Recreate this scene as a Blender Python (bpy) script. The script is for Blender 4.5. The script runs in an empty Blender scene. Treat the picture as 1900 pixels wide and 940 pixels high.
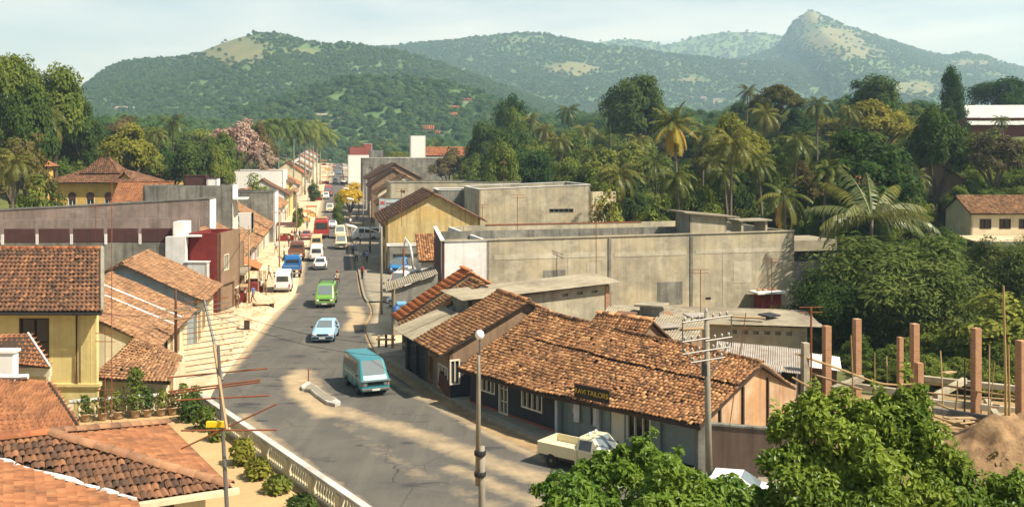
import bpy, math, random
import numpy as np
from mathutils import Vector, Matrix, Quaternion

random.seed(7)
rng = np.random.default_rng(7)
scene = bpy.context.scene
COL = scene.collection

# ------------------------------------------------------------------ camera
HAZE = 2.2e-4                                              # density of the air
CAM_H, F_PX, HOR_X, HOR_Y = 14.0, 1850.0, 950.0, 280.0     # eye height, focal length and horizon in photo pixels
cam_d = bpy.data.cameras.new("camera")
cam = bpy.data.objects.new("camera", cam_d)
COL.objects.link(cam)
cam.location = (0, 0, CAM_H)
cam.rotation_euler = (math.radians(90), 0, 0)
cam_d.sensor_width = 36.0
cam_d.lens = 36.0 * F_PX / 1900.0
cam_d.shift_y = -(470.0 - HOR_Y) / 1900.0
cam_d.clip_start = 0.5
cam_d.clip_end = 20000.0
scene.camera = cam

# ------------------------------------------------------------------ light
SUN_EL = math.radians(50)
SUN_PLAN = Vector((0.90, -0.44)).normalized()
sun_dir = Vector((SUN_PLAN.x * math.cos(SUN_EL), SUN_PLAN.y * math.cos(SUN_EL), math.sin(SUN_EL)))
sun_d = bpy.data.lights.new("sun", 'SUN')
sun_d.energy = 5.0
sun_d.angle = math.radians(0.5)
sun_d.color = (1.0, 0.95, 0.84)
sun = bpy.data.objects.new("sun", sun_d)
COL.objects.link(sun)
sun.rotation_euler = (-sun_dir).to_track_quat('-Z', 'Y').to_euler()
sun.location = (60, -30, 120)

world = bpy.data.worlds.new("World")
scene.world = world
world.use_nodes = True
wn, wl = world.node_tree.nodes, world.node_tree.links
wn.clear()
w_out = wn.new("ShaderNodeOutputWorld")
w_bg = wn.new("ShaderNodeBackground")
w_bg.inputs["Strength"].default_value = 0.050
w_sky = wn.new("ShaderNodeTexSky")
w_sky.sky_type = 'NISHITA'
w_sky.sun_disc = False
w_sky.sun_elevation = SUN_EL
w_sky.sun_rotation = math.atan2(SUN_PLAN.x, SUN_PLAN.y)
w_sky.altitude = 500
w_sky.air_density = 1.0
w_sky.dust_density = 1.6
w_sky.ozone_density = 1.0
# thin high cloud drawn over the sky
w_tc = wn.new("ShaderNodeTexCoord")
w_map = wn.new("ShaderNodeMapping")
w_map.inputs["Scale"].default_value = (1.2, 1.2, 7.0)
w_no = wn.new("ShaderNodeTexNoise")
w_no.inputs["Scale"].default_value = 2.1
w_no.inputs["Detail"].default_value = 7
w_no.inputs["Roughness"].default_value = 0.58
w_rp = wn.new("ShaderNodeValToRGB")
w_rp.color_ramp.elements[0].position = 0.40
w_rp.color_ramp.elements[0].color = (0.02, 0.02, 0.02, 1)
w_rp.color_ramp.elements[1].position = 0.66
w_rp.color_ramp.elements[1].color = (0.92, 0.92, 0.92, 1)
w_mx = wn.new("ShaderNodeMix")
w_mx.data_type = 'RGBA'
w_mx.inputs[7].default_value = (9.8, 10.6, 10.3, 1)
wl.new(w_tc.outputs["Generated"], w_map.inputs["Vector"])
wl.new(w_map.outputs["Vector"], w_no.inputs["Vector"])
wl.new(w_no.outputs["Fac"], w_rp.inputs["Fac"])
w_sep = wn.new("ShaderNodeSeparateXYZ"); w_el = wn.new("ShaderNodeMapRange")     # cloud thins out towards the zenith
w_el.inputs[1].default_value = 0.02; w_el.inputs[2].default_value = 0.45; w_el.inputs[3].default_value = 1.0; w_el.inputs[4].default_value = 0.22
w_mul = wn.new("ShaderNodeMath"); w_mul.operation = 'MULTIPLY'
wl.new(w_tc.outputs["Generated"], w_sep.inputs[0]); wl.new(w_sep.outputs["Z"], w_el.inputs[0])
wl.new(w_rp.outputs["Color"], w_mul.inputs[0]); wl.new(w_el.outputs[0], w_mul.inputs[1])
wl.new(w_mul.outputs[0], w_mx.inputs[0])
wl.new(w_sky.outputs["Color"], w_mx.inputs[6])
wl.new(w_mx.outputs[2], w_bg.inputs["Color"])
wl.new(w_bg.outputs["Background"], w_out.inputs["Surface"])

# ------------------------------------------------------------------ picture settings
vs = scene.view_settings
vs.view_transform = 'Standard'
vs.look = 'None'
vs.exposure = 1.0
vs.gamma = 1.0
vs.use_curve_mapping = False
scene.render.engine = 'CYCLES'
cy = scene.cycles
cy.max_bounces = 6
cy.diffuse_bounces = 3
cy.glossy_bounces = 2
cy.transmission_bounces = 3
cy.transparent_max_bounces = 8
cy.volume_bounces = 2
cy.caustics_reflective = False
cy.caustics_refractive = False
cy.sample_clamp_indirect = 4.0
cy.use_denoising = True
try:
    cy.denoiser = 'OPENIMAGEDENOISE'
except Exception:
    pass

# ------------------------------------------------------------------ small helpers
def smooth(a, b, x):
    t = np.clip((np.asarray(x, dtype=float) - a) / (b - a), 0, 1)
    return t * t * (3 - 2 * t)

def vnoise(x, y, seed=0):
    x = np.asarray(x, float); y = np.asarray(y, float)
    xi = np.floor(x).astype(np.int64); yi = np.floor(y).astype(np.int64)
    fx = x - xi; fy = y - yi
    fx = fx * fx * (3 - 2 * fx); fy = fy * fy * (3 - 2 * fy)
    def h(a, b):
        n = (a * 374761393 + b * 668265263 + seed * 982451653) & 0x7fffffff
        n = ((n ^ (n >> 13)) * 1274126177) & 0x7fffffff
        n = n ^ (n >> 16)
        return (n & 0xffff) / 65535.0
    return (h(xi, yi) * (1 - fx) + h(xi + 1, yi) * fx) * (1 - fy) + (h(xi, yi + 1) * (1 - fx) + h(xi + 1, yi + 1) * fx) * fy

def fbm(x, y, seed=0, octv=5, gain=0.5):
    s = 0; a = 1; t = 0
    for i in range(octv):
        s = s + a * vnoise(x * 2 ** i + 17.3 * i, y * 2 ** i - 9.1 * i, seed + i); t += a; a *= gain
    return s / t

def street_x(z):
    """x of the street's centre line at distance z"""
    return -18.2 - 0.176 * (np.asarray(z, float) - 97.7)

def terrain(x, z):
    x = np.asarray(x, float); z = np.asarray(z, float)
    s = (x - street_x(z)) * 0.985
    left = 13 * smooth(6, 75, -s) * smooth(95, 175, z)
    right = 17 * smooth(32, 140, s) * smooth(62, 155, z)
    up = 8.5 * smooth(220, 650, z) + 10 * smooth(650, 1500, z)
    return left + right + up

def T(x, z):
    return float(terrain(x, z))

def at(px, py, h=0.0):
    """world point at height h seen at a photo pixel"""
    z = (CAM_H - h) * F_PX / (py - HOR_Y)
    return Vector(((px - HOR_X) * z / F_PX, z, h))

def atz(px, py, z):
    """world point at distance z seen at a photo pixel"""
    return Vector(((px - HOR_X) * z / F_PX, z, CAM_H - (py - HOR_Y) * z / F_PX))

ORIG = {}
class MB:
    def __init__(s):
        s.v = []; s.f = []
    def add(s, vs_, fs_):
        o = len(s.v)
        s.v += [tuple(p) for p in vs_]
        s.f += [tuple(i + o for i in q) for q in fs_]
        return s
    def box(s, c, size, rz=0.0, rx=0.0, ry=0.0):
        m = Matrix.Rotation(rz, 3, 'Z') @ Matrix.Rotation(ry, 3, 'Y') @ Matrix.Rotation(rx, 3, 'X')
        c = Vector(c); hx, hy, hz = size[0] / 2, size[1] / 2, size[2] / 2
        vs_ = [c + m @ Vector((x, y, z)) for z in (-hz, hz) for y in (-hy, hy) for x in (-hx, hx)]
        return s.add(vs_, [(0, 2, 3, 1), (4, 5, 7, 6), (0, 1, 5, 4), (2, 6, 7, 3), (0, 4, 6, 2), (1, 3, 7, 5)])
    def fbox(s, fr, s0, s1, t0, t1, z0, z1, z0b=None, z1b=None):
        """box in a wall frame: along s, out t, up z (b: heights at s1)"""
        z0b = z0 if z0b is None else z0b; z1b = z1 if z1b is None else z1b
        P = fr
        vs_ = [P(s0, t0, z0), P(s1, t0, z0b), P(s0, t1, z0), P(s1, t1, z0b), P(s0, t0, z1), P(s1, t0, z1b), P(s0, t1, z1), P(s1, t1, z1b)]
        return s.add(vs_, [(0, 1, 3, 2), (4, 6, 7, 5), (0, 4, 5, 1), (2, 3, 7, 6), (0, 2, 6, 4), (1, 5, 7, 3)])
    def tube(s, pts, rad, n=8, cap=True):
        pts = [Vector(p) for p in pts]
        if not hasattr(rad, '__len__'): rad = [rad] * len(pts)
        rings = []
        for i, p in enumerate(pts):
            a = pts[max(i - 1, 0)]; b = pts[min(i + 1, len(pts) - 1)]
            d = (b - a).normalized()
            u = d.cross(Vector((0, 0, 1)))
            if u.length < 1e-3: u = Vector((1, 0, 0))
            u.normalize(); w = d.cross(u)
            rings.append([p + (u * math.cos(2 * math.pi * k / n) + w * math.sin(2 * math.pi * k / n)) * rad[i] for k in range(n)])
        vs_ = [q for r in rings for q in r]
        fs_ = []
        for i in range(len(pts) - 1):
            for k in range(n):
                a = i * n + k; b = i * n + (k + 1) % n
                fs_.append((a, b, b + n, a + n))
        if cap:
            fs_.append(tuple(range(n))[::-1]); fs_.append(tuple(range((len(pts) - 1) * n, len(pts) * n)))
        return s.add(vs_, fs_)
    def lathe(s, c, prof, n=10):
        """prof: (radius, z) up the axis at c"""
        c = Vector(c); vs_ = []; fs_ = []
        for r, z in prof:
            vs_ += [c + Vector((r * math.cos(2 * math.pi * k / n), r * math.sin(2 * math.pi * k / n), z)) for k in range(n)]
        for i in range(len(prof) - 1):
            for k in range(n):
                a = i * n + k; b = i * n + (k + 1) % n
                fs_.append((a, b, b + n, a + n))
        fs_.append(tuple(range(n))[::-1]); fs_.append(tuple(range((len(prof) - 1) * n, len(prof) * n)))
        return s.add(vs_, fs_)
    def prism(s, poly, z0, z1):
        n = len(poly)
        vs_ = [(p[0], p[1], z0) for p in poly] + [(p[0], p[1], z1) for p in poly]
        fs_ = [tuple(range(n))[::-1], tuple(range(n, 2 * n))] + [(i, (i + 1) % n, n + (i + 1) % n, n + i) for i in range(n)]
        return s.add(vs_, fs_)
    def slab(s, quad, th):
        """quad (any polygon, counter-clockwise from above) with thickness th below it"""
        q = [Vector(p) for p in quad]; n = len(q)
        nr = (q[1] - q[0]).cross(q[2] - q[0])
        if nr.length < 1e-6: nr = (q[2] - q[0]).cross(q[3] - q[0])
        nr.normalize()
        if nr.z < 0: nr = -nr
        vs_ = q + [p - nr * th for p in q]
        return s.add(vs_, [tuple(range(n)), tuple(range(n, 2 * n))[::-1]] + [(i, n + i, n + (i + 1) % n, (i + 1) % n) for i in range(n)])

def link(o):
    COL.objects.link(o); return o

def tag(o, label=None, cat=None, group=None, kind=None):
    if label: o["label"] = label
    if cat: o["category"] = cat
    if group: o["group"] = group
    if kind: o["kind"] = kind
    elif cat: o["kind"] = "thing"
    return o

def thing(name, loc, label, cat, group=None, rz=0.0):
    o = link(bpy.data.objects.new(name, None))
    o.empty_display_size = 0.3
    o.location = loc; o.rotation_euler = (0, 0, rz)
    ORIG[o] = Vector(loc) if rz == 0.0 else None
    return tag(o, label, cat, group)

def obj(name, mb, mat=None, parent=None, local=False, shade=False, bevel=0.0):
    """one mesh object; vertices are in world coordinates unless local"""
    me = bpy.data.meshes.new(name)
    off = Vector((0, 0, 0))
    if parent is not None and not local:
        off = ORIG.get(parent) or Vector((0, 0, 0))
    if isinstance(mb, MB):
        vs_ = [(p[0] - off.x, p[1] - off.y, p[2] - off.z) for p in mb.v]
        me.from_pydata(vs_, [], mb.f)
    me.update()
    o = link(bpy.data.objects.new(name, me))
    if mat: me.materials.append(mat)
    if parent is not None:
        o.parent = parent; ORIG[o] = off
    if shade:
        me.polygons.foreach_set("use_smooth", [True] * len(me.polygons))
    if bevel:
        m = o.modifiers.new("bevel", 'BEVEL'); m.width = bevel; m.segments = 2; m.limit_method = 'ANGLE'
    return o

def solo(name, mb, mat, label, cat, group=None, kind=None, **k):
    return tag(obj(name, mb, mat, **k), label, cat, group, kind)

def npmesh(name, v, f, mat=None, attr=None, smooth_=False):
    """mesh from numpy arrays; f is an (n,k) index array; attr: point floats"""
    me = bpy.data.meshes.new(name)
    v = np.asarray(v, np.float32); f = np.asarray(f, np.int32)
    me.vertices.add(len(v)); me.vertices.foreach_set("co", v.ravel())
    n, k = f.shape
    me.loops.add(n * k); me.loops.foreach_set("vertex_index", f.ravel())
    me.polygons.add(n)
    me.polygons.foreach_set("loop_start", np.arange(0, n * k, k, dtype=np.int32))
    me.polygons.foreach_set("loop_total", np.full(n, k, np.int32))
    if smooth_: me.polygons.foreach_set("use_smooth", np.ones(n, bool))
    if attr is not None:
        for nm, a in attr.items():
            at_ = me.attributes.new(nm, 'FLOAT', 'POINT'); at_.data.foreach_set("value", np.asarray(a, np.float32))
    me.update(calc_edges=True); me.validate()
    if mat: me.materials.append(mat)
    return me

def copy_tree(o, parent=None):
    c = o.copy(); COL.objects.link(c)
    if parent is not None: c.parent = parent
    for ch in list(o.children):
        copy_tree(ch, c)
    return c

# ------------------------------------------------------------------ materials
class NT:
    def __init__(s, name):
        s.m = bpy.data.materials.new(name); s.m.use_nodes = True
        s.n = s.m.node_tree.nodes; s.l = s.m.node_tree.links
        s.b = s.n["Principled BSDF"]; s.out = s.n["Material Output"]
        s._tc = None
    def tc(s, which="Object"):
        if s._tc is None: s._tc = s.n.new("ShaderNodeTexCoord")
        return s._tc.outputs[which]
    def noise(s, scale, detail=4, rough=0.55, stretch=None, vec=None):
        vec = vec or s.tc()
        if stretch:
            mp = s.n.new("ShaderNodeMapping"); mp.inputs["Scale"].default_value = stretch
            s.l.new(vec, mp.inputs["Vector"]); vec = mp.outputs["Vector"]
        t = s.n.new("ShaderNodeTexNoise")
        t.inputs["Scale"].default_value = scale; t.inputs["Detail"].default_value = detail; t.inputs["Roughness"].default_value = rough
        s.l.new(vec, t.inputs["Vector"])
        return t.outputs["Fac"]
    def ramp(s, fac, p0, p1, c0=(0, 0, 0), c1=(1, 1, 1)):
        r = s.n.new("ShaderNodeValToRGB"); e = r.color_ramp.elements
        e[0].position = p0; e[1].position = p1
        e[0].color = (*c0, 1); e[1].color = (*c1, 1)
        s.l.new(fac, r.inputs["Fac"]); return r.outputs["Color"]
    def mix(s, fac, a, b, mode='MIX'):
        m = s.n.new("ShaderNodeMix"); m.data_type = 'RGBA'; m.blend_type = mode
        for sock, v in ((m.inputs[0], fac), (m.inputs[6], a), (m.inputs[7], b)):
            if isinstance(v, (int, float)): sock.default_value = v
            elif isinstance(v, tuple): sock.default_value = (*v, 1)
            else: s.l.new(v, sock)
        return m.outputs[2]
    def math(s, op, a, b=0.0):
        m = s.n.new("ShaderNodeMath"); m.operation = op
        for sock, v in ((m.inputs[0], a), (m.inputs[1], b)):
            if isinstance(v, (int, float)): sock.default_value = v
            else: s.l.new(v, sock)
        return m.outputs[0]
    def attr(s, name):
        a = s.n.new("ShaderNodeAttribute"); a.attribute_name = name; return a.outputs["Fac"]
    def rnd(s):
        return s.n.new("ShaderNodeObjectInfo").outputs["Random"]
    def color(s, c):
        if isinstance(c, tuple): s.b.inputs["Base Color"].default_value = (*c, 1)
        else: s.l.new(c, s.b.inputs["Base Color"])
        return s
    def bump(s, h, strength=0.3, dist=0.05):
        b = s.n.new("ShaderNodeBump"); b.inputs["Strength"].default_value = strength; b.inputs["Distance"].default_value = dist
        s.l.new(h, b.inputs["Height"]); s.l.new(b.outputs["Normal"], s.b.inputs["Normal"]); return s
    def set(s, rough=0.85, metal=0.0, spec=0.3):
        s.b.inputs["Roughness"].default_value = rough; s.b.inputs["Metallic"].default_value = metal
        s.b.inputs["Specular IOR Level"].default_value = spec
        return s

def mix3(a, b, t): return tuple(a[i] * (1 - t) + b[i] * t for i in range(3))

def m_plaster(name, c, stain=(0.05, 0.045, 0.035), streak=0.55, patch=0.5, warm=None, rough=0.92):
    k = NT(name)
    big = k.ramp(k.noise(0.30, 8, 0.68), 0.40, 0.62)
    mid_ = k.ramp(k.noise(1.1, 7, 0.7), 0.45, 0.66)
    lite = k.ramp(k.noise(0.75, 6, 0.65, (1, 1, 1.6)), 0.52, 0.72)
    strk = k.ramp(k.noise(1.0, 6, 0.65, (2.6, 2.6, 0.13)), 0.47, 0.68)
    fine = k.ramp(k.noise(3.5, 6, 0.7), 0.3, 0.75)
    col = k.mix(k.math('MULTIPLY', big, patch), c, mix3(c, stain, 0.6))
    col = k.mix(k.math('MULTIPLY', mid_, patch * 0.55), col, mix3(c, stain, 0.75))
    col = k.mix(k.math('MULTIPLY', lite, 0.45), col, tuple(min(0.85, x * 1.3 + 0.02) for x in c))
    if warm: col = k.mix(k.math('MULTIPLY', k.ramp(k.noise(0.5, 4), 0.45, 0.65), 0.6), col, warm)
    col = k.mix(k.math('MULTIPLY', strk, streak), col, stain)
    col = k.mix(k.math('MULTIPLY', fine, 0.22), col, mix3(c, stain, 0.8))
    k.color(col).set(rough).bump(k.noise(9, 5, 0.7), 0.25, 0.03)
    return k.m

def m_plain(name, c, rough=0.7, metal=0.0, var=0.25, scale=3.0, spec=0.3):
    k = NT(name)
    k.color(k.mix(k.math('MULTIPLY', k.ramp(k.noise(scale, 5, 0.65), 0.35, 0.7), var), c, tuple(x * 0.45 for x in c))).set(rough, metal, spec)
    return k.m

def m_tile(name, c_hi, c_mid, c_lo, moss=0.35, lichen=(0.42, 0.33, 0.2)):
    """terracotta: every tile its own tone (attribute rnd plus object random), dirt on top"""
    k = NT(name)
    r = k.math('FRACT', k.math('ADD', k.attr("rnd"), k.rnd()))
    rp = k.n.new("ShaderNodeValToRGB"); e = rp.color_ramp.elements
    e[0].position = 0.0; e[0].color = (*c_lo, 1); e[1].position = 1.0; e[1].color = (*c_hi, 1)
    x = e.new(0.35); x.color = (*mix3(c_lo, c_mid, 0.75), 1); x = e.new(0.7); x.color = (*c_mid, 1)
    k.l.new(r, rp.inputs["Fac"])
    geo = k.n.new("ShaderNodeNewGeometry")
    dirt = k.ramp(k.noise(0.9, 6, 0.7, vec=geo.outputs["Position"]), 0.45, 0.72)
    col = k.mix(k.math('MULTIPLY', dirt, moss), rp.outputs["Color"], (0.045, 0.036, 0.022))
    spots = k.ramp(k.noise(7, 4, 0.75, vec=geo.outputs["Position"]), 0.58, 0.72)
    col = k.mix(k.math('MULTIPLY', spots, 0.35), col, lichen)
    k.color(col).set(0.88).bump(k.noise(30, 4, 0.7, vec=geo.outputs["Position"]), 0.3, 0.01)
    return k.m

def m_leaf(name, c, c2, trans=0.3, spread=0.5, gloss=0.0):
    k = NT(name)
    r = k.rnd()
    geo = k.n.new("ShaderNodeNewGeometry")
    n1 = k.ramp(k.noise(0.45, 3, 0.5, vec=geo.outputs["Position"]), 0.35, 0.65)
    isl = geo.outputs["Random Per Island"]
    col = k.mix(k.math('MULTIPLY', k.math('ADD', k.math('MULTIPLY', isl, 0.5), k.math('MULTIPLY', n1, 0.5)), 0.95), c, c2)
    hs = k.n.new("ShaderNodeHueSaturation")
    hs.inputs["Saturation"].default_value = 0.95
    k.l.new(k.math('ADD', k.math('MULTIPLY', r, spread), 1.0 - spread / 2), hs.inputs["Value"])
    k.l.new(k.math('ADD', k.math('MULTIPLY', r, -0.05), 0.525), hs.inputs["Hue"])
    k.l.new(col, hs.inputs["Color"])
    d = k.n.new("ShaderNodeBsdfDiffuse"); t = k.n.new("ShaderNodeBsdfTranslucent"); mx = k.n.new("ShaderNodeMixShader")
    mx.inputs[0].default_value = trans
    k.l.new(hs.outputs["Color"], d.inputs["Color"]); k.l.new(hs.outputs["Color"], t.inputs["Color"])
    k.l.new(d.outputs[0], mx.inputs[1]); k.l.new(t.outputs[0], mx.inputs[2])
    last = mx.outputs[0]
    if gloss:
        g = k.n.new("ShaderNodeBsdfGlossy"); g.inputs["Roughness"].default_value = 0.38; g.inputs["Color"].default_value = (0.9, 0.95, 0.85, 1)
        m2 = k.n.new("ShaderNodeMixShader"); m2.inputs[0].default_value = gloss
        k.l.new(last, m2.inputs[1]); k.l.new(g.outputs[0], m2.inputs[2]); last = m2.outputs[0]
    k.n.remove(k.b)
    k.l.new(last, k.out.inputs["Surface"])
    return k.m

M = {}
M['asphalt'] = None
M['concrete'] = m_plaster("raw_concrete_wall", (0.47, 0.42, 0.295), (0.09, 0.08, 0.055), 0.30, 0.85, (0.50, 0.42, 0.26))
M['concrete_lite'] = m_plaster("paler_concrete_band", (0.53, 0.48, 0.35), (0.16, 0.14, 0.09), 0.3, 0.8)
M['concrete_dark'] = m_plaster("weathered_grey_wall", (0.27, 0.26, 0.21), (0.04, 0.038, 0.032), 0.65, 0.95)
M['white'] = m_plaster("stained_white_plaster", (0.72, 0.71, 0.66), (0.22, 0.20, 0.16), 0.30, 0.35)
M['white_clean'] = m_plaster("clean_whitewash", (0.80, 0.78, 0.70), (0.4, 0.36, 0.28), 0.12, 0.15)
M['blue_white'] = m_plaster("pale_blue_limewash", (0.44, 0.50, 0.50), (0.16, 0.16, 0.14), 0.4, 0.5)
M['yellow'] = m_plaster("pale_yellow_plaster", (0.70, 0.57, 0.23), (0.24, 0.18, 0.08), 0.3, 0.5)
M['yellow_old'] = m_plaster("stained_yellow_gable", (0.60, 0.48, 0.22), (0.20, 0.13, 0.05), 0.65, 0.55, (0.56, 0.36, 0.10))
M['ochre'] = m_plaster("ochre_plaster", (0.62, 0.40, 0.10), (0.2, 0.12, 0.05), 0.3, 0.3)
M['pink'] = m_plaster("faded_pink_wall", (0.33, 0.245, 0.20), (0.09, 0.075, 0.06), 0.5, 0.8)
M['maroon'] = m_plaster("maroon_paint", (0.20, 0.025, 0.02), (0.05, 0.01, 0.01), 0.3, 0.3)
M['maroon_dark'] = m_plaster("dull_maroon_parapet", (0.085, 0.035, 0.03), (0.03, 0.02, 0.018), 0.4, 0.4)
M['brown'] = m_plaster("brown_render", (0.26, 0.17, 0.10), (0.08, 0.05, 0.03), 0.4, 0.5)
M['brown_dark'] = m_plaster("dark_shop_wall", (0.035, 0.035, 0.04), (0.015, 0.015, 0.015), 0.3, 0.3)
M['cream'] = m_plaster("cream_wall", (0.66, 0.58, 0.38), (0.2, 0.16, 0.1), 0.3, 0.3)
M['teal_wall'] = m_plaster("faded_teal_boards", (0.24, 0.30, 0.28), (0.1, 0.1, 0.08), 0.3, 0.4)
M['rust_wall'] = m_plaster("peeling_lime_wall", (0.52, 0.40, 0.25), (0.24, 0.10, 0.035), 0.7, 0.85, (0.44, 0.20, 0.06))
M['yard_wall'] = m_plaster("brown_yard_wall", (0.16, 0.11, 0.08), (0.06, 0.045, 0.03), 0.5, 0.5)
M['red_paint'] = m_plain("faded_red_paint", (0.28, 0.075, 0.05), 0.8, 0, 0.5)
M['tile_orange'] = m_tile("terracotta_bright", (0.46, 0.18, 0.065), (0.36, 0.125, 0.045), (0.20, 0.07, 0.03), 0.35)
M['tile_flat'] = m_tile("terracotta_pale", (0.37, 0.165, 0.07), (0.32, 0.13, 0.054), (0.21, 0.085, 0.038), 0.55, (0.40, 0.25, 0.14))
M['tile_dark'] = m_tile("terracotta_weathered", (0.27, 0.125, 0.058), (0.165, 0.078, 0.04), (0.065, 0.038, 0.025), 0.5)
M['tile_country'] = m_tile("country_tile_mixed", (0.56, 0.31, 0.13), (0.36, 0.165, 0.065), (0.11, 0.055, 0.028), 0.5)
M['tile_brown'] = m_tile("old_brown_tile", (0.40, 0.235, 0.115), (0.29, 0.15, 0.07), (0.13, 0.07, 0.038), 0.42)
M['tile_rib'] = m_tile("new_orange_tile", (0.55, 0.19, 0.06), (0.48, 0.15, 0.05), (0.36, 0.11, 0.04), 0.1)
M['tile_hip'] = m_tile("sooty_hip_tile", (0.38, 0.20, 0.10), (0.27, 0.135, 0.07), (0.16, 0.085, 0.05), 0.6)
M['deck'] = m_plain("roof_timber", (0.05, 0.032, 0.02), 0.9)
M['timber'] = m_plain("sawn_timber", (0.36, 0.25, 0.13), 0.85)
M['wood_dark'] = m_plain("dark_stained_wood", (0.075, 0.028, 0.018), 0.6)
M['wood_cream'] = m_plain("cream_painted_wood", (0.66, 0.60, 0.44), 0.6, 0, 0.2)
M['asbestos'] = m_plaster("corrugated_cement_sheet", (0.33, 0.29, 0.20), (0.10, 0.075, 0.05), 0.25, 0.85)
M['tin'] = m_plaster("weathered_tin", (0.38, 0.36, 0.31), (0.17, 0.09, 0.04), 0.45, 0.8, None, 0.55)
M['glass'] = m_plain("dark_window_glass", (0.012, 0.014, 0.015), 0.12, 0, 0.0, spec=0.6)
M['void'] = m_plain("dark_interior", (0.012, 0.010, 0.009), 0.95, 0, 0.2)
M['pole'] = m_plain("weathered_concrete_pole", (0.27, 0.24, 0.175), 0.9, 0, 0.5, 2.0)
M['steel'] = m_plain("galvanised_steel", (0.17, 0.16, 0.14), 0.5, 0.6)
M['rust'] = m_plain("rusty_iron", (0.26, 0.085, 0.035), 0.8, 0.1, 0.5)
M['dark_iron'] = m_plain("dark_iron", (0.03, 0.03, 0.03), 0.6, 0.3)
M['alu'] = m_plain("dull_aluminium", (0.26, 0.25, 0.22), 0.5, 0.5)
M['porcelain'] = m_plain("insulator_porcelain", (0.42, 0.40, 0.33), 0.4)
M['bamboo'] = m_plain("bamboo_pole", (0.40, 0.27, 0.11), 0.7, 0, 0.4)
M['clay_pot'] = m_plain("clay_pot", (0.36, 0.25, 0.15), 0.9)
M['rubber'] = m_plain("tyre_rubber", (0.018, 0.018, 0.018), 0.85)
M['chrome'] = m_plain("dull_chrome", (0.55, 0.55, 0.52), 0.3, 0.9, 0.1)
M['lamp_glass'] = m_plain("lamp_glass", (0.8, 0.8, 0.74), 0.2, 0, 0.05)
M['amber'] = m_plain("amber_lens", (0.7, 0.22, 0.03), 0.3, 0, 0.05)
M['red_lens'] = m_plain("red_lens", (0.45, 0.03, 0.02), 0.3, 0, 0.05)
M['plate'] = m_plain("number_plate", (0.6, 0.58, 0.5), 0.5, 0, 0.1)
M['globe'] = m_plain("opal_lamp_globe", (0.84, 0.82, 0.76), 0.25, 0, 0.05)
M['bark'] = m_plain("tree_bark", (0.12, 0.09, 0.06), 0.95, 0, 0.5)
M['palm_bark'] = m_plain("palm_trunk_bark", (0.15, 0.12, 0.085), 0.95, 0, 0.5)
M['royal_bark'] = m_plain("pale_palm_trunk", (0.26, 0.24, 0.18), 0.9, 0, 0.4)
M['yellow_plastic'] = m_plain("yellow_plastic", (0.85, 0.55, 0.02), 0.4, 0, 0.05)
M['sign_black'] = m_plain("black_sign_board", (0.02, 0.018, 0.012), 0.6)
M['sign_gold'] = m_plain("gold_letter_paint", (0.55, 0.36, 0.03), 0.6, 0, 0.1)
M['sign_red'] = m_plain("red_letter_paint", (0.5, 0.05, 0.03), 0.6, 0, 0.1)
k_ = NT("brick_pier")
bt = k_.n.new("ShaderNodeTexBrick")
bt.inputs["Color1"].default_value = (0.36, 0.165, 0.075, 1); bt.inputs["Color2"].default_value = (0.27, 0.115, 0.055, 1)
bt.inputs["Mortar"].default_value = (0.36, 0.25, 0.15, 1); bt.inputs["Scale"].default_value = 1.0
bt.inputs["Brick Width"].default_value = 0.23; bt.inputs["Row Height"].default_value = 0.085; bt.inputs["Mortar Size"].default_value = 0.012
mp_ = k_.n.new("ShaderNodeMapping"); mp_.inputs["Rotation"].default_value = (math.radians(90), 0, 0)
k_.l.new(k_.tc(), mp_.inputs["Vector"]); k_.l.new(mp_.outputs["Vector"], bt.inputs["Vector"])
k_.color(k_.mix(k_.math('MULTIPLY', k_.ramp(k_.noise(2.2, 5), 0.4, 0.7), 0.45), bt.outputs["Color"], (0.46, 0.28, 0.14))).set(0.92)
M['brick'] = k_.m

LEAF = {
    'mid': m_leaf("leaf_mid_green", (0.048, 0.088, 0.012), (0.20, 0.235, 0.034)),
    'dark': m_leaf("leaf_dark_green", (0.022, 0.054, 0.013), (0.085, 0.130, 0.026), 0.3),
    'light': m_leaf("leaf_yellow_green", (0.095, 0.115, 0.012), (0.27, 0.26, 0.032), 0.35),
    'olive': m_leaf("leaf_olive", (0.075, 0.070, 0.018), (0.160, 0.135, 0.040), 0.3),
    'brown': m_leaf("leaf_brown_twiggy", (0.060, 0.050, 0.024), (0.115, 0.095, 0.050), 0.2),
    'pink': m_leaf("blossom_dull_pink", (0.26, 0.165, 0.105), (0.50, 0.36, 0.25), 0.2, 0.2),
    'flame': m_leaf("blossom_yellow", (0.50, 0.33, 0.015), (0.78, 0.56, 0.03), 0.35, 0.2),
    'palm': m_leaf("palm_frond_green", (0.050, 0.070, 0.010), (0.17, 0.17, 0.026), 0.25, 0.4, 0.015),
    'palm_pale': m_leaf("palm_frond_painted_sheen", (0.060, 0.085, 0.020), (0.25, 0.26, 0.09), 0.3, 0.2, 0.02),  # paler copy of the frond green, painting in the light the fronds catch
    'palm_dry': m_leaf("palm_frond_golden", (0.34, 0.22, 0.03), (0.58, 0.40, 0.07), 0.35, 0.2),
    'royal': m_leaf("royal_palm_green", (0.050, 0.090, 0.020), (0.17, 0.21, 0.045), 0.3),
    'bush': m_leaf("glossy_shrub_leaf", (0.050, 0.115, 0.008), (0.28, 0.34, 0.026), 0.4, 0.1, 0.012),
    'mango': m_leaf("drooping_pale_leaf", (0.032, 0.066, 0.012), (0.16, 0.20, 0.045), 0.3, 0.2, 0.0),
    'forest': m_leaf("distant_forest_leaf", (0.046, 0.112, 0.032), (0.118, 0.190, 0.052), 0.35, 0.5),
}
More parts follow.
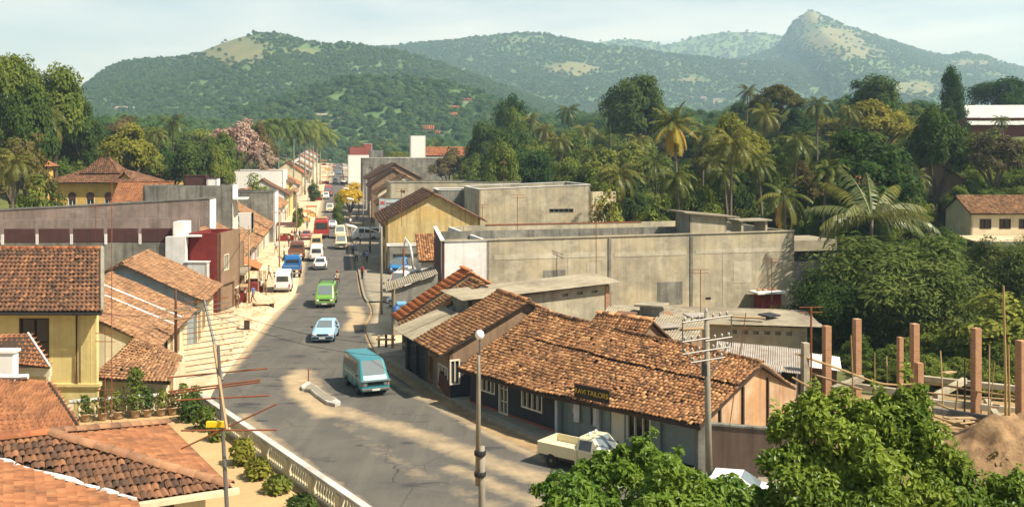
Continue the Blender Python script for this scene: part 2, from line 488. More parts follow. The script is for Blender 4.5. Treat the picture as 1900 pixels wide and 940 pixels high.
# ------------------------------------------------------------------ bodies: one skinned surface per pose, made first while the scene is empty
POSES = {
    'stand': dict(hip=(0, 0, .92), chest=(0, .01, 1.28), neck=(0, .02, 1.46), head=(0, .03, 1.60), top=(0, .02, 1.70),
                  sh=.19, arms=[((.27, .02, 1.14), (.29, .07, .90), (.29, .10, .80)), ((-.27, .02, 1.14), (-.27, .12, .92), (-.24, .18, .84))],
                  legs=[((.10, .02, .48), (.11, 0, .07), (.12, .14, .03)), ((-.10, .01, .48), (-.12, -.02, .07), (-.14, .12, .03))]),
    'walk': dict(hip=(0, 0, .91), chest=(0, .04, 1.27), neck=(0, .06, 1.45), head=(0, .09, 1.59), top=(0, .08, 1.69),
                 sh=.19, arms=[((.25, -.10, 1.16), (.26, -.06, .92), (.25, -.02, .83)), ((-.25, .14, 1.16), (-.24, .30, .98), (-.23, .36, .92))],
                 legs=[((.09, .20, .50), (.10, .22, .09), (.10, .36, .05)), ((-.09, -.06, .48), (-.10, -.32, .14), (-.10, -.22, .04))]),
    'squat': dict(hip=(0, -.12, .26), chest=(0, .10, .58), neck=(0, .18, .76), head=(0, .24, .88), top=(0, .24, .98),
                  sh=.18, arms=[((.26, .28, .50), (.14, .46, .42), (.10, .52, .40)), ((-.26, .28, .50), (-.14, .46, .42), (-.10, .52, .40))],
                  legs=[((.16, .28, .48), (.13, .10, .07), (.14, .24, .03)), ((-.16, .28, .48), (-.13, .10, .07), (-.14, .24, .03))]),
    'ride': dict(hip=(0, -.05, .84), chest=(0, .06, 1.18), neck=(0, .10, 1.36), head=(0, .13, 1.50), top=(0, .12, 1.61),
                 sh=.20, arms=[((.32, .20, 1.02), (.33, .42, 1.00), (.33, .50, 1.00)), ((-.32, .20, 1.02), (-.33, .42, 1.00), (-.33, .50, 1.00))],
                 legs=[((.22, .28, .70), (.20, .08, .32), (.22, .20, .27)), ((-.22, .28, .70), (-.20, .08, .32), (-.22, .20, .27))]),
}
BODY = {}
tx = bpy.data.curves.new("lettering", 'FONT'); tx.body = "RAVI TAILORS"; tx.size = 0.33; tx.extrude = 0.008; tx.align_x = 'CENTER'; tx.align_y = 'CENTER'; tx.space_character = 0.95
_o = bpy.data.objects.new("lettering", tx); COL.objects.link(_o)
LETTERS = bpy.data.meshes.new_from_object(_o.evaluated_get(bpy.context.evaluated_depsgraph_get())); LETTERS.name = "lettering"
bpy.data.objects.remove(_o); bpy.data.curves.remove(tx)
for pose, d in POSES.items():
    v, e, r = [], [], []
    def pt(p, rad, par=None):
        v.append(p); r.append(rad)
        if par is not None: e.append((par, len(v) - 1))
        return len(v) - 1
    hip = pt(d['hip'], (.15, .11)); mid = pt(tuple((Vector(d['hip']) + Vector(d['chest'])) / 2), (.13, .10), hip); ch = pt(d['chest'], (.16, .11), mid)
    nk = pt(d['neck'], (.055, .055), ch); hd = pt(d['head'], (.085, .10), nk); pt(d['top'], (.055, .065), hd)
    for sgn, (el, wr, ha) in zip((1, -1), d['arms']):
        s = pt((d['chest'][0] + sgn * d['sh'], d['chest'][1], d['chest'][2] + .08), (.06, .06), ch); k = pt(el, (.045, .045), s); w = pt(wr, (.03, .03), k); pt(ha, (.035, .02), w)
    for sgn, (kn, an, to) in zip((1, -1), d['legs']):
        h = pt((sgn * .09, d['hip'][1], d['hip'][2] - .06), (.09, .09), hip); k = pt(kn, (.065, .065), h); a = pt(an, (.042, .042), k); pt(to, (.035, .025), a)
    me = bpy.data.meshes.new("b"); me.from_pydata(v, e, []); me.update()
    o = bpy.data.objects.new("b", me); COL.objects.link(o)
    m = o.modifiers.new("s", 'SKIN'); m.use_smooth_shade = True
    sk = me.skin_vertices[0].data
    for i, rad in enumerate(r): sk[i].radius = rad
    sk[0].use_root = True
    o.modifiers.new("u", 'SUBSURF').levels = 1; o.modifiers["u"].render_levels = 1
    dg = bpy.context.evaluated_depsgraph_get()
    b = bpy.data.meshes.new_from_object(o.evaluated_get(dg)); b.name = "body"
    bpy.data.objects.remove(o); bpy.data.meshes.remove(me)
    BODY[pose] = (b, d)
# ------------------------------------------------------------------ ground
k_ = NT("earth_and_grass")
pos_ = k_.n.new("ShaderNodeNewGeometry").outputs["Position"]
dirt_ = k_.mix(k_.ramp(k_.noise(0.6, 6, 0.65, vec=pos_), 0.35, 0.7), (0.36, 0.25, 0.12), (0.20, 0.13, 0.065))
green_ = k_.mix(k_.ramp(k_.noise(0.25, 6, 0.65, vec=pos_), 0.35, 0.7), (0.055, 0.075, 0.018), (0.13, 0.13, 0.035))
k_.color(k_.mix(k_.ramp(k_.math('ADD', k_.attr("veg"), k_.math('MULTIPLY', k_.math('SUBTRACT', k_.noise(0.12, 5, vec=pos_), 0.5), 0.9)), 0.4, 0.6), dirt_, green_)).set(0.95)
M['ground'] = k_.m
def graded(a, b, step, far, grow):
    mid = list(np.arange(a, b + .1, step)); lo, hi = [], []
    d, p = step, a
    while p > -far: d *= grow; p -= d; lo.append(p)
    d, p = step, b
    while p < far: d *= grow; p += d; hi.append(p)
    return np.array(lo[::-1] + mid + hi)
gx = graded(-130, 130, 3.0, 5400, 1.25)
gz = graded(-40, 280, 3.0, 5600, 1.12)
gz = gz[gz > -400]
gz = np.concatenate([gz[gz <= 280], np.arange(284, 900, 6.0), gz[gz > 910]])
GX, GZ = np.meshgrid(gx, gz)
GH = terrain(GX, GZ) - 0.05 - 0.15 * smooth(200, 260, GZ)
away = np.abs(GX - street_x(GZ))
GH = GH + np.where(away > 60, (fbm(GX / 22, GZ / 22, 3) - 0.5) * 2.0, 0)
veg = np.clip(smooth(8, 45, away) * smooth(75, 130, GZ) + smooth(400, 600, GZ), 0, 1)
veg = np.maximum(veg, smooth(14, 22, GX) * smooth(55, 60, GZ))
nz, nx = GX.shape
ii = np.arange(nz * nx).reshape(nz, nx)
quads = np.stack([ii[:-1, :-1], ii[:-1, 1:], ii[1:, 1:], ii[1:, :-1]], -1).reshape(-1, 4)
ground = link(bpy.data.objects.new("ground", npmesh("ground", np.stack([GX, GZ, GH], -1).reshape(-1, 3), quads, M['ground'], {"veg": veg.ravel()}, True)))
tag(ground, kind="structure")

# ------------------------------------------------------------------ road: asphalt with sand drifted over it
sx = lambda z, o: (float(street_x(z)) + o, z)
ROAD = [(sx(900, -3.3), sx(900, 3.3)), (sx(600, -3.3), sx(600, 3.3)), (sx(400, -3.3), sx(400, 3.3)), (sx(300, -3.3), sx(300, 3.3)), (sx(216, -3.3), sx(216, 3.3)), (sx(150, -3.3), sx(150, 3.3)),
        (sx(120, -3.3), sx(120, 3.3)), ((-21.3, 97.7), (-14.9, 97.7)), ((-20.5, 86), (-12.5, 88)), ((-19.5, 76.2), (-11.6, 78)),
        ((-18.3, 64.8), (-8.9, 66.5)), ((-17.2, 57), (-6.0, 59.3)), ((-15.7, 51.6), (-3.2, 53.6)), ((-12, 45.8), (-0.4, 48.6)),
        ((-8, 39.8), (2.8, 44.6)), ((-4.5, 34.4), (8.2, 40.8)), ((0, 28), (17, 36.5)), ((6, 22), (32, 31)), ((14, 14), (50, 26))]
def catmull(P, n):
    P = np.array(P, float); out = []
    for i in range(len(P) - 1):
        p0 = P[max(i - 1, 0)]; p1 = P[i]; p2 = P[i + 1]; p3 = P[min(i + 2, len(P) - 1)]
        for t in np.linspace(0, 1, n, endpoint=False):
            out.append(0.5 * ((2 * p1) + (-p0 + p2) * t + (2 * p0 - 5 * p1 + 4 * p2 - p3) * t * t + (-p0 + 3 * p1 - 3 * p2 + p3) * t ** 3))
    out.append(P[-1]); return np.array(out)
RL = catmull([a for a, b in ROAD], 14); RR = catmull([b for a, b in ROAD], 14)
NC = 34
tt = np.linspace(0, 1, NC)
RX = RL[:, 0:1] * (1 - tt) + RR[:, 0:1] * tt
RZ = RL[:, 1:2] * (1 - tt) + RR[:, 1:2] * tt
RH = terrain(RX, RZ) * 0 + (8.5 * smooth(220, 650, RZ) + 10 * smooth(650, 1500, RZ)) + 0.012 + 0.10 * (1 - (2 * tt - 1) ** 2) * 0.5
def seg_d(x, z, a, b):
    ax, az = a; bx, bz = b
    t = np.clip(((x - ax) * (bx - ax) + (z - az) * (bz - az)) / ((bx - ax) ** 2 + (bz - az) ** 2), 0, 1)
    return np.hypot(x - ax - t * (bx - ax), z - az - t * (bz - az))
def g2(px, py):
    p = at(px, py, 0.0); return (p.x, p.y)
drift = [([(560, 690), (572, 720), (600, 750), (660, 775), (760, 800), (900, 855), (1020, 895)], 1.15, 0.74), ([(545, 700), (560, 735), (610, 770)], 1.0, 0.9),
         ([(640, 790), (720, 845), (800, 890), (960, 960)], 1.1, 0.42), ([(420, 690), (455, 645), (500, 592), (545, 545)], 0.7, 1.0), ([(450, 770), (560, 860), (700, 960)], 0.55, 0.7), ([(840, 870), (1010, 940)], 0.8, 0.7),
         ([(655, 570), (665, 590), (650, 612)], 0.9, 1.0), ([(655, 660), (735, 712), (800, 745), (900, 800), (1010, 855)], 0.6, 0.75), ([(590, 402), (575, 440), (560, 485), (552, 530)], 0.7, 1.0),
         ([(600, 345), (590, 400)], 1.2, 1.0), ([(655, 500), (640, 400)], 0.35, 0.7)]
sand = np.zeros_like(RX)
for pts, w, amt in drift:
    q = [g2(*p) for p in pts]
    d = np.min([seg_d(RX, RZ, q[i], q[i + 1]) for i in range(len(q) - 1)], axis=0)
    sand = np.maximum(sand, amt * np.exp(-(d / w) ** 2))
sand = np.maximum(sand, 0.8 * smooth(230, 330, RZ) * (1 - smooth(0.25, 0.6, tt[None, :] + RX * 0)))
nz, nx = RX.shape
ii = np.arange(nz * nx).reshape(nz, nx)
quads = np.stack([ii[:-1, :-1], ii[1:, :-1], ii[1:, 1:], ii[:-1, 1:]], -1).reshape(-1, 4)
k_ = NT("sandy_asphalt")
pos_ = k_.n.new("ShaderNodeNewGeometry").outputs["Position"]
asp = k_.mix(k_.ramp(k_.noise(0.35, 6, 0.6, vec=pos_), 0.35, 0.68), (0.066, 0.062, 0.054), (0.105, 0.096, 0.078))
asp = k_.mix(k_.math('MULTIPLY', k_.ramp(k_.noise(14, 4, 0.8, vec=pos_), 0.35, 0.7), 0.35), asp, (0.15, 0.135, 0.105))
asp = k_.mix(k_.ramp(k_.noise(0.9, 3, 0.5, (0.35, 1.0, 1.0), vec=pos_), 0.60, 0.66), asp, (0.045, 0.043, 0.04))
asp = k_.mix(k_.math('MULTIPLY', k_.ramp(k_.noise(1.3, 4, 0.6, (1.0, 0.10, 1.0), vec=pos_), 0.48, 0.66), 0.5), asp, (0.135, 0.12, 0.095))
vo_ = k_.n.new("ShaderNodeTexVoronoi"); vo_.feature = 'DISTANCE_TO_EDGE'; vo_.inputs["Scale"].default_value = 0.42
wv_ = k_.n.new("ShaderNodeMix"); wv_.data_type = 'VECTOR'; wv_.inputs[0].default_value = 0.25
nv_ = k_.n.new("ShaderNodeTexNoise"); nv_.inputs["Scale"].default_value = 1.4; nv_.inputs["Detail"].default_value = 5
k_.l.new(pos_, nv_.inputs["Vector"]); k_.l.new(pos_, wv_.inputs[4]); k_.l.new(nv_.outputs["Color"], wv_.inputs[5]); k_.l.new(wv_.outputs[1], vo_.inputs["Vector"])
asp = k_.mix(k_.math('MULTIPLY', k_.math('LESS_THAN', vo_.outputs["Distance"], 0.006), k_.ramp(k_.noise(0.3, 3, vec=pos_), 0.45, 0.55)), asp, (0.048, 0.045, 0.04))
sandm = k_.ramp(k_.math('ADD', k_.attr("sand"), k_.math('MULTIPLY', k_.math('SUBTRACT', k_.noise(0.8, 7, 0.68, vec=pos_), 0.5), 0.95)), 0.36, 0.86)
sandc = k_.mix(k_.noise(1.2, 5, vec=pos_), (0.44, 0.34, 0.20), (0.30, 0.22, 0.12))
k_.color(k_.mix(sandm, asp, sandc)).set(0.9).bump(k_.noise(25, 4, 0.8, vec=pos_), 0.35, 0.02)
M['asphalt'] = k_.m
road = link(bpy.data.objects.new("road", npmesh("road", np.stack([RX, RZ, RH], -1).reshape(-1, 3), quads, M['asphalt'], {"sand": sand.ravel()}, True)))
tag(road, kind="structure")

def strip(name, outer, inner, h, mat, n=10, skirt=0.3):
    """paved strip between two plan lines, following the slope of the street"""
    A = catmull(outer, n); B = catmull(inner, n); m = len(A); nc = 8
    v = []; f = []
    for i in range(m):
        for j in range(nc):
            t = j / (nc - 1); x = A[i, 0] * (1 - t) + B[i, 0] * t; z = A[i, 1] * (1 - t) + B[i, 1] * t
            up = float(8.5 * smooth(220, 650, z))
            v.append((x, z, h + up))
    for i in range(m - 1):
        for j in range(nc - 1):
            a = i * nc + j; f.append((a, a + 1, a + nc + 1, a + nc))
    o = len(v)
    for i in range(m):
        p = v[i * nc]; v.append((p[0], p[1], p[2] - skirt))
    for i in range(m - 1):
        f.append((i * nc, (i + 1) * nc, o + i + 1, o + i))
    me = npmesh(name, np.array(v), np.array(f), mat, None, False)
    return tag(link(bpy.data.objects.new(name, me)), kind="structure")

k_ = NT("pale_dusty_pavement")
pos_ = k_.n.new("ShaderNodeNewGeometry").outputs["Position"]
c_ = k_.mix(k_.ramp(k_.noise(0.5, 7, 0.7, vec=pos_), 0.35, 0.66), (0.60, 0.50, 0.34), (0.42, 0.31, 0.17))
c_ = k_.mix(k_.ramp(k_.noise(2.6, 5, 0.7, vec=pos_), 0.56, 0.7), c_, (0.35, 0.24, 0.13))
k_.color(c_).set(0.95).bump(k_.noise(6, 6, 0.75, vec=pos_), 0.5, 0.06)
M['dust'] = k_.m
k_ = NT("cement_paving")
pos_ = k_.n.new("ShaderNodeNewGeometry").outputs["Position"]
c_ = k_.mix(k_.ramp(k_.noise(0.7, 6, 0.65, vec=pos_), 0.35, 0.7), (0.30, 0.27, 0.20), (0.19, 0.16, 0.11))
c_ = k_.mix(k_.ramp(k_.noise(2.0, 6, 0.7, vec=pos_), 0.52, 0.7), c_, (0.27, 0.19, 0.10))
k_.color(c_).set(0.92).bump(k_.noise(14, 5, 0.7, vec=pos_), 0.3, 0.03)
M['paving'] = k_.m
k_ = NT("terrace_plaster")
pos_ = k_.n.new("ShaderNodeNewGeometry").outputs["Position"]
c_ = k_.mix(k_.ramp(k_.noise(0.6, 6, 0.6, vec=pos_), 0.35, 0.7), (0.45, 0.32, 0.15), (0.35, 0.24, 0.11))
c_ = k_.mix(k_.math('MULTIPLY', k_.ramp(k_.noise(5, 5, 0.7, vec=pos_), 0.55, 0.72), 0.5), c_, (0.30, 0.20, 0.10))
k_.color(c_).set(0.92).bump(k_.noise(18, 5, 0.7, vec=pos_), 0.3, 0.02)
M['terrace'] = k_.m

lp = strip("pavement_left", [sx(640, -3.2), sx(460, -3.2), sx(330, -3.2), sx(216, -3.2), sx(150, -3.2), sx(120, -3.3), (-21.25, 97.7), (-20.45, 86), (-19.45, 76.2), (-18.25, 64.8), (-17.2, 57), (-15.9, 53)],
      [sx(640, -11), sx(460, -10), sx(330, -9.5), sx(216, -9.5), sx(150, -9.5), sx(120, -10.5), (-29, 97.7), (-27, 86), (-26, 76.2), (-23.4, 64.8), (-22.5, 57), (-22.2, 53.2)], 0.045, M['dust'])
rp_ = strip("pavement_right", [sx(640, 3.75), sx(460, 3.75), sx(300, 3.75), sx(216, 3.75), sx(150, 3.75), sx(120, 3.7), (-14.5, 97.7), (-13.3, 92)], [sx(640, 10), sx(460, 9), sx(300, 8.5), sx(216, 8.5), sx(150, 8.5), sx(120, 8.3), (-10.5, 97.7), (-9.0, 92)], 0.16, M['paving'])
strip("lane", [(-13.1, 91.9), (-12.0, 86), (-11.4, 78), (-9.2, 68.2)], [(-3.0, 93), (-3.6, 87), (-3.6, 80), (-6.4, 71)], 0.035, M['dust'], 8)
KERB_R = [(-9.0, 68.2), (-8.0, 65.8), (-4.75, 58.6), (-2.5, 54.3), (0.2, 49.7), (2.4, 46.9), (8.0, 42.4), (13.5, 39.2)]
tp = strip("pavement_shopfront", KERB_R, [(-6.0, 71), (-5.2, 66), (-3.2, 60), (-1.6, 56), (2.8, 50.2), (5.2, 47.6), (9.6, 44.6), (14.5, 41.6)], 0.17, M['paving'])
tg = strip("terrace", [(-0.5, 28.2), (-4.9, 34.9), (-8.5, 40.2), (-12.4, 46.1), (-16.2, 52.0)], [(-24, 26), (-24, 32), (-24, 38), (-24, 44), (-24, 50.5)], 0.5, M['terrace'], 4, 0.6)
tag(tg, kind="structure")

# kerbstones
def kerb(line, parent, h, w=0.22, n=10):
    P = catmull(line, n); proto = {}
    d = np.r_[0, np.cumsum(np.hypot(*np.diff(P, axis=0).T))]
    step = 0.95; kk = 0; s = 0.0
    while s + step < d[-1]:
        a = Vector((np.interp(s, d, P[:, 0]), np.interp(s, d, P[:, 1]), 0)); b = Vector((np.interp(s + step - 0.03, d, P[:, 0]), np.interp(s + step - 0.03, d, P[:, 1]), 0))
        m = (a + b) / 2; m.z = float(8.5 * smooth(220, 650, m.y)) + random.uniform(-0.01, 0.012)
        if m.y > 190: break
        if 'm' not in proto:
            t = MB().box((0, 0, h / 2 + 0.012 - 0.05), (step - 0.03, w, h + 0.1)); o = obj("kerbstone", t, M['pole'], bevel=0.02); proto['m'] = o
        else:
            o = link(proto['m'].copy())
        o.location = m; o.rotation_euler = (0, 0, math.atan2(b.y - a.y, b.x - a.x) + random.uniform(-.015, .015)); o.parent = parent
        s += step
kerb(KERB_R, tp, 0.17)
kerb([(-13.3, 92), (-14.55, 97.7), sx(120, 3.62), sx(150, 3.66), sx(216, 3.66)], rp_, 0.16)

# ------------------------------------------------------------------ hills
k_ = NT("wooded_hillside")
pos_ = k_.n.new("ShaderNodeNewGeometry").outputs["Position"]
wood_ = k_.mix(k_.ramp(k_.noise(0.02, 6, 0.7, vec=pos_), 0.35, 0.68), (0.056, 0.115, 0.034), (0.100, 0.155, 0.046))
grs_ = k_.mix(k_.ramp(k_.noise(0.012, 7, 0.7, vec=pos_), 0.38, 0.66), (0.17, 0.15, 0.066), (0.095, 0.125, 0.042))
k_.color(k_.mix(k_.ramp(k_.math('ADD', k_.attr("grass"), k_.math('MULTIPLY', k_.math('SUBTRACT', k_.noise(0.01, 6, 0.65, vec=pos_), 0.5), 0.8)), 0.35, 0.62), wood_, grs_)).set(0.95)
M['hill'] = k_.m
FOREST = {}
HILLPTS = []
def hill(name, prof, D, front, back, base, seed, bare, rough=0.16, spacing=9.0, size=(9, 14), pw=1.15):
    """ridge whose crest follows the skyline points at distance D, running down to base in front and behind"""
    pu = np.array([p[0] for p in prof], float); ph = CAM_H + (HOR_Y - np.array([p[1] for p in prof], float)) * D / F_PX
    u = np.arange(pu[0], pu[-1] + 1, 7.0); crest = np.interp(u, pu, ph)
    ker = np.array([1, 2, 3, 2, 1]) / 9.0
    if name != "rocky_peak": crest = np.convolve(np.pad(crest, 2, 'edge'), ker, 'valid')
    v = np.concatenate([-np.linspace(1, 0, 46) ** 1.0, np.linspace(0, 1, 16)[1:]])
    U, V = np.meshgrid(u, v)
    dist = np.where(V < 0, D + V * front, D + V * back)
    X = (U - HOR_X) * D / F_PX * (0.35 + 0.65 * dist / D); Y = dist
    C = np.broadcast_to(crest, U.shape)
    shp = (1 - np.abs(V)) ** pw
    sp = np.abs(fbm(X / (front * 0.34), Y / (front * 0.5), seed, 5) - 0.5) * 2
    fine = fbm(X / (front * 0.10), Y / (front * 0.10), seed + 9, 4) - 0.5
    env = np.clip(np.sin(np.pi * np.clip(np.abs(V), 0, 1)), 0, 1)
    Z = base + (C - base) * shp - (C - base) * env * rough * (sp * 1.9) + (C - base) * env * 0.10 * fine
    gr = np.zeros_like(Z)
    pxy = HOR_X + X / Y * F_PX; pyy = HOR_Y - (Z - CAM_H) / Y * F_PX
    for (bx, by, rx, ry, amt) in bare:
        gr = np.maximum(gr, amt * np.exp(-(((pxy - bx) / rx) ** 2 + ((pyy - by) / ry) ** 2)))
    gr = np.where(V > 0.15, 0.3, gr)
    nv, nu = U.shape
    ii = np.arange(nv * nu).reshape(nv, nu)
    q = np.stack([ii[:-1, :-1], ii[:-1, 1:], ii[1:, 1:], ii[1:, :-1]], -1).reshape(-1, 4)
    P3 = np.stack([X, Y, Z], -1)
    o = link(bpy.data.objects.new(name, npmesh(name, P3.reshape(-1, 3), q, M['hill'], {"grass": gr.ravel()}, True)))
    tag(o, kind="structure")
    sel = V.ravel() < -0.02; HILLPTS.append(np.stack([X.ravel(), Y.ravel(), Z.ravel(), pxy.ravel(), pyy.ravel()], 1)[sel])
    # tree places on the side one sees
    r = np.random.default_rng(seed + 100)
    area = (X.max() - X.min()) * front
    n = int(area / spacing ** 2)
    iv = r.uniform(0, 47, n); iu = r.uniform(0, nu - 1.01, n)
    a = iv.astype(int); b = iu.astype(int); fa = (iv - a)[:, None]; fb = (iu - b)[:, None]
    pt = (P3[a, b] * (1 - fa) + P3[a + 1, b] * fa) * (1 - fb) + (P3[a, b + 1] * (1 - fa) + P3[a + 1, b + 1] * fa) * fb
    g = gr[a, b]
    keep = r.random(n) > np.clip(g * 1.15 + (fbm(pt[:, 0] / 60, pt[:, 1] / 60, seed + 5, 3) - 0.5) * 0.9, 0, 0.97)
    pxp = HOR_X + pt[:, 0] / pt[:, 1] * F_PX
    keep &= (pxp > -60) & (pxp < 1960)
    pt = pt[keep]
    FOREST[name] = (pt, r.uniform(size[0], size[1], len(pt)), r)
    return o
hill("wooded_hill", [(60, 235), (120, 190), (150, 168), (200, 128), (245, 112), (300, 110), (345, 108), (400, 85), (450, 68), (490, 60), (520, 63), (560, 76), (600, 84), (640, 80), (690, 90), (760, 100), (850, 130), (960, 170), (1080, 215)],
     1300, 640, 500, 6, 11, [(425, 92, 70, 30, 1.5), (470, 74, 25, 9, 1.0), (560, 96, 55, 9, 0.8), (520, 78, 30, 8, -0.5), (300, 130, 40, 8, 0.3)], 0.15, 5.2, (4.2, 7.2))
hill("forested_spur", [(430, 205), (520, 185), (580, 165), (640, 150), (720, 148), (800, 152), (870, 165), (930, 190), (1000, 215), (1100, 235), (1250, 250)], 760, 250, 250, -4, 23, [(610, 218, 50, 10, 0.6), (850, 200, 30, 8, 0.5)], 0.10, 5.2, (4.5, 8))
hill("long_ridge", [(480, 150), (600, 110), (700, 90), (745, 84), (830, 77), (900, 68), (950, 62), (1000, 61), (1050, 72), (1110, 84), (1160, 88), (1230, 100), (1330, 110), (1450, 118), (1600, 140), (1750, 160)],
     2200, 1150, 800, 6, 37, [(1060, 128, 48, 11, 1.6), (960, 75, 60, 9, 0.55), (1140, 96, 60, 8, 0.5), (1280, 150, 30, 9, 0.9), (850, 92, 50, 7, 0.4)], 0.17, 7.0, (5, 9))
hill("rocky_peak", [(1180, 150), (1260, 132), (1330, 118), (1390, 105), (1430, 92), (1450, 80), (1459, 58), (1470, 42), (1484, 33), (1494, 23), (1503, 19), (1516, 25), (1545, 38), (1580, 51), (1625, 67), (1675, 83), (1720, 97), (1755, 104), (1785, 97), (1820, 102), (1870, 118), (1920, 133), (2000, 160), (2080, 190)],
     2700, 1450, 900, 6, 51, [(1545, 76, 66, 30, 1.25), (1590, 98, 60, 15, 1.0), (1500, 34, 26, 14, 1.3), (1690, 168, 55, 14, 1.6), (1800, 118, 60, 10, 0.8), (1720, 140, 90, 10, 0.5), (1620, 130, 60, 10, 0.5), (1880, 140, 60, 10, 0.6), (1440, 120, 30, 8, 0.4)], 0.13, 8.0, (5, 9), 1.05)
hill("blue_far_ridge", [(1000, 110), (1060, 92), (1100, 80), (1150, 73), (1190, 74), (1230, 84), (1255, 80), (1290, 68), (1340, 60), (1400, 60), (1450, 66), (1520, 75), (1600, 95)], 3500, 1000, 700, 6, 71, [], 0.16, 16, (9, 14))
# ------------------------------------------------------------------ vegetation prototypes
def leaf_quads(P, A, B):
    """diamond leaves at P with half axes A and B"""
    n = len(P)
    v = np.stack([P - A, P + B * 1.0 - A * 0.1, P + A, P - B - A * 0.1], 1).reshape(-1, 3)
    f = np.arange(n * 4).reshape(n, 4)
    return v, f

def unit(a):
    return a / np.maximum(np.linalg.norm(a, axis=1, keepdims=True), 1e-9)

def crown_mesh(name, seed, nclump=46, per=190, leaf=0.022, shape='round', zb=0.28, droop=0.0, cl=(0.10, 0.19), flip=-0.35):
    r = np.random.default_rng(seed)
    d = unit(r.normal(size=(nclump, 3)))
    if shape == 'flat':
        a = r.uniform(0, 2 * np.pi, nclump); q = np.sqrt(r.random(nclump)) * 0.46
        C = np.stack([q * np.cos(a), q * np.sin(a), 0.80 + 0.16 * (1 - (q / 0.46) ** 2) + r.normal(0, 0.035, nclump)], 1)
    else:
        d[:, 2] = np.where(d[:, 2] < flip, -d[:, 2], d[:, 2])
        q = r.uniform(0.35, 1.0, nclump) ** 0.5
        if shape == 'cone':
            hz = r.random(nclump) ** 0.8
            wid = 0.42 * (1 - hz) ** 0.7 + 0.05
            a = r.uniform(0, 2 * np.pi, nclump)
            C = np.stack([wid * np.cos(a) * q, wid * np.sin(a) * q, zb + (1 - zb) * hz], 1)
        else:
            lump = 1 + 0.22 * np.sin(d[:, 0] * 4 + seed) * np.cos(d[:, 1] * 3.7 - seed)
            C = np.stack([d[:, 0] * 0.40 * q * lump, d[:, 1] * 0.40 * q * lump, (zb + 1) / 2 + d[:, 2] * (1 - zb) / 2 * 0.86 * q * lump], 1)
    rad = r.uniform(cl[0], cl[1], nclump)
    if shape == 'flat': rad *= 0.75
    Ps, As, Bs = [], [], []
    cen = np.array([0, 0, (zb + 1) / 2])
    for c, rr in zip(C, rad):
        k = unit(r.normal(size=(per, 3)))
        k[:, 2] = np.where(k[:, 2] < -0.5, -k[:, 2], k[:, 2])
        pp = c + k * rr * (r.random((per, 1)) ** 0.4) * np.array([1, 1, 1.5 if droop else (0.72 if shape != 'flat' else 0.35)])
        nrm = unit(k * 0.9 + unit(pp - cen) * 0.7 + r.normal(size=(per, 3)) * 0.55 + np.array([0, 0, 0.45]))
        t = r.normal(size=(per, 3))
        if droop: t = t * (1 - droop) + np.array([0, 0, -1.0]) * droop + (pp - c) * 2.0
        A = unit(np.cross(np.cross(nrm, t), nrm)); B = np.cross(nrm, A)
        L = leaf * r.uniform(0.6, 1.35, (per, 1))
        Ps.append(pp); As.append(A * L); Bs.append(B * L * (0.55 if not droop else 0.28))
    v, f = leaf_quads(np.concatenate(Ps), np.concatenate(As), np.concatenate(Bs))
    return npmesh(name, v, f), C

def trunk_mesh(name, C, seed, zb, rad=0.035):
    r = random.Random(seed); mb = MB()
    fork = Vector((r.uniform(-.03, .03), r.uniform(-.03, .03), zb * 0.9 + 0.05))
    mb.tube([(0, 0, -0.06), (0, 0, zb * 0.4), fork], [rad * 1.3, rad, rad * 0.8], 7)
    for c in r.sample([tuple(x) for x in C], min(9, len(C))):
        c = Vector(c); m = fork.lerp(c, 0.5) + Vector((0, 0, 0.03))
        mb.tube([fork - Vector((0, 0, 0.03)), m, c], [rad * 0.55, rad * 0.32, rad * 0.12], 5)
    me = bpy.data.meshes.new(name); me.from_pydata(mb.v, [], mb.f); me.update(); me.materials.append(M['bark'])
    return me

PROTO = {}
def proto(key, seed, shape='round', zb=0.28, **kw):
    cm, C = crown_mesh("crown", seed, shape=shape, zb=zb, **kw)
    cm.materials.append(LEAF['mid'])
    PROTO[key] = (cm, trunk_mesh("trunk", C, seed, zb if shape != 'flat' else 0.7))
proto('round', 1); proto('lumpy', 2, nclump=36, per=230, cl=(0.12, 0.21)); proto('loose', 3, nclump=46, per=110, leaf=0.018, cl=(0.06, 0.13), zb=0.25)
proto('tall', 4, zb=0.18, nclump=52); proto('flat', 5, 'flat', 0.7, nclump=70, per=150, leaf=0.02); proto('cone', 6, 'cone', 0.12, nclump=70, per=150, leaf=0.022)
proto('dense', 8, nclump=90, per=190, leaf=0.018, zb=0.2, cl=(0.09, 0.16)); proto('droop', 9, nclump=120, per=190, leaf=0.022, zb=0.0, droop=0.6, cl=(0.09, 0.16), flip=-2)
proto('big_leaf', 10, nclump=80, per=170, leaf=0.02, zb=0.1, cl=(0.08, 0.16), flip=-2); proto('shrub', 12, nclump=44, per=150, leaf=0.03, zb=-0.1, cl=(0.13, 0.22), flip=-2)

N_TREES = 0
def tree(kind, leaf, px, top, z, wpx, label, group=None, name="broadleaf_tree", cat="tree", wide=1.0, sink=0.0):
    cm, tm = PROTO[kind]
    x = (px - HOR_X) * z / F_PX; g = T(x, z) - sink
    h = CAM_H - (top - HOR_Y) * z / F_PX - g; w = wpx * z / F_PX
    h = max(h, w * 0.6)
    t = thing(name, (x, z, g), label, cat, group, rz=random.uniform(0.1, 6.2))
    c = link(bpy.data.objects.new("crown", cm)); c.parent = t; c.scale = (w * wide, w * wide, h)
    c.material_slots[0].link = 'OBJECT'; c.material_slots[0].material = LEAF[leaf]
    k = link(bpy.data.objects.new("trunk", tm)); k.parent = t; k.scale = (w, w, h)
    return t

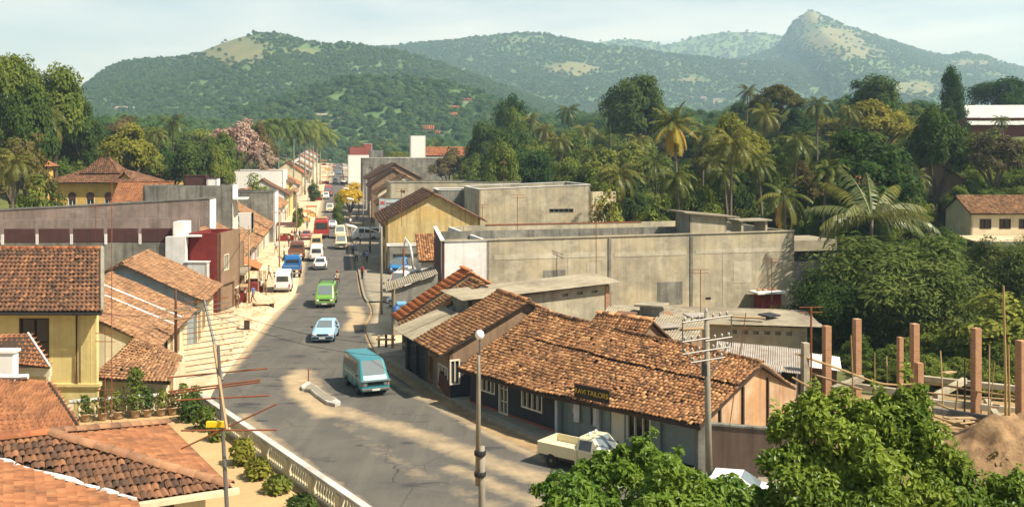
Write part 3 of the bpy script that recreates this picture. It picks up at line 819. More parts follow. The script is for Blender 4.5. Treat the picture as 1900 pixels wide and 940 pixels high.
# palms -----------------------------------------------------------
def frond(az, el, length, droop, seed, nl=26, ll=0.20, hang=0.5, lw=0.022):
    r = np.random.default_rng(seed)
    dx, dy = math.cos(az), math.sin(az)
    t = np.linspace(0, 1, 12)
    hor = np.cumsum(np.cos(el - droop * t ** 1.3)) / 12 * length; ver = np.cumsum(np.sin(el - droop * t ** 1.3)) / 12 * length
    hor -= hor[0]; ver -= ver[0]
    R = np.stack([dx * hor, dy * hor, ver], 1)
    side = np.array([-dy, dx, 0.0])
    vs_, fs_ = [], []
    for i in range(11):                                    # midrib
        w0 = 0.014 * length * (1 - t[i] * 0.85); w1 = 0.014 * length * (1 - t[i + 1] * 0.85); o = len(vs_)
        vs_ += [R[i] - side * w0, R[i] + side * w0, R[i + 1] + side * w1, R[i + 1] - side * w1]; fs_.append((o, o + 1, o + 2, o + 3))
    for sgn in (-1, 1):
        for j in range(nl):
            u = 0.14 + 0.86 * (j + r.uniform(0, .6)) / nl; u = min(u, 0.995)
            p = np.array([np.interp(u, t, R[:, q]) for q in range(3)])
            p2 = np.array([np.interp(min(u + 0.06, 1), t, R[:, q]) for q in range(3)])
            fw = p2 - p; fw = fw / (np.linalg.norm(fw) + 1e-9)
            L = ll * length * (math.sin(math.pi * min(0.12 + u * 0.86, 1.0)) ** 0.6 + 0.12) * r.uniform(0.85, 1.1)
            dirn = side * sgn * r.uniform(0.65, 0.9) + fw * 0.55 + np.array([0, 0, -hang * r.uniform(0.6, 1.3)])
            dirn /= np.linalg.norm(dirn)
            tip = p + dirn * L + np.array([0, 0, -hang * L * 0.25])
            w = fw * lw * length; o = len(vs_)
            mid = p + dirn * L * 0.55
            vs_ += [p - w * .5, p + w * .5, mid + w * .6, tip, mid - w * .6]
            fs_.append((o, o + 1, o + 2, o + 4)); fs_.append((o + 4, o + 2, o + 3, o + 3))
    return np.array(vs_), fs_
def frond_obj(args, name="frond"):
    v, f = frond(*args)
    me = bpy.data.meshes.new(name); me.from_pydata([tuple(p) for p in v], [], [tuple(dict.fromkeys(q)) for q in f]); me.update(); return me
def palm_set(seed, n, el_hi, el_lo, droop):
    r = random.Random(seed); out = []
    for i in range(n):
        u = i / (n - 1); el = math.radians(el_hi + (el_lo - el_hi) * u ** 0.8 + r.uniform(-6, 6))
        out.append((i * 2.39996 + r.uniform(-.25, .25), el, r.uniform(0.85, 1.05) * (0.8 + 0.25 * min(1, u * 2)), droop * r.uniform(0.8, 1.2), seed * 100 + i))
    return out
def joined(argl, name):
    V, Fc = [], []
    for a in argl:
        v, f = frond(*a); o = len(V); V += [tuple(p) for p in v]; Fc += [tuple(dict.fromkeys(tuple(i + o for i in q))) for q in f]
    me = bpy.data.meshes.new(name); me.from_pydata(V, [], Fc); me.update(); me.materials.append(LEAF['palm']); return me
PALM = [joined([a + (22,) for a in palm_set(s, 22, 80, -35, dr)], "crown") for s, dr in ((31, 1.5), (32, 1.25), (33, 1.7))]
ROYAL = joined([a + (22, 0.24, 0.9, 0.03) for a in palm_set(41, 15, 70, 0, 1.6)], "crown")
def palm_trunk(h, r0, r1, lean, mat, name="trunk"):
    n = 9; mb = MB()
    pts = [(lean[0] * (i / (n - 1)) ** 1.6, lean[1] * (i / (n - 1)) ** 1.6, -0.3 + (h + 0.3) * i / (n - 1)) for i in range(n)]
    rr = [r0 * (1.5 if i == 0 else 1) + (r1 - r0) * i / (n - 1) for i in range(n)]
    mb.tube(pts, rr, 9); return mb, Vector(pts[-1])
def palm(px, cy, z, wpx, label, group=None, v=0, royal=False, lean=None, name="coconut_palm", hero=None, dry=0, base=None, pale='palm'):
    x = (px - HOR_X) * z / F_PX; g = T(x, z) if base is None else base
    top = CAM_H - (cy - HOR_Y) * z / F_PX - g; L = wpx * z / F_PX * 0.55
    if lean is None: lean = (random.uniform(-.8, .8), random.uniform(-.5, .5))
    if royal: lean = (0, 0)
    t = thing(name, (x - lean[0], z - lean[1], g), label, "palm tree", group)
    mb, tip = palm_trunk(max(top, 1.0), 0.20 if not royal else 0.22, 0.13 if not royal else 0.15, lean, None)
    obj("trunk", mb, M['royal_bark'] if royal else M['palm_bark'], t, local=True, shade=True)
    if hero:
        for i, a in enumerate(hero):
            dead = a[1] < math.radians(dry) if dry else False
            o = link(bpy.data.objects.new("frond", frond_obj(a))); o.data.materials.append(LEAF['palm_dry' if dead else (pale if i % 3 != 1 else 'palm')])
            o.parent = t; o.location = tip; o.scale = (L, L, L)
            if dead: o["label"] = "dry golden hanging frond"
    else:
        o = link(bpy.data.objects.new("crown", ROYAL if royal else PALM[v % 3])); o.parent = t; o.location = tip
        o.scale = (L, L, L); o.rotation_euler = (0, 0, random.uniform(0, 6))
        if royal:
            o.material_slots[0].link = 'OBJECT'; o.material_slots[0].material = LEAF['royal']
            sh = MB().lathe((0, 0, 0), [(0.17, -1.3), (0.24, -1.0), (0.20, -0.3), (0.08, 0.25)], 8)
            s_ = obj("crown_shaft", sh, LEAF['royal'], t, local=True, shade=True); s_.location = tip
    return t

# ------------------------------------------------------------------ trees one can point to, on the slope behind the shops
tree('dense', 'dark', 1183, 136, 215, 135, "huge dark domed tree rising above the palms under the valley houses")
tree('flat', 'olive', 1443, 163, 205, 100, "flat domed yellow-green tree between two tall coconut palms on the crest")
tree('round', 'light', 1368, 226, 140, 145, "bright yellow-green rounded tree just beyond the golden palm")
tree('big_leaf', 'dark', 1590, 238, 112, 245, "very broad dark leafy tree behind the low frond-fanned palm")
tree('lumpy', 'dark', 1622, 147, 200, 115, "spreading flat-layered tree on the skyline beside the bare tan mound")
tree('cone', 'dark', 1765, 133, 185, 66, "narrow dark column tree on the skyline near the tin-roofed hall")
tree('round', 'light', 1635, 195, 165, 150, "pale yellow-green tree below the flat-layered skyline tree")
tree('tall', 'dark', 1735, 208, 128, 120, "tall dark tree between the pale tree and the twiggy brown one")
tree('loose', 'brown', 1845, 240, 125, 150, "twiggy brown half-bare tree above the long tiled school roof")
tree('lumpy', 'dark', 1858, 148, 235, 120, "dark tree behind the tin-roofed hall on the hill crest")
tree('dense', 'dark', 1925, 150, 240, 110, "dark tree cut by the picture edge behind the tin-roofed hall")
tree('droop', 'mango', 1665, 462, 72, 330, "huge mango tree of drooping pale leaves behind the brick piers", wide=1.0)
tree('droop', 'mango', 1870, 440, 84, 190, "shaded drooping tree below the long tiled school roof")
tree('shrub', 'mid', 1850, 545, 63, 210, "low leafy tree behind the rightmost brick pier")
tree('droop', 'dark', 1540, 500, 71, 150, "dark tree beside the end of the big concrete wall")
tree('shrub', 'mid', 1122, 352, 118, 90, "leafy bush in front of the slit-windowed grey wall", name="bush", cat="bush")
tree('shrub', 'mid', 1210, 372, 112, 95, "mid green bush beyond the long concrete wall, under the golden palm", name="bush", cat="bush")
tree('round', 'mid', 1290, 330, 115, 110, "leafy tree at the foot of the golden palm behind the roof hut")
tree('tall', 'dark', 950, 186, 250, 90, "tallest dark tree at the near end of the grove above the grey houses")
tree('lumpy', 'dark', 905, 232, 225, 100, "dark rounded tree overhanging the grey riverside building")
tree('round', 'dark', 945, 255, 190, 130, "broad dark tree directly above the long grey parapet")
tree('round', 'olive', 835, 280, 260, 80, "yellowish leafy tree beside the white slab tower")
tree('loose', 'light', 870, 300, 215, 60, "thin pale tree at the end of the grey riverside wall")
tree('flat', 'light', 735, 283, 345, 60, "low spreading green tree in front of the white slab tower")
H1 = palm_set(61, 40, 84, -78, 0.85)
palm(1250, 228, 118, 118, "tall golden coconut palm with dry hanging fronds standing clear of the grove", hero=H1, dry=-2, lean=(-0.6, 0.3))
H2 = [(2.75, 0.55, 1.0, 0.9, 1), (2.35, 0.95, 1.0, 0.8, 2), (2.0, 1.2, 1.05, 0.75, 3), (1.35, 1.2, 1.0, 0.9, 4), (0.75, 1.0, 1.0, 1.0, 5), (0.35, 0.65, 1.05, 1.1, 6), (3.3, 0.25, 0.95, 1.2, 7),
      (2.9, 0.05, .9, 1.3, 8), (0.1, 0.25, 1.0, 1.3, 9), (-0.4, 0.4, 1.0, 1.2, 10), (-0.9, 0.6, .95, 1.2, 11), (-1.6, 0.8, .9, 1.2, 12), (-2.3, 0.7, 1.0, 1.2, 13), (-2.8, 0.45, 1.0, 1.2, 14), (1.7, 0.5, 1.0, 1.1, 15), (0.9, 0.2, .9, 1.2, 16)]
H2 = [a + (44, 0.17, 0.85, 0.012) for a in H2]
palm(1618, 405, 82, 250, "big low coconut palm with arching fronds coloured as if catching light above the mango tree", hero=H2, lean=(0.3, 0.2), pale='palm_pale')
palm(1455, 362, 98, 130, "coconut palm with one brown hanging frond beside the flat cement roof", hero=[a + (30, 0.2, 0.5, 0.018) for a in palm_set(63, 14, 80, -55, 1.2)], dry=-38)
palm(1515, 192, 165, 84, "dark coconut palm standing alone against the hillside below the rocky peak", v=0)
palm(1388, 168, 225, 56, "small coconut palm on the skyline left of the flat domed tree", v=1)
palm(1420, 212, 155, 95, "pale-fronded coconut palm in front of the flat domed tree", v=2)
palm(1358, 262, 112, 130, "broad coconut palm right beside the golden one", v=1)
palm(1480, 262, 125, 105, "coconut palm under the dark lone palm", v=0)
palm(1255, 330, 104, 110, "coconut palm low behind the roof hut with splayed pale fronds", v=2)
palm(1148, 322, 130, 115, "coconut palm with hanging fronds behind the slit-windowed wall bush", v=0)
for i, (a, b, z, w, lb) in enumerate([(1185, 262, 175, 80, "coconut palm under the huge domed tree"), (1215, 300, 140, 90, "coconut palm half below the golden one on its shaded side"), (1305, 250, 150, 84, "coconut palm between the golden palm and the bright rounded tree"), (1342, 322, 116, 100, "low splayed palm in front of the bright rounded tree"), (1405, 298, 118, 100, "coconut palm below the flat domed tree, low in the grove"), (1535, 318, 108, 105, "palm low at the edge of the broad dark tree"), (1575, 205, 160, 70, "palm rising beside the lone dark palm"), (960, 248, 235, 60, "palm in front of the tallest dark grove tree"), (1690, 262, 140, 80, "palm between the pale tree and the tall dark tree")]):
    palm(a, b, z, w, lb, v=i)
GP = "coconut palms crowded in the grove above the grey houses"
for i, (a, b, z, w) in enumerate([(1055, 205, 235, 66), (1130, 200, 225, 60), (1155, 215, 215, 62), (1010, 240, 220, 66), (985, 222, 245, 58), (1040, 262, 190, 72), (1085, 240, 205, 66), (1000, 268, 200, 60), (1095, 285, 170, 75), (1320, 300, 135, 80), (1560, 260, 140, 80), (1700, 330, 118, 80), (1858, 222, 172, 46)]):
    if a > 1800: palm(a, b, z, w, "small young palm in front of the tin-roofed hall", v=i)
    elif a > 1650: palm(a, b, z, w, "half hidden palm between the broad leafy tree and the twiggy brown tree", v=i)
    elif a > 1300: palm(a, b, z, w, ["coconut palm behind the bright rounded tree by the golden palm", "coconut palm above the very broad dark leafy tree"][a > 1500], v=i)
    else: palm(a, b, z, w, "coconut palm, %s of nine above the grey houses counting from the white tower" % {985: 'first', 1000: 'second', 1010: 'third', 1040: 'fourth', 1055: 'fifth', 1085: 'sixth', 1095: 'seventh', 1130: 'eighth', 1155: 'ninth'}[a], GP, v=i)
env_r = [(860, 300), (900, 240), (935, 205), (1000, 230), (1060, 222), (1120, 226), (1180, 215), (1240, 250), (1300, 222), (1340, 205), (1400, 190), (1470, 185), (1540, 195), (1600, 175), (1690, 200), (1740, 215), (1800, 225), (1920, 220)]
ex, ey = [p[0] for p in env_r], [p[1] for p in env_r]
rr = random.Random(5)
FILL = [("mid", "round"), ("dark", "lumpy"), ("mid", "tall"), ("olive", "round"), ("dark", "round"), ("light", "loose"), ("mid", "lumpy"), ("dark", "tall")]
SHAPE = {'round': 'rounded', 'lumpy': 'lumpy', 'tall': 'tall', 'loose': 'thin'}
LM_R = [(905, "the dark riverside tree"), (1055, "the crowded coconut palms"), (1185, "the huge domed tree"), (1250, "the golden palm"), (1368, "the bright rounded tree"), (1443, "the flat domed tree"), (1515, "the lone dark palm"), (1622, "the flat-layered tree"), (1735, "the tall shadowed tree"), (1845, "the twiggy brown tree")]
LM_L = [(20, "the tallest edge tree"), (105, "the great leafy tree"), (235, "the yellow-green spreading tree"), (322, "the palm above the villa"), (440, "the pink blossom tree"), (540, "the royal palms")]
def beside(px, lms):
    d, nm = min((abs(px - a), (a, b)) for a, b in lms)
    side = "left of" if px < nm[0] else "right of"
    return ("just " if d < 22 else "further ") + side + " " + nm[1]
WORD = {"mid": "mid green", "dark": "dark green", "olive": "olive", "light": "pale green"}
for z, dy in ((250, 0), (205, 26), (165, 58), (135, 98), (118, 135)):
    px = 870 + rr.uniform(0, 30)
    while px < 1930:
        w = rr.uniform(68, 112); top = np.interp(px, ex, ey) + dy + rr.uniform(-6, 26)
        lo = 165 if px < 1110 else 112
        ok = z >= lo and not (px > 1760 and 185 <= z <= 210) and not (px > 1745 and z < 190 and (z < 125 or top < 245)) and not (px > 1740 and z < 215)
        if ok and top < 330 - (0 if px > 1100 else 20):
            lf, kd = rr.choice(FILL)
            tree(kd, lf, px, top, z + rr.uniform(-9, 9), w, "%s %s grove tree, %s row, %s" % (WORD[lf], SHAPE[kd], {250: 'rear', 205: 'fourth', 165: 'third', 135: 'second', 118: 'front'}[z], beside(px, LM_R)), "%s trees of the grove behind the concrete wall" % WORD[lf])
        px += rr.uniform(46, 72)

# ------------------------------------------------------------------ trees beyond the houses on the other side of the street
tree('dense', 'mid', 20, 98, 150, 130, "tallest leafy tree at the picture edge above the hipped house")
tree('lumpy', 'mid', 105, 132, 160, 120, "great leafy tree second from the picture edge above the hipped house")
tree('tall', 'dark', 55, 170, 135, 120, "dark tree standing between the two tallest trees and the edge palm")
tree('round', 'dark', 150, 196, 170, 90, "dark tree on the slope just above the hipped tile roof")
tree('round', 'light', 235, 240, 165, 130, "yellow-green spreading tree right behind the hipped tile roof")
tree('round', 'mid', 262, 268, 172, 100, "leafy tree beside the hipped ochre house and its pink roof")
tree('loose', 'olive', 40, 250, 118, 150, "olive feathery bamboo clump at the picture edge beside the ochre house", name="bamboo_clump", cat="bamboo")
tree('shrub', 'mid', 60, 335, 112, 100, "low hedge bush in front of the ochre house, nearest the picture edge", name="bush", cat="bush")
tree('shrub', 'dark', 100, 348, 118, 70, "low dark bush against the ochre house wall", name="bush", cat="bush")
tree('loose', 'pink', 440, 222, 235, 130, "dusty pink blossoming tree in front of the royal palms", name="blossom_tree")
tree('loose', 'pink', 492, 272, 225, 60, "smaller pink blossoming tree at the foot of the royal palms", name="blossom_tree")
tree('round', 'dark', 395, 262, 215, 80, "dark tree beside the dusty pink blossoming tree")
tree('round', 'dark', 360, 285, 185, 70, "dark rounded tree in front of the pink blossoming tree, by the ochre villa")
tree('shrub', 'mid', 478, 328, 165, 75, "round green bush overhanging the grey sidewall behind the street roofs", name="bush", cat="bush")
tree('shrub', 'mid', 553, 378, 182, 24, "small green street bush beside the orange stalls", name="bush", cat="bush")
tree('shrub', 'dark', 582, 335, 270, 26, "small dark street bush below the royal palms", name="bush", cat="bush")
tree('shrub', 'dark', 427, 355, 124, 34, "dark bush squeezed between the tall grey house and the roofs", name="bush", cat="bush")
tree('round', 'flame', 649, 343, 192, 64, "street tree covered in bright yellow blossom", name="flowering_tree")
tree('shrub', 'mid', 628, 362, 185, 24, "green leafy base bush under the yellow blossom tree", name="bush", cat="bush")
palm(30, 300, 104, 110, "leaning coconut palm with bright fronds at the picture edge by the ochre house", v=2, lean=(0.8, 0))
palm(85, 215, 150, 120, "dark tall palm between the great trees at the picture edge", v=0)
palm(322, 225, 205, 72, "coconut palm standing above the ochre villa", v=1)
palm(290, 248, 195, 62, "coconut palm just beside the yellow-green spreading tree", v=2)
GR = "royal palms in a double row at the end of the street"
for i, (a, b, z) in enumerate([(487, 245, 262), (503, 240, 285), (517, 236, 272), (531, 250, 300), (545, 240, 290), (556, 248, 310), (566, 240, 300), (574, 252, 325), (581, 244, 315), (588, 254, 340), (594, 258, 355)]):
    palm(a, b - 6, z, 84, "royal palm with pale trunk, %s in the row counting towards the street" % ["first", "second", "third", "fourth", "fifth", "sixth", "seventh", "eighth", "ninth", "tenth", "eleventh"][i], GR, royal=True, name="royal_palm")
env_l = [(0, 190), (150, 205), (200, 215), (260, 225), (330, 228), (400, 235), (470, 240), (530, 245), (600, 262)]
ex, ey = [p[0] for p in env_l], [p[1] for p in env_l]
for z, dy in ((250, 0), (210, 18), (178, 44)):
    px = -10.0
    while px < (505 if z > 240 else 420):
        w = rr.uniform(60, 100); top = np.interp(px, ex, ey) + dy + rr.uniform(-8, 18)
        lf, kd = rr.choice(FILL)
        tree(kd, lf, px, top, z + rr.uniform(-9, 9), w, "%s %s slope tree, %s row, %s" % (WORD[lf], SHAPE[kd], {250: 'rear', 210: 'middle', 178: 'front'}[z], beside(px, LM_L)), "%s trees of the slope above the ochre houses" % WORD[lf])
        px += rr.uniform(48, 75)
for i, (a, b, z, w) in enumerate([(612, 266, 800, 34), (628, 270, 840, 34), (596, 260, 760, 40), (645, 264, 780, 38), (660, 266, 480, 36), (690, 268, 470, 40), (720, 262, 500, 40), (700, 258, 600, 45), (800, 262, 420, 46), (820, 268, 380, 46)]):
    tree('round', ['mid', 'dark'][i % 2], a, b, z, w, "far %s tree, %s" % (["mid green", "dark green"][i % 2], ["straight above the street end", "just right of the street end", "between street end and royal palms", "behind the red and white block", "left above the red stair tower", "above the grey stair head", "right of the grey stair head", "highest behind the grey stair head", "just right of the white slab tower", "between slab tower and yellowish tree"][i]), "trees at the far end of the street")

# ------------------------------------------------------------------ far woods: instances on the hills and in the valley
cr = {}
for o in bpy.data.objects:
    if o.name.startswith("crown") and o.data in (PROTO['round'][0], PROTO['lumpy'][0], PROTO['tall'][0]) and o.data.name not in cr:
        cr[o.data.name] = o
CROWNS = list(cr.values())
def forest(name, pts, sizes, label, r, leaf='forest', tall=(0.75, 1.15)):
    me = bpy.data.meshes.new(name); me.vertices.add(len(pts)); me.vertices.foreach_set("co", np.asarray(pts, np.float32).ravel())
    a = me.attributes.new("sc", 'FLOAT_VECTOR', 'POINT')
    s = np.stack([sizes, sizes, sizes * r.uniform(*tall, len(pts))], 1); a.data.foreach_set("vector", s.astype(np.float32).ravel())
    a = me.attributes.new("rot", 'FLOAT_VECTOR', 'POINT')
    s = np.stack([np.zeros(len(pts)), np.zeros(len(pts)), r.uniform(0, 6.28, len(pts))], 1); a.data.foreach_set("vector", s.astype(np.float32).ravel())
    a = me.attributes.new("pick", 'INT', 'POINT'); a.data.foreach_set("value", r.integers(0, len(CROWNS), len(pts)).astype(np.int32))
    o = link(bpy.data.objects.new(name, me)); tag(o, label, "wood", kind="stuff")
    ng = bpy.data.node_groups.new(name, 'GeometryNodeTree')
    ng.interface.new_socket("Geometry", in_out='INPUT', socket_type='NodeSocketGeometry'); ng.interface.new_socket("Geometry", in_out='OUTPUT', socket_type='NodeSocketGeometry')
    n, l = ng.nodes, ng.links
    gi = n.new("NodeGroupInput"); go = n.new("NodeGroupOutput"); jn = n.new("GeometryNodeJoinGeometry")
    def named(nm, ty):
        q = n.new("GeometryNodeInputNamedAttribute"); q.data_type = ty; q.inputs["Name"].default_value = nm; return q.outputs["Attribute"]
    sc_, rt_, pk_ = named("sc", 'FLOAT_VECTOR'), named("rot", 'FLOAT_VECTOR'), named("pick", 'INT')
    for i, c in enumerate(CROWNS):
        oi = n.new("GeometryNodeObjectInfo"); oi.inputs["Object"].default_value = c; oi.transform_space = 'ORIGINAL'
        sm = n.new("GeometryNodeSetMaterial"); sm.inputs["Material"].default_value = LEAF[leaf]
        ip = n.new("GeometryNodeInstanceOnPoints"); cp = n.new("FunctionNodeCompare"); cp.data_type = 'INT'; cp.operation = 'EQUAL'; cp.inputs[3].default_value = i
        l.new(pk_, cp.inputs[2]); l.new(cp.outputs[0], ip.inputs["Selection"])
        l.new(gi.outputs[0], ip.inputs["Points"]); l.new(oi.outputs["Geometry"], sm.inputs["Geometry"]); l.new(sm.outputs[0], ip.inputs["Instance"])
        l.new(rt_, ip.inputs["Rotation"]); l.new(sc_, ip.inputs["Scale"]); l.new(ip.outputs[0], jn.inputs[0])
    l.new(jn.outputs[0], go.inputs[0])
    md = o.modifiers.new("trees", 'NODES'); md.node_group = ng
    return o
HILL_LABEL = {"wooded_hill": "bluish green woods covering the nearest rounded hill", "forested_spur": "dark green woods on the low spur behind the town", "long_ridge": "hazy woods on the long ridge beyond the valley",
              "rocky_peak": "scattered woods below the pointed rocky peak", "blue_far_ridge": "blue woods on the farthest ridge"}
for hn, (pt, sz, r_) in FOREST.items():
    p = pt.copy(); p[:, 2] -= sz * 0.3
    forest(hn + "_forest", p, sz, HILL_LABEL[hn], r_)
r_ = np.random.default_rng(78)
n = 5200
uz = np.concatenate([r_.uniform(56, 300, n - 900), r_.uniform(56, 74, 900)]); upx = r_.uniform(-30, 1930, n); ux = (upx - HOR_X) * uz / F_PX
uo = ux - street_x(uz)
keep = ((ux > 16) & (uz > 56.5) & ~((ux < 21.5) & (uz < 73)) & ~((ux < 33) & (uz > 75) & (uz < 104)) & ~((ux > 46) & (uz > 100) & (uz < 121)) & ~((ux > 74) & (uz > 140)) & ~((ux < 32) & (uz < 92) & (uz > 76))) | ((uo > 38) & (uz > 152)) | ((uo < -34) & (uz > 160)) | ((uo < -52) & (uz > 108) & ((uz < 138) | (uz > 162)))
keep &= (r_.random(n) < np.clip(uz / 170, .45, 1)) & ~((ux > 74) & (uz > 140) & (uz < 215))
ux, uz = ux[keep], uz[keep]
usz = r_.uniform(2.6, 5.5, len(ux)) * np.clip(uz / 110, .55, 1.3)
CROWNS_T = CROWNS; CROWNS = [next(o for o in bpy.data.objects if o.name.startswith("crown") and o.data == PROTO['shrub'][0]), CROWNS_T[0]]
forest("undergrowth", np.stack([ux, uz, terrain(ux, uz) - .5], 1), usz, "tangled bushes covering the slopes between the trees", r_, 'mid', (.6, 1.0))
CROWNS = CROWNS_T
r_ = np.random.default_rng(77)
n = 5200
vz = r_.uniform(270, 900, n) ; vpx = r_.uniform(-40, 1940, n); vx = (vpx - HOR_X) * vz / F_PX
off = vx - street_x(vz)
keep = (np.abs(off) > 22) & ~((vz < 420) & (vpx > 560) & (vpx < 880)) & (r_.random(n) < vz / 900 + 0.25)
vx, vz = vx[keep], vz[keep]
forest("valley_forest", np.stack([vx, vz, terrain(vx, vz) - 2.0], 1), r_.uniform(8, 13, len(vx)), "green treetops filling the valley behind the town", r_)
# ------------------------------------------------------------------ building kit
def V2(p): return Vector((p[0], p[1]))
def wf(p0, p1):
    p0, p1 = V2(p0), V2(p1); d = (p1 - p0); L = d.length; d = d / L; n = Vector((d.y, -d.x))
    return (lambda s, t, z: Vector((p0.x + d.x * s + n.x * t, p0.y + d.y * s + n.y * t, z))), L

def window(par, fr, s0, s1, a, b, fmat, nm=2, bars=1, depth=0.12, pane=None, name="window", fw=0.07):
    f = MB()
    f.fbox(fr, s0, s0 + fw, -depth, 0.03, a, b); f.fbox(fr, s1 - fw, s1, -depth, 0.03, a, b)
    f.fbox(fr, s0 + fw, s1 - fw, -depth, 0.025, a, a + fw); f.fbox(fr, s0 + fw, s1 - fw, -depth, 0.025, b - fw, b)
    for i in range(1, nm):
        c = s0 + (s1 - s0) * i / nm; f.fbox(fr, c - fw * .35, c + fw * .35, -depth + .01, 0.015, a + fw, b - fw)
    for i in range(1, bars):
        c = a + (b - a) * i / bars; f.fbox(fr, s0 + fw, s1 - fw, -depth + .02, 0.005, c - fw * .25, c + fw * .25)
    o = obj(name, f, fmat, par)
    cuts = [s0 + fw + (s1 - s0 - 2 * fw) * i / nm for i in range(nm + 1)]
    for i in range(nm):
        g = MB().fbox(fr, cuts[i] + .01, cuts[i + 1] - .01, -depth - .03, -depth + .015, a + fw, b - fw)
        obj("pane", g, pane or M['glass'], o)
    return o

def wall(par, mat, p0, p1, z0, z1, z1b=None, ops=(), th=0.22, name="wall"):
    """wall whose outer face is to the right of p0 -> p1; ops: (s0, s1, a, b, kind, ...) real openings, heights above z0"""
    fr, L = wf(p0, p1); z1b = z1 if z1b is None else z1b
    mb = MB(); top = lambda s: z1 + (z1b - z1) * s / L
    ss = sorted({0.0, L, *[o[0] for o in ops], *[o[1] for o in ops]}); zz = sorted({z0, *[z0 + o[2] for o in ops], *[z0 + o[3] for o in ops]})
    for i in range(len(ss) - 1):
        sa, sb = ss[i], ss[i + 1]
        for j in range(len(zz)):
            za = zz[j]; last = j == len(zz) - 1
            ca, cb = (top(sa), top(sb)) if last else (zz[j + 1], zz[j + 1])
            m = (sa + sb) / 2; mz = za + 0.01
            if any(o[0] - 1e-6 <= sa and sb <= o[1] + 1e-6 and z0 + o[2] - 1e-6 <= za and (ca <= z0 + o[3] + 1e-6) for o in ops): continue
            mb.add([fr(sa, 0, za), fr(sb, 0, za), fr(sb, 0, cb), fr(sa, 0, ca)], [(0, 1, 2, 3)])
    q = [fr(0, 0, z0), fr(L, 0, z0), fr(L, 0, z1b), fr(0, 0, z1)]; r = [fr(0, -th, z0), fr(L, -th, z0), fr(L, -th, z1b), fr(0, -th, z1)]
    mb.add(q + r, [(4, 7, 6, 5), (3, 2, 6, 7), (0, 3, 7, 4), (1, 5, 6, 2)])
    for o in ops:
        s0, s1, a, b = o[0], o[1], z0 + o[2], z0 + o[3]; d = -th + .005
        mb.add([fr(s0, 0, a), fr(s1, 0, a), fr(s1, 0, b), fr(s0, 0, b), fr(s0, d, a), fr(s1, d, a), fr(s1, d, b), fr(s0, d, b)],
               [(0, 4, 5, 1), (1, 5, 6, 2), (2, 6, 7, 3), (3, 7, 4, 0)])
    w = obj(name, mb, mat, par)
    for o in ops:
        s0, s1, a, b, k = o[0], o[1], z0 + o[2], z0 + o[3], o[4]
        fm = o[5] if len(o) > 5 else M['wood_cream']
        if k == 'win': window(par, fr, s0, s1, a, b, fm, o[6] if len(o) > 6 else 2, o[7] if len(o) > 7 else 1)
        elif k == 'door':
            d_ = window(par, fr, s0, s1, a, b, fm, o[6] if len(o) > 6 else 2, 3, 0.12, o[8] if len(o) > 8 else fm, "door")
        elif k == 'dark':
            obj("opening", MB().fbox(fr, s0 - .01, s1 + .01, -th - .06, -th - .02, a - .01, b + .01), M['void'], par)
        elif k == 'panel':
            obj("shutter", MB().fbox(fr, s0, s1, -0.12, -0.06, a, b), fm, par)
    return w

# --- roof tiles
def tile_template(kind, w, l):
    if kind == 'country':
        prof = [(-.5, 0), (-.36, .20), (-.12, .34), (.14, .33), (.37, .18), (.5, 0)]
    elif kind == 'barrel':
        prof = [(-.5, .02), (-.40, .0), (-.22, .26), (.05, .32), (.30, .20), (.5, .02)]
    elif kind == 'rib':
        prof = [(-.5, .0), (-.46, .02), (.36, .02), (.40, .16), (.48, .16), (.5, .0)]
    else:
        prof = [(-.5, .16), (-.36, .0), (-.06, .09), (.18, .0), (.36, .22), (.5, .16)]
    top = [(x * w, 0.0, z * w + 0.012) for x, z in prof]; up = [(x * w * .93, l, z * w * .85) for x, z in prof]; lip = [(x * w, 0.004, z * w - 0.022) for x, z in prof]
    n = len(prof); v = top + up + lip; f = []
    for i in range(n - 1):
        f.append((i, i + 1, n + i + 1, n + i)); f.append((i + 1, i, 2 * n + i, 2 * n + i + 1))
    return np.array(v), np.array(f)
TILE_CACHE = {}
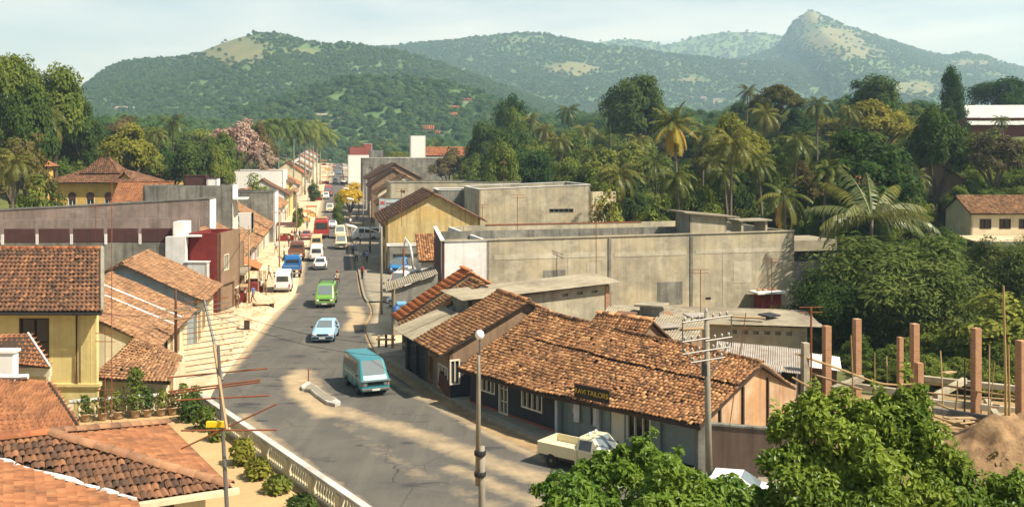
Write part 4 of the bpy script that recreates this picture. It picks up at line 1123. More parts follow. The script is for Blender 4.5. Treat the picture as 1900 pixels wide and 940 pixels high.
def tiles(par, A, B, C, D, mat, tw=0.24, tl=0.30, kind='flat', parts=300, jit=1.0, name="roof_tile", lift=0.035, clip=None):
    """lay tiles on a roof plane: eave A-B, top D-C; the largest in view are pieces of their own, the rest one part"""
    A, B, C, D = [Vector(p) for p in (A, B, C, D)]
    nr = ((B - A).cross(D - A) if (D - A).length > .01 else (B - A).cross(C - A)).normalized()
    hgt = ((D + C) / 2 - (A + B) / 2).length; rows = max(1, int(round(hgt / tl)))
    off = ORIG.get(par) or Vector((0, 0, 0)); r = random.Random(int(abs(A.x * 71 + A.y * 13) * 10))
    pos, rot = [], []
    for j in range(rows):
        v = j / rows; a = A.lerp(D, v); b = B.lerp(C, v); L = (b - a).length
        if L < tw * 0.7: continue
        n = max(1, int(round(L / tw))); e = (b - a) / L
        f = nr.cross(e).normalized(); sag = 0.0
        for i in range(n):
            p = a + e * ((i + 0.5) * L / n)
            if clip and not clip(p): continue
            if jit > .6 and r.random() < .006: continue
            p = p + nr * (0.035 * jit * math.sin(p.x * 1.1 + p.y * .7) * math.sin(p.y * 1.3 - p.x * .4))
            if jit > .6 and r.random() < .012: p = p - f * r.uniform(.05, .14)
            t = Quaternion(nr, r.gauss(0, 0.03) * jit) @ Quaternion(e, -math.atan2(lift * .85, tl) + r.gauss(0, .022) * jit) @ Quaternion(f, r.gauss(0, 0.035) * jit)
            p = p + nr * (lift + r.uniform(0, .010) * jit) + f * r.gauss(0, .012) * jit + e * r.gauss(0, .010) * jit
            m = Matrix((e, f, nr)).transposed(); m = t.to_matrix() @ m
            pos.append(p - off); rot.append(m)
    if not pos: return
    P = np.array([tuple(p) for p in pos]); R = np.array([[list(x) for x in m] for m in rot])
    key = (kind, round(tw, 3), round(tl, 3))
    tv, tf = tile_template(kind, tw * 0.99, tl * 1.22)
    cd = np.linalg.norm(P + np.array(off) - np.array([0, 0, CAM_H]), axis=1)
    order = np.argsort(cd); inview = []
    if parts:
        W = P + np.array(off); u = HOR_X + W[:, 0] / W[:, 1] * F_PX; v_ = HOR_Y + (CAM_H - W[:, 2]) / W[:, 1] * F_PX
        vis = (u > -5) & (u < 1905) & (v_ < 945)
        inview = [i for i in order if vis[i]][:parts]
    rest = np.ones(len(P), bool); rest[inview] = False
    if len(inview):
        kk = key + (mat.name,)
        if kk not in TILE_CACHE:
            me = npmesh(name, tv, tf, mat, {"rnd": np.zeros(len(tv))}, False); TILE_CACHE[kk] = me
        me = TILE_CACHE[kk]
        for i in inview:
            o = bpy.data.objects.new(name, me); COL.objects.link(o); o.parent = par
            o.matrix_local = Matrix.Translation(Vector(P[i])) @ Matrix(R[i].tolist()).to_4x4()
    if rest.any():
        Rr, Pr = R[rest], P[rest]; n = len(Pr)
        V = np.einsum('nij,mj->nmi', Rr, tv) + Pr[:, None, :]
        Fc = tf[None] + (np.arange(n) * len(tv))[:, None, None]
        rv = np.repeat(np.random.default_rng(n).random(n), len(tv))
        me = npmesh(name + "_rest", V.reshape(-1, 3), Fc.reshape(-1, 4), mat, {"rnd": rv})
        o = link(bpy.data.objects.new("roof_tiling", me)); o.parent = par; o["kind"] = "stuff"

def ridge(par, a, b, mat, step=0.38, r0=0.13, name="ridge_tile"):
    a, b = Vector(a), Vector(b); L = (b - a).length; n = max(1, int(L / step)); d = (b - a) / L
    off = ORIG.get(par) or Vector((0, 0, 0))
    key = ("ridge", round(step, 3), r0, mat.name)
    if key not in TILE_CACHE:
        v, f = [], []; m = 7
        for q, (x, rr_) in enumerate([(-.02, r0 * 1.12), (step * 1.05, r0 * 0.92), (-.02, r0 * .95)]):
            for i in range(m):
                an = math.pi * (i / (m - 1)) ; v.append((x, math.cos(an) * rr_ * 1.15, math.sin(an) * rr_ - 0.03))
        for i in range(m - 1):
            f.append((i, i + 1, m + i + 1, m + i)); f.append((i + 1, i, 2 * m + i, 2 * m + i + 1))
        TILE_CACHE[key] = npmesh(name, v, f, mat, {"rnd": np.zeros(len(v))})
    up = Vector((0, 0, 1)); y = up.cross(d).normalized(); z = d.cross(y)
    M3 = Matrix((d, y, z)).transposed()
    for i in range(n):
        o = bpy.data.objects.new(name, TILE_CACHE[key]); COL.objects.link(o); o.parent = par
        o.matrix_local = Matrix.Translation(a + d * (L * i / n) - off + Vector((0, 0, 0.05))) @ (Matrix.Rotation(random.gauss(0, .02), 3, d) @ M3).to_4x4()

def sheets(par, A, B, C, D, mat, width=1.05, pitch=0.15, amp=0.028, name="roof_sheet"):
    """corrugated sheets side by side from A-B (low edge) to D-C (high edge)"""
    A, B, C, D = [Vector(p) for p in (A, B, C, D)]; off = ORIG.get(par) or Vector((0, 0, 0))
    n = max(1, int(round((B - A).length / width))); nr = (B - A).cross(D - A).normalized()
    for i in range(n):
        a, b, c, d = A.lerp(B, i / n), A.lerp(B, (i + 1.06) / n), D.lerp(C, (i + 1.06) / n), D.lerp(C, i / n)
        lift = nr * (0.012 * (i % 2) + random.uniform(0, .012)); slip = (D - A).normalized() * random.uniform(-.06, .04)
        m = max(6, int((b - a).length / pitch * 4)); v, f = [], []
        for q in range(m + 1):
            t = q / m; w = nr * (amp * math.sin(t * (b - a).length / pitch * 2 * math.pi))
            lo = a.lerp(b, t) + w + lift + slip - off; hi = d.lerp(c, t) + w + lift + slip - off
            v += [lo, hi, lo - nr * .012, hi - nr * .012]
        for q in range(m):
            o = q * 4; f += [(o, o + 4, o + 5, o + 1), (o + 2, o + 3, o + 7, o + 6), (o, o + 2, o + 6, o + 4)]
        mb = MB(); mb.add(v, f); obj(name, mb, mat, par, local=True)

def gable(name, label, A, u, L, W, z0, ze, zr, wm, tm, over=0.55, tkw=None, ops=None, group=None, cat="house", end_mats=(None, None), rf=0.5, tkind='country', over_end=0.25, cap=True, back=True):
    """house with a ridge along u; side 0 (from A along u) faces right of u"""
    A = V2(A); u = V2(u).normalized(); v = Vector((-u.y, u.x)); ops = ops or {}
    P = lambda a, b: A + u * a + v * b
    t = thing(name, (*P(L / 2, W / 2), z0), label, cat, group)
    c = [P(0, 0), P(L, 0), P(L, W), P(0, W)]
    wall(t, wm, c[0], c[1], z0 - .4, ze, ops=ops.get('s0', ())); wall(t, end_mats[1] or wm, c[1], c[2], z0 - .4, ze, ops=ops.get('e1', ()))
    wall(t, wm, c[2], c[3], z0 - .4, ze, ops=ops.get('s1', ())); wall(t, end_mats[0] or wm, c[3], c[0], z0 - .4, ze, ops=ops.get('e0', ()))
    for q, s in ((0, 1), (1, -1)):
        a = 0.0 if q == 0 else L; b = a + s * 0.22
        g = MB(); tri = [P(a, 0), P(a, W), P(a, W * rf)]; tri2 = [P(b, 0), P(b, W), P(b, W * rf)]; hz = [ze, ze, zr - .02]
        g.add([(p.x, p.y, h) for p, h in zip(tri, hz)] + [(p.x, p.y, h) for p, h in zip(tri2, hz)], [(0, 1, 2), (5, 4, 3), (0, 3, 4, 1), (1, 4, 5, 2), (2, 5, 3, 0)])
        obj("gable_wall", g, end_mats[q] or wm, t)
    sl0 = (zr - ze) / (W * rf); sl1 = (zr - ze) / (W * (1 - rf))
    pt = lambda a, b, h: Vector((*P(a, b), h))
    o0, o1 = -over_end, L + over_end; dk = 0.06
    q0 = [pt(o0, -over, ze - over * sl0 + dk), pt(o1, -over, ze - over * sl0 + dk), pt(o1, W * rf, zr + dk), pt(o0, W * rf, zr + dk)]
    q1 = [pt(o1, W + over, ze - over * sl1 + dk), pt(o0, W + over, ze - over * sl1 + dk), pt(o0, W * rf, zr + dk), pt(o1, W * rf, zr + dk)]
    dz = Vector((0, 0, .012))
    obj("roof_deck", MB().slab(q0, 0.09).slab([p + dz * 0 for p in q1], 0.09), M['deck'], t)
    kw = dict(tw=0.22, tl=0.27, kind=tkind, parts=0); kw.update(tkw or {})
    tiles(t, *q0, tm, **kw)
    if back: tiles(t, *q1, tm, **{**kw, 'parts': 0})
    if cap: ridge(t, pt(o0, W * rf, zr + .10), pt(o1, W * rf, zr + .10), tm, 0.42, 0.14)
    return t

def hip_roof(t, c, h, zr, rl, tm, over=0.6, tkw=None, cap=True):
    """hip roof on rectangle c (4 plan corners counter-clockwise, first edge the long one), ridge inset rl"""
    c = [V2(p) for p in c]; cen = sum(c, Vector((0, 0))) / 4
    e = [cen + (p - cen) * (1 + over / max((p - cen).length, .1) * 1.2) for p in c]
    a = (e[3] + e[0]) / 2; b = (e[1] + e[2]) / 2; r0 = a.lerp(b, rl); r1 = b.lerp(a, rl)
    E = [Vector((*p, h)) for p in e]; R0 = Vector((*r0, zr)); R1 = Vector((*r1, zr))
    faces = [[E[0], E[1], R1, R0], [E[1], E[2], R1, R1], [E[2], E[3], R0, R1], [E[3], E[0], R0, R0]]
    d = MB()
    for q in faces: d.slab([q[0], q[1], q[2]] if (q[2] - q[3]).length < .01 else q, 0.08)
    obj("roof_deck", d, M['deck'], t)
    kw = dict(tw=0.24, tl=0.3, kind='country', parts=0); kw.update(tkw or {})
    for q in faces: tiles(t, *q, tm, **kw)
    if cap:
        for p, q in ((R0, R1), (E[0], R0), (E[3], R0), (E[1], R1), (E[2], R1)): ridge(t, p + Vector((0, 0, .03)), q + Vector((0, 0, .03)), tm, 0.45, 0.15)

def block(name, label, p0, p1, depth, z0, z1, wm, z1b=None, ops=None, side=None, cap=None, group=None, cat="building", par_h=0.5, slab=True, left=None, parapet_mat=None):
    """flat-roofed building; its front runs p0 -> p1 and faces right of that"""
    p0, p1 = V2(p0), V2(p1); d = (p1 - p0).normalized(); n = Vector((d.y, -d.x)); z1b = z1 if z1b is None else z1b; ops = ops or {}
    b0, b1 = p0 - n * depth, p1 - n * depth
    t = thing(name, (*((p0 + b1) / 2), z0), label, cat, group)
    wall(t, wm, p0, p1, z0 - .5, z1, z1b, ops.get('f', ())); wall(t, side or wm, p1, b1, z0 - .5, z1b, z1b, ops.get('r', ()))
    wall(t, wm, b1, b0, z0 - .5, z1b, z1); wall(t, left or wm, b0, p0, z0 - .5, z1, z1, ops.get('l', ()))
    if slab:
        g = MB(); g.slab([(*(p0 - n * .2 + d * .2), z1 - par_h), (*(p1 - n * .2 - d * .2), z1b - par_h), (*(b1 + n * .2 - d * .2), z1b - par_h), (*(b0 + n * .2 + d * .2), z1 - par_h)], 0.15)
        obj("roof_slab", g, M['concrete_dark'], t)
    if cap:
        for q0, q1, ha, hb in ((p0, p1, z1, z1b), (p1, b1, z1b, z1b), (b1, b0, z1b, z1), (b0, p0, z1, z1)):
            fr, L = wf(q0, q1); obj("coping", MB().fbox(fr, -.06, L - .24, -.27, .06, ha, ha + .09, hb, hb + .09), cap, t)
    return t
AWAY = Vector((-0.173, 0.985)); RIGHT = Vector((0.985, 0.173))
# ------------------------------------------------------------------ shop row on the bend: the tailor's long roof
C_ = M['wood_cream']
F_ = [Vector((-2.3, 54.9)), Vector((2.2, 49.0)), Vector((8.3, 43.3))]         # shop front line
IN_ = [Vector((0.80, 0.60)), Vector((0.745, 0.667)), Vector((0.68, 0.73))]
EV = [f - n * 0.85 for f, n in zip(F_, IN_)]
RD = [f + n * d for f, n, d in zip(F_, IN_, (4.6, 4.7, 4.5))]
BK = [f + n * d for f, n, d in zip(F_, IN_, (9.6, 9.6, 8.6))]
HE, HR, HB = (2.15, 2.2, 2.3), (4.75, 4.55, 4.1), (2.3, 2.3, 2.2)
t = thing("shop_row", (*F_[1], 0.17), "long low tailor's shop with mottled country-tile roof on the road bend", "shop")
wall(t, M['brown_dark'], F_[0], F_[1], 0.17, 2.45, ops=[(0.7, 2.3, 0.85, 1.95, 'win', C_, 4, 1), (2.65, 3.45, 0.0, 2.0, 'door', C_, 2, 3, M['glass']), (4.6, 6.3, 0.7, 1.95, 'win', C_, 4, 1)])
fr, L = wf(F_[0], F_[1])
obj("plinth_stripe", MB().fbox(fr, 0.1, 2.6, 0, .03, .18, .28).fbox(fr, 3.5, L - .1, 0, .03, .18, .28), M['red_paint'], t)
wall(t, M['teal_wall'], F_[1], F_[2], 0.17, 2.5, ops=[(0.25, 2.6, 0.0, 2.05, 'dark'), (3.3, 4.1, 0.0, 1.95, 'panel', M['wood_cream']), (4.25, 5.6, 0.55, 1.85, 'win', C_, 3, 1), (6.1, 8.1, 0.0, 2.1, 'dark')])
fr, L = wf(F_[1], F_[2])
for s in (0.12, 2.7): obj("post", MB().fbox(fr, s - .08, s + .08, .02, .2, .17, 2.5), M['blue_white'], t)
for s, c in ((1.0, M['white']), (1.7, M['teal_wall']), (2.2, M['white'])): obj("hanging_cloth", MB().fbox(fr, s, s + .35, -.12, -.08, 0.9, 1.9), c, t)
obj("corner_pillar", MB().box((8.25, 43.05, 1.2), (0.5, 0.5, 2.4)), M['concrete_dark'], t)
back_ = MB()
wall(t, M['rust_wall'], F_[2], BK[2], -0.1, 2.35, ops=[(0.35, 0.95, 1.1, 2.0, 'panel', M['white'])])
fr, L = wf(F_[2], BK[2])
g = MB(); tri = [fr(0, 0, 2.35), fr(L, 0, 2.35), fr(4.5, 0, 4.05), fr(0, -.2, 2.35), fr(L, -.2, 2.35), fr(4.5, -.2, 4.05)]
obj("gable_wall", g.add(tri, [(0, 1, 2), (5, 4, 3), (0, 3, 4, 1), (1, 4, 5, 2), (2, 5, 3, 0)]), M['rust_wall'], t)
for s in (1.3, 3.3, 5.6): obj("timber_post", MB().fbox(fr, s - .06, s + .06, .01, .1, 0.0, 2.4 + min(s, 9 - s) * .25), M['deck'], t)
wall(t, M['brown'], BK[2], BK[1], 0, 2.4); wall(t, M['brown'], BK[1], BK[0], 0, 2.4)
q3 = lambda p, h: Vector((p.x, p.y, h))
for i in (0, 1):
    lo = [q3(EV[i], HE[i]), q3(EV[i + 1], HE[i + 1])]; hi = [q3(RD[i], HR[i]), q3(RD[i + 1], HR[i + 1])]
    if i == 1:                                     # verge oversails the end wall
        dv = (F_[2] - F_[1]).normalized() * 0.4; lo[1] += Vector((*dv, 0)); hi[1] += Vector((*dv, 0))
    bk = [q3(BK[i], HB[i]), q3(BK[i + 1], HB[i + 1])]
    dk = MB().slab([lo[0], lo[1], hi[1], hi[0]], .1).slab([hi[0], hi[1], bk[1], bk[0]], .1); obj("roof_deck", dk, M['deck'], t)
    # two overlapping courses with a small step between them
    f0 = 0.58 if i == 1 else 0.60
    m0, m1 = lo[0].lerp(hi[0], f0), lo[1].lerp(hi[1], f0); up = Vector((0, 0, 0.10))
    tiles(t, lo[0], lo[1], m1, m0, M['tile_country'], 0.20, 0.23, 'country', 150, 1.6)
    tiles(t, m0 + up * (1 if i else .1), m1 + up, hi[1] + up * .3, hi[0] + up * .3, M['tile_country'], 0.20, 0.23, 'country', 0, 1.6)
    tiles(t, bk[1], bk[0], hi[0], hi[1], M['tile_country'], 0.24, 0.3, 'country', 0)
    ridge(t, hi[0] + up * .6, hi[1] + up * .6, M['tile_country'], 0.36, 0.12)
    obj("fascia", MB().slab([lo[0] + Vector((0, 0, -.03)), lo[1] + Vector((0, 0, -.03)), lo[1] + Vector((0.05, 0.05, -.03)), lo[0] + Vector((0.05, 0.05, -.03))], .14), M['deck'], t)
# sign board lying on the eave
sg = thing("shop_sign", (*EV[1].lerp(EV[2], 0.36), 2.25), "black tailor's sign board with gold capital letters standing on the tiled eave", "sign")
fr, L = wf(EV[1].lerp(EV[2], 0.22), EV[1].lerp(EV[2], 0.50)); L = 2.05
obj("board", MB().fbox(fr, 0, L, -.10, -.04, 2.42, 2.98), M['sign_black'], sg)
obj("frame", MB().fbox(fr, -.03, L + .03, -.11, -.02, 2.98, 3.02).fbox(fr, -.03, L + .03, -.11, -.02, 2.38, 2.42), M['wood_dark'], sg)
for s in (.2, L - .2): obj("bracket", MB().fbox(fr, s - .03, s + .03, -.6, -.1, 2.42, 2.48), M['dark_iron'], sg)
to = link(bpy.data.objects.new("lettering", LETTERS)); LETTERS.materials.append(M['sign_gold']); to.parent = sg
d2 = (EV[2] - EV[1]).normalized(); pos = fr(L / 2, -.025, 2.70) - ORIG[sg]
to.matrix_local = Matrix.Translation(pos) @ Matrix(((d2.x, 0, d2.y), (d2.y, 0, -d2.x), (0, 1, 0))).to_4x4()

# taller tiled house with a brown gable, next up the street
u2 = Vector((-0.40, 0.917)).normalized()
A2 = (-3.3, 55.6)
v_in = Vector((0.917, 0.40))
A2 = Vector((-3.5, 56.0)) + v_in * 9.4                                     # rear corner; ridge runs away from here
# ridge direction is u2; side 0 must be on the right of u2, so the street side is side 1
gable("tiled_shop_house", "tiled shop house with brown plaster gable next to the tailor's long roof", A2, u2, 3.9, 9.4, 0.17, 2.95, 5.25, M['brown'], M['tile_country'], over=0.75, over_end=0.35,
      ops={'s1': [(0.3, 1.5, 0, 2.1, 'dark'), (2.0, 3.6, 0.6, 2.0, 'win', C_, 3, 1)]}, tkw=dict(tw=0.2, tl=0.24, parts=0), rf=0.5)
S2 = Vector((-3.5, 56.0))
t = thing("corner_porch", (S2.x, S2.y, 0.17), "cream window bay and dark shop opening under the brown gable", "shop front")
fr, L = wf(S2 + u2 * 0.15 - v_in * 0.05 + v_in * -.25, S2 + v_in * 1.8 + u2 * .15 - v_in * .25)
fr, L = wf(S2 - u2 * .04, S2 + v_in * 1.9 - u2 * .04)
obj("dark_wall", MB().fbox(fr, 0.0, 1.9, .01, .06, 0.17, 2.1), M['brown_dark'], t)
window(t, (lambda s, tt_, z, f=fr: f(s, tt_ + .13, z)), -.05, .55, 0.9, 2.3, C_, 2, 1)
# grey sheet lean-to and the taller shed with three vents
t = thing("sheet_roof_shed", (-1.0, 63, 0.17), "tall grey shed with thin cement-sheet roof and three small vents", "shed")
c1 = Vector((-2.7, 62.6)); c2 = c1 + v_in * 10.0
wall(t, M['concrete'], c1, c2, 0, 4.55, 5.1, ops=[(6.5, 6.95, 4.5, 4.68, 'dark'), (7.6, 8.05, 4.55, 4.73, 'dark'), (8.7, 9.15, 4.6, 4.78, 'dark')])
wall(t, M['concrete'], c2, c2 + u2 * 3.2, 0, 5.1); wall(t, M['concrete'], c2 + u2 * 3.2, c1 + u2 * 3.2, 0, 5.1, 4.55); wall(t, M['concrete_dark'], c1 + u2 * 3.2, c1, 0, 4.55)
fr, L = wf(c1, c2); obj("brick_edge", MB().fbox(fr, L - .28, L + .02, .003, .06, 0, 5.0), M['brick'], t)
e0, e1 = c1 - v_in * .7 - u2 * .55, c2 + v_in * .7 - u2 * .55
sheets(t, q3(e1, 5.28), q3(e1 + u2 * 4.2, 5.42), q3(e0 + u2 * 4.2, 4.82), q3(e0, 4.72), M['asbestos'], 1.05, 0.16, 0.02)
G2 = Vector((-6.3, 64.5)); F1 = Vector((-5.1, 59.7))
sheets(t, q3(F1 - v_in * .8 + u2 * 4.4, 2.7), q3(F1 - v_in * .8, 2.7), q3(F1 + v_in * 2.6, 3.9), q3(F1 + v_in * 2.6 + u2 * 4.4, 3.9), M['asbestos'], 1.05, 0.16, 0.025)
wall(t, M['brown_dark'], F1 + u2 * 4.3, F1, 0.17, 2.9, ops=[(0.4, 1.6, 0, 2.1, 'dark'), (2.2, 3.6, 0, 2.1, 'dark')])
wall(t, M['brown'], F1, F1 + v_in * 2.6, 0.17, 2.9, 3.8)
# house with new ribbed orange tiles and an older strip
v4 = Vector((0.955, 0.296)); u4 = Vector((-0.296, 0.955))
A4 = Vector((-6.1, 64.6)) + v4 * 8.6
gable("orange_tile_house", "small house with a strip of new ribbed orange tiles beside the white wall", A4 + u4 * 2.9, u4, 2.5, 8.6, 0.17, 3.0, 5.6, M['brown'], M['tile_rib'], over=.8, over_end=.1, tkind='rib',
      tkw=dict(tw=0.5, tl=0.42, kind='rib', parts=0, jit=.2), ops={'s1': [(.4, 2.1, 0, 2.1, 'dark')]}, end_mats=(M['brown'], M['white']))
gable("old_tile_house", "narrow house with old country tiles in front of the ribbed orange strip", A4, u4, 2.75, 8.6, 0.17, 2.7, 5.15, M['concrete_dark'], M['tile_country'], over=.75, over_end=.08,
      tkw=dict(tw=0.2, tl=0.24, parts=0), ops={'s1': [(.3, 1.3, 0, 2.1, 'dark'), (1.5, 2.5, .7, 2, 'win', C_, 2, 1)]}, end_mats=(M['white'], M['brown']))

# ------------------------------------------------------------------ the big concrete building
p0, p1 = Vector((-5.5, 78.0)), Vector((24.4, 86.2))
d5 = (p1 - p0).normalized(); n5 = Vector((d5.y, -d5.x))
t = block("concrete_warehouse", "big flat-roofed warehouse with long bare stained concrete sidewall", p0 + d5 * 3.6, p1, 15, 0, 6.9, M['concrete'], 7.05, par_h=0.7, left=M['white'])
wall(t, M['white'], p0, p0 + d5 * 3.6, -.4, 6.9, th=.3, name="whitewashed_wall")
wall(t, M['maroon_dark'], (-7.25, 92.6), p0, -.4, 6.9, ops=[(11.8, 14.0, 0.4, 4.2, 'dark')])
fr, L = wf(p0, p1)
for s0_, s1_, a_, b_ in ((4.2, 13.6, 5.35, 5.75), (14.4, 20.9, 5.3, 5.7), (21.7, 30.6, 5.35, 5.7)): obj("beam_band", MB().fbox(fr, s0_, s1_, .003, .022, a_, b_), M['concrete_lite'], t)
for s in (10.6, 24.4): obj("column_strip", MB().fbox(fr, s - .2, s + .2, .003, .018, .2, 5.3), M['concrete_lite'], t)
for s, w_, a_, b_ in ((8.3, 1.9, 2.2, 4.4), (12.0, 1.2, 3.4, 4.9), (18.2, 2.3, 1.2, 3.1), (25.2, 1.7, 2.8, 4.6)): obj("plaster_patch", MB().fbox(fr, s, s + w_, .002, .014, a_, b_), M['concrete_dark'] if w_ > 1.8 else M['concrete_lite'], t)
obj("vent_slot", MB().fbox(fr, 22.6, 23.1, -.02, .012, 1.5, 1.68), M['void'], t)
for s in (14.0, 21.3): obj("wall_rib", MB().fbox(fr, s - .12, s + .12, .003, .08, 0, 6.9), M['concrete_dark'], t)
obj("coping", MB().fbox(fr, 0, L, -.05, .10, 6.93, 7.02, 7.08, 7.17), M['concrete'], t)
obj("coping", MB().fbox(wf((-7.25, 92.6), p0)[0], 0, 14.6, -.25, .08, 6.92, 7.02), M['white'], t)
for s, w in ((1.5, 3.0), (6.0, 5.0), (14.0, 6.5)):
    a = p0 + d5 * s - n5 * 5; obj("roof_screed", MB().slab([(*a, 6.55), (*(a + d5 * w), 6.55), (*(a + d5 * w - n5 * 6), 6.55), (*(a - n5 * 6), 6.55)], .25), M['asbestos'], t)
a = p0 - n5 * .9; b_ = a + d5 * 12
fr2, L2 = wf(p0 - n5 * 6, p1 - n5 * 6); obj("inner_parapet", MB().fbox(fr2, 1.2, L2 - 8, -.2, 0, 6.2, 7.2), M['concrete_dark'], t)
fr2, L2 = wf(p0 - n5 * 10, p1 - n5 * 10); obj("inner_parapet", MB().fbox(fr2, 4, L2 - 9, -.2, 0, 6.2, 7.35), M['concrete'], t); obj("rusty_ridge", MB().fbox(fr2, 6, L2 - 10, -.1, .05, 7.35, 7.43), M['rust'], t)
fr2, L2 = wf(p0 - n5 * 7.5, p1 - n5 * 7.5)
hut = thing("roof_hut", (*(p0 + d5 * 23 - n5 * 4), 6.4), "small pale hut with tilted slab on the warehouse roof", "hut")
h0 = p0 + d5 * 22.6 - n5 * 3
wall(hut, M['concrete'], h0, h0 + d5 * 3.5, 6.35, 8.6, 8.2); wall(hut, M['concrete'], h0 + d5 * 3.5, h0 + d5 * 3.5 - n5 * 3, 6.35, 8.2); wall(hut, M['concrete_dark'], h0 - n5 * 3, h0, 6.35, 8.6); wall(hut, M['concrete'], h0 + d5 * 3.5 - n5 * 3, h0 - n5 * 3, 6.35, 8.2, 8.6)
fr, L = wf(h0, h0 + d5 * 3.5); obj("slab_roof", MB().fbox(fr, -.7, 4.6, -3.4, .4, 8.62, 8.75, 8.10, 8.23), M['asbestos'], hut)
h1 = p0 + d5 * 28 - n5 * 4
hut = thing("roof_tank_stand", (*h1, 6.4), "low slab on stub walls at the end of the warehouse roof", "roof structure")
fr, L = wf(h1, h1 + d5 * 3); obj("stub_wall", MB().fbox(fr, .1, .3, -2, 0, 6.35, 7.7), M['concrete'], hut); obj("stub_wall", MB().fbox(fr, 2.5, 2.7, -2, 0, 6.35, 7.7), M['concrete'], hut); obj("slab_roof", MB().fbox(fr, -.2, 3.1, -2.2, .2, 7.7, 7.82), M['asbestos'], hut)
# annex behind its far end
t = block("rear_annex", "dark annex under a thick pale roof slab beyond the end of the concrete wall", (25.0, 90), (29.4, 91), 4, 0, 5.0, M['brown_dark'], slab=False)
obj("roof_slab", MB().fbox(wf((24.6, 89.4), (29.6, 90.5))[0], 0, 5.0, -5, 0, 5.0, 5.95), M['asbestos'], t)
# shed bolted to the wall
a = Vector((20.6, 85.0)) + n5 * .05
t = thing("wall_shed", (a.x, a.y, 0), "little red-brown shed with white-topped roof against the concrete wall", "shed")
fr, L = wf(a, a + d5 * 1.9); obj("shed_wall", MB().fbox(fr, 0, 1.9, 0, 1.2, -.3, 2.0), M['maroon'], t); obj("shed_roof", MB().fbox(fr, -.5, 2.2, -.0, 1.6, 2.0, 2.16), M['white'], t)
for s in (.1, .6, 1.2, 1.6): obj("roof_stone", MB().box(fr(s, .6, 2.25), (.3, .3, .18), s), M['brick'], t, bevel=.04)
# parked-car lane shed beside the white wall
p0_, p1_ = Vector((-9.0, 75.6)), Vector((-5.7, 76.6))
t = thing("lane_shed", (*p0_, 0), "grey lean-to shed with pale sloping sheet roof beside the parked cars", "shed")
wall(t, M['concrete_dark'], p0_, p1_, -.1, 3.4, 4.5); wall(t, M['concrete_dark'], p0_ + Vector((-.5, 3)), p0_, -.1, 3.4)
sheets(t, (p0_.x - .5, p0_.y - .4, 3.4), (p1_.x, p1_.y - .4, 4.6), (p1_.x - .6, p1_.y + 3.2, 4.75), (p0_.x - 1.1, p0_.y + 3.2, 3.55), M['asbestos'], 1.0, .16, .02)

# ------------------------------------------------------------------ low sheds between the tailor's roof and the concrete wall
t = thing("vented_store", (14, 67, 0), "long low store with flat cement roof and a row of square vents", "store")
a, b = Vector((7.6, 68.6)), Vector((19.6, 66.2))
wall(t, M['concrete'], a, b, -.3, 2.25, ops=[(7.3 + i * .72, 7.3 + i * .72 + .38, 2.02, 2.28, 'dark') for i in range(6)])
wall(t, M['concrete'], b, b + Vector((.4, 4)), -.3, 2.3, ops=[(.6, 1.8, .8, 1.9, 'win', M['wood_dark'], 2, 1)])
sheets(t, (b.x + .9, b.y - .6, 2.42), (b.x + 1.2, b.y + 4.4, 2.75), (a.x - .3, a.y + 4.4, 2.75), (a.x - .6, a.y - .6, 2.42), M['asbestos'], 1.05, .16, .02)
t = thing("dark_lean_to", (7.5, 62, 0), "dark lean-to with long sloping cement-sheet roof behind the tall shed", "shed")
sheets(t, (4.9, 61.4, 3.15), (10.6, 58.6, 2.75), (12.2, 62.6, 3.35), (6.4, 66, 3.75), M['asbestos'], 1.05, .16, .02)
wall(t, M['brown_dark'], (5.2, 61.8), (10.5, 59.2), -.2, 2.9, 2.6); wall(t, M['brown'], (10.5, 59.2), (11.9, 62.4), -.2, 2.6, 3.1)
obj("chimney_box", MB().box((9.0, 64.2, 3.55), (1.3, 1.1, 1.0), -.4), M['concrete_dark'], t); obj("chimney_cap", MB().box((9.0, 64.2, 4.12), (1.9, 1.6, .12), -.4), M['asbestos'], t)
gable("little_tile_hut", "little tiled hut tucked behind the ridge of the tailor's roof", (8.9, 57.2), (-0.75, 0.66), 3.4, 3.6, 0, 3.25, 4.45, M['brown'], M['tile_country'], over=.4, tkw=dict(tw=.2, tl=.24))
for i, (x_, y_, z_, sx_, sy_, rz_, mt, lb) in enumerate([(9.4, 61.2, 3.22, 1.6, 1.0, .4, 'tin', "loose rusty tin sheet thrown on the long sheet roof"), (7.2, 63.4, 3.62, 1.3, .9, -.5, 'tile_brown', "heap of spare tiles on the long sheet roof"), (11.2, 60.9, 3.1, 1.8, .3, .2, 'timber', "plank weighing down the long sheet roof"), (12.6, 68.2, 2.72, 1.5, 1.1, .3, 'tin', "pale tin patch on the vented store roof"), (16.0, 67.4, 2.7, 2.2, .3, -.3, 'timber', "plank weighing down the vented store roof"), (17.6, 68.2, 2.74, 1.2, 1.0, .6, 'brown_dark', "dark felt patch on the vented store roof"), (10.3, 68.8, 2.74, 1.4, 1.2, .1, 'tile_brown', "stack of old tiles on the vented store roof")]):
    solo("roof_scrap", MB().box((x_, y_, z_ + .06), (sx_, sy_, .10), rz_, .05), M[mt], lb, "roof scrap", "scrap lying on the low shed roofs", bevel=.02)
t = thing("tin_lean_to", (13.5, 56, 0), "patched tin lean-to with pale rusty sheets behind the utility pole", "shed")
sheets(t, (11.0, 54.6, 2.25), (15.6, 53.0, 2.15), (16.6, 56.6, 2.75), (12.0, 58.4, 2.9), M['tin'], .95, .12, .022)
wall(t, M['brown_dark'], (11.3, 55.2), (15.3, 53.8), -.2, 2.1); wall(t, M['brown_dark'], (15.3, 53.8), (16.2, 56.4), -.2, 2.1, 2.5)
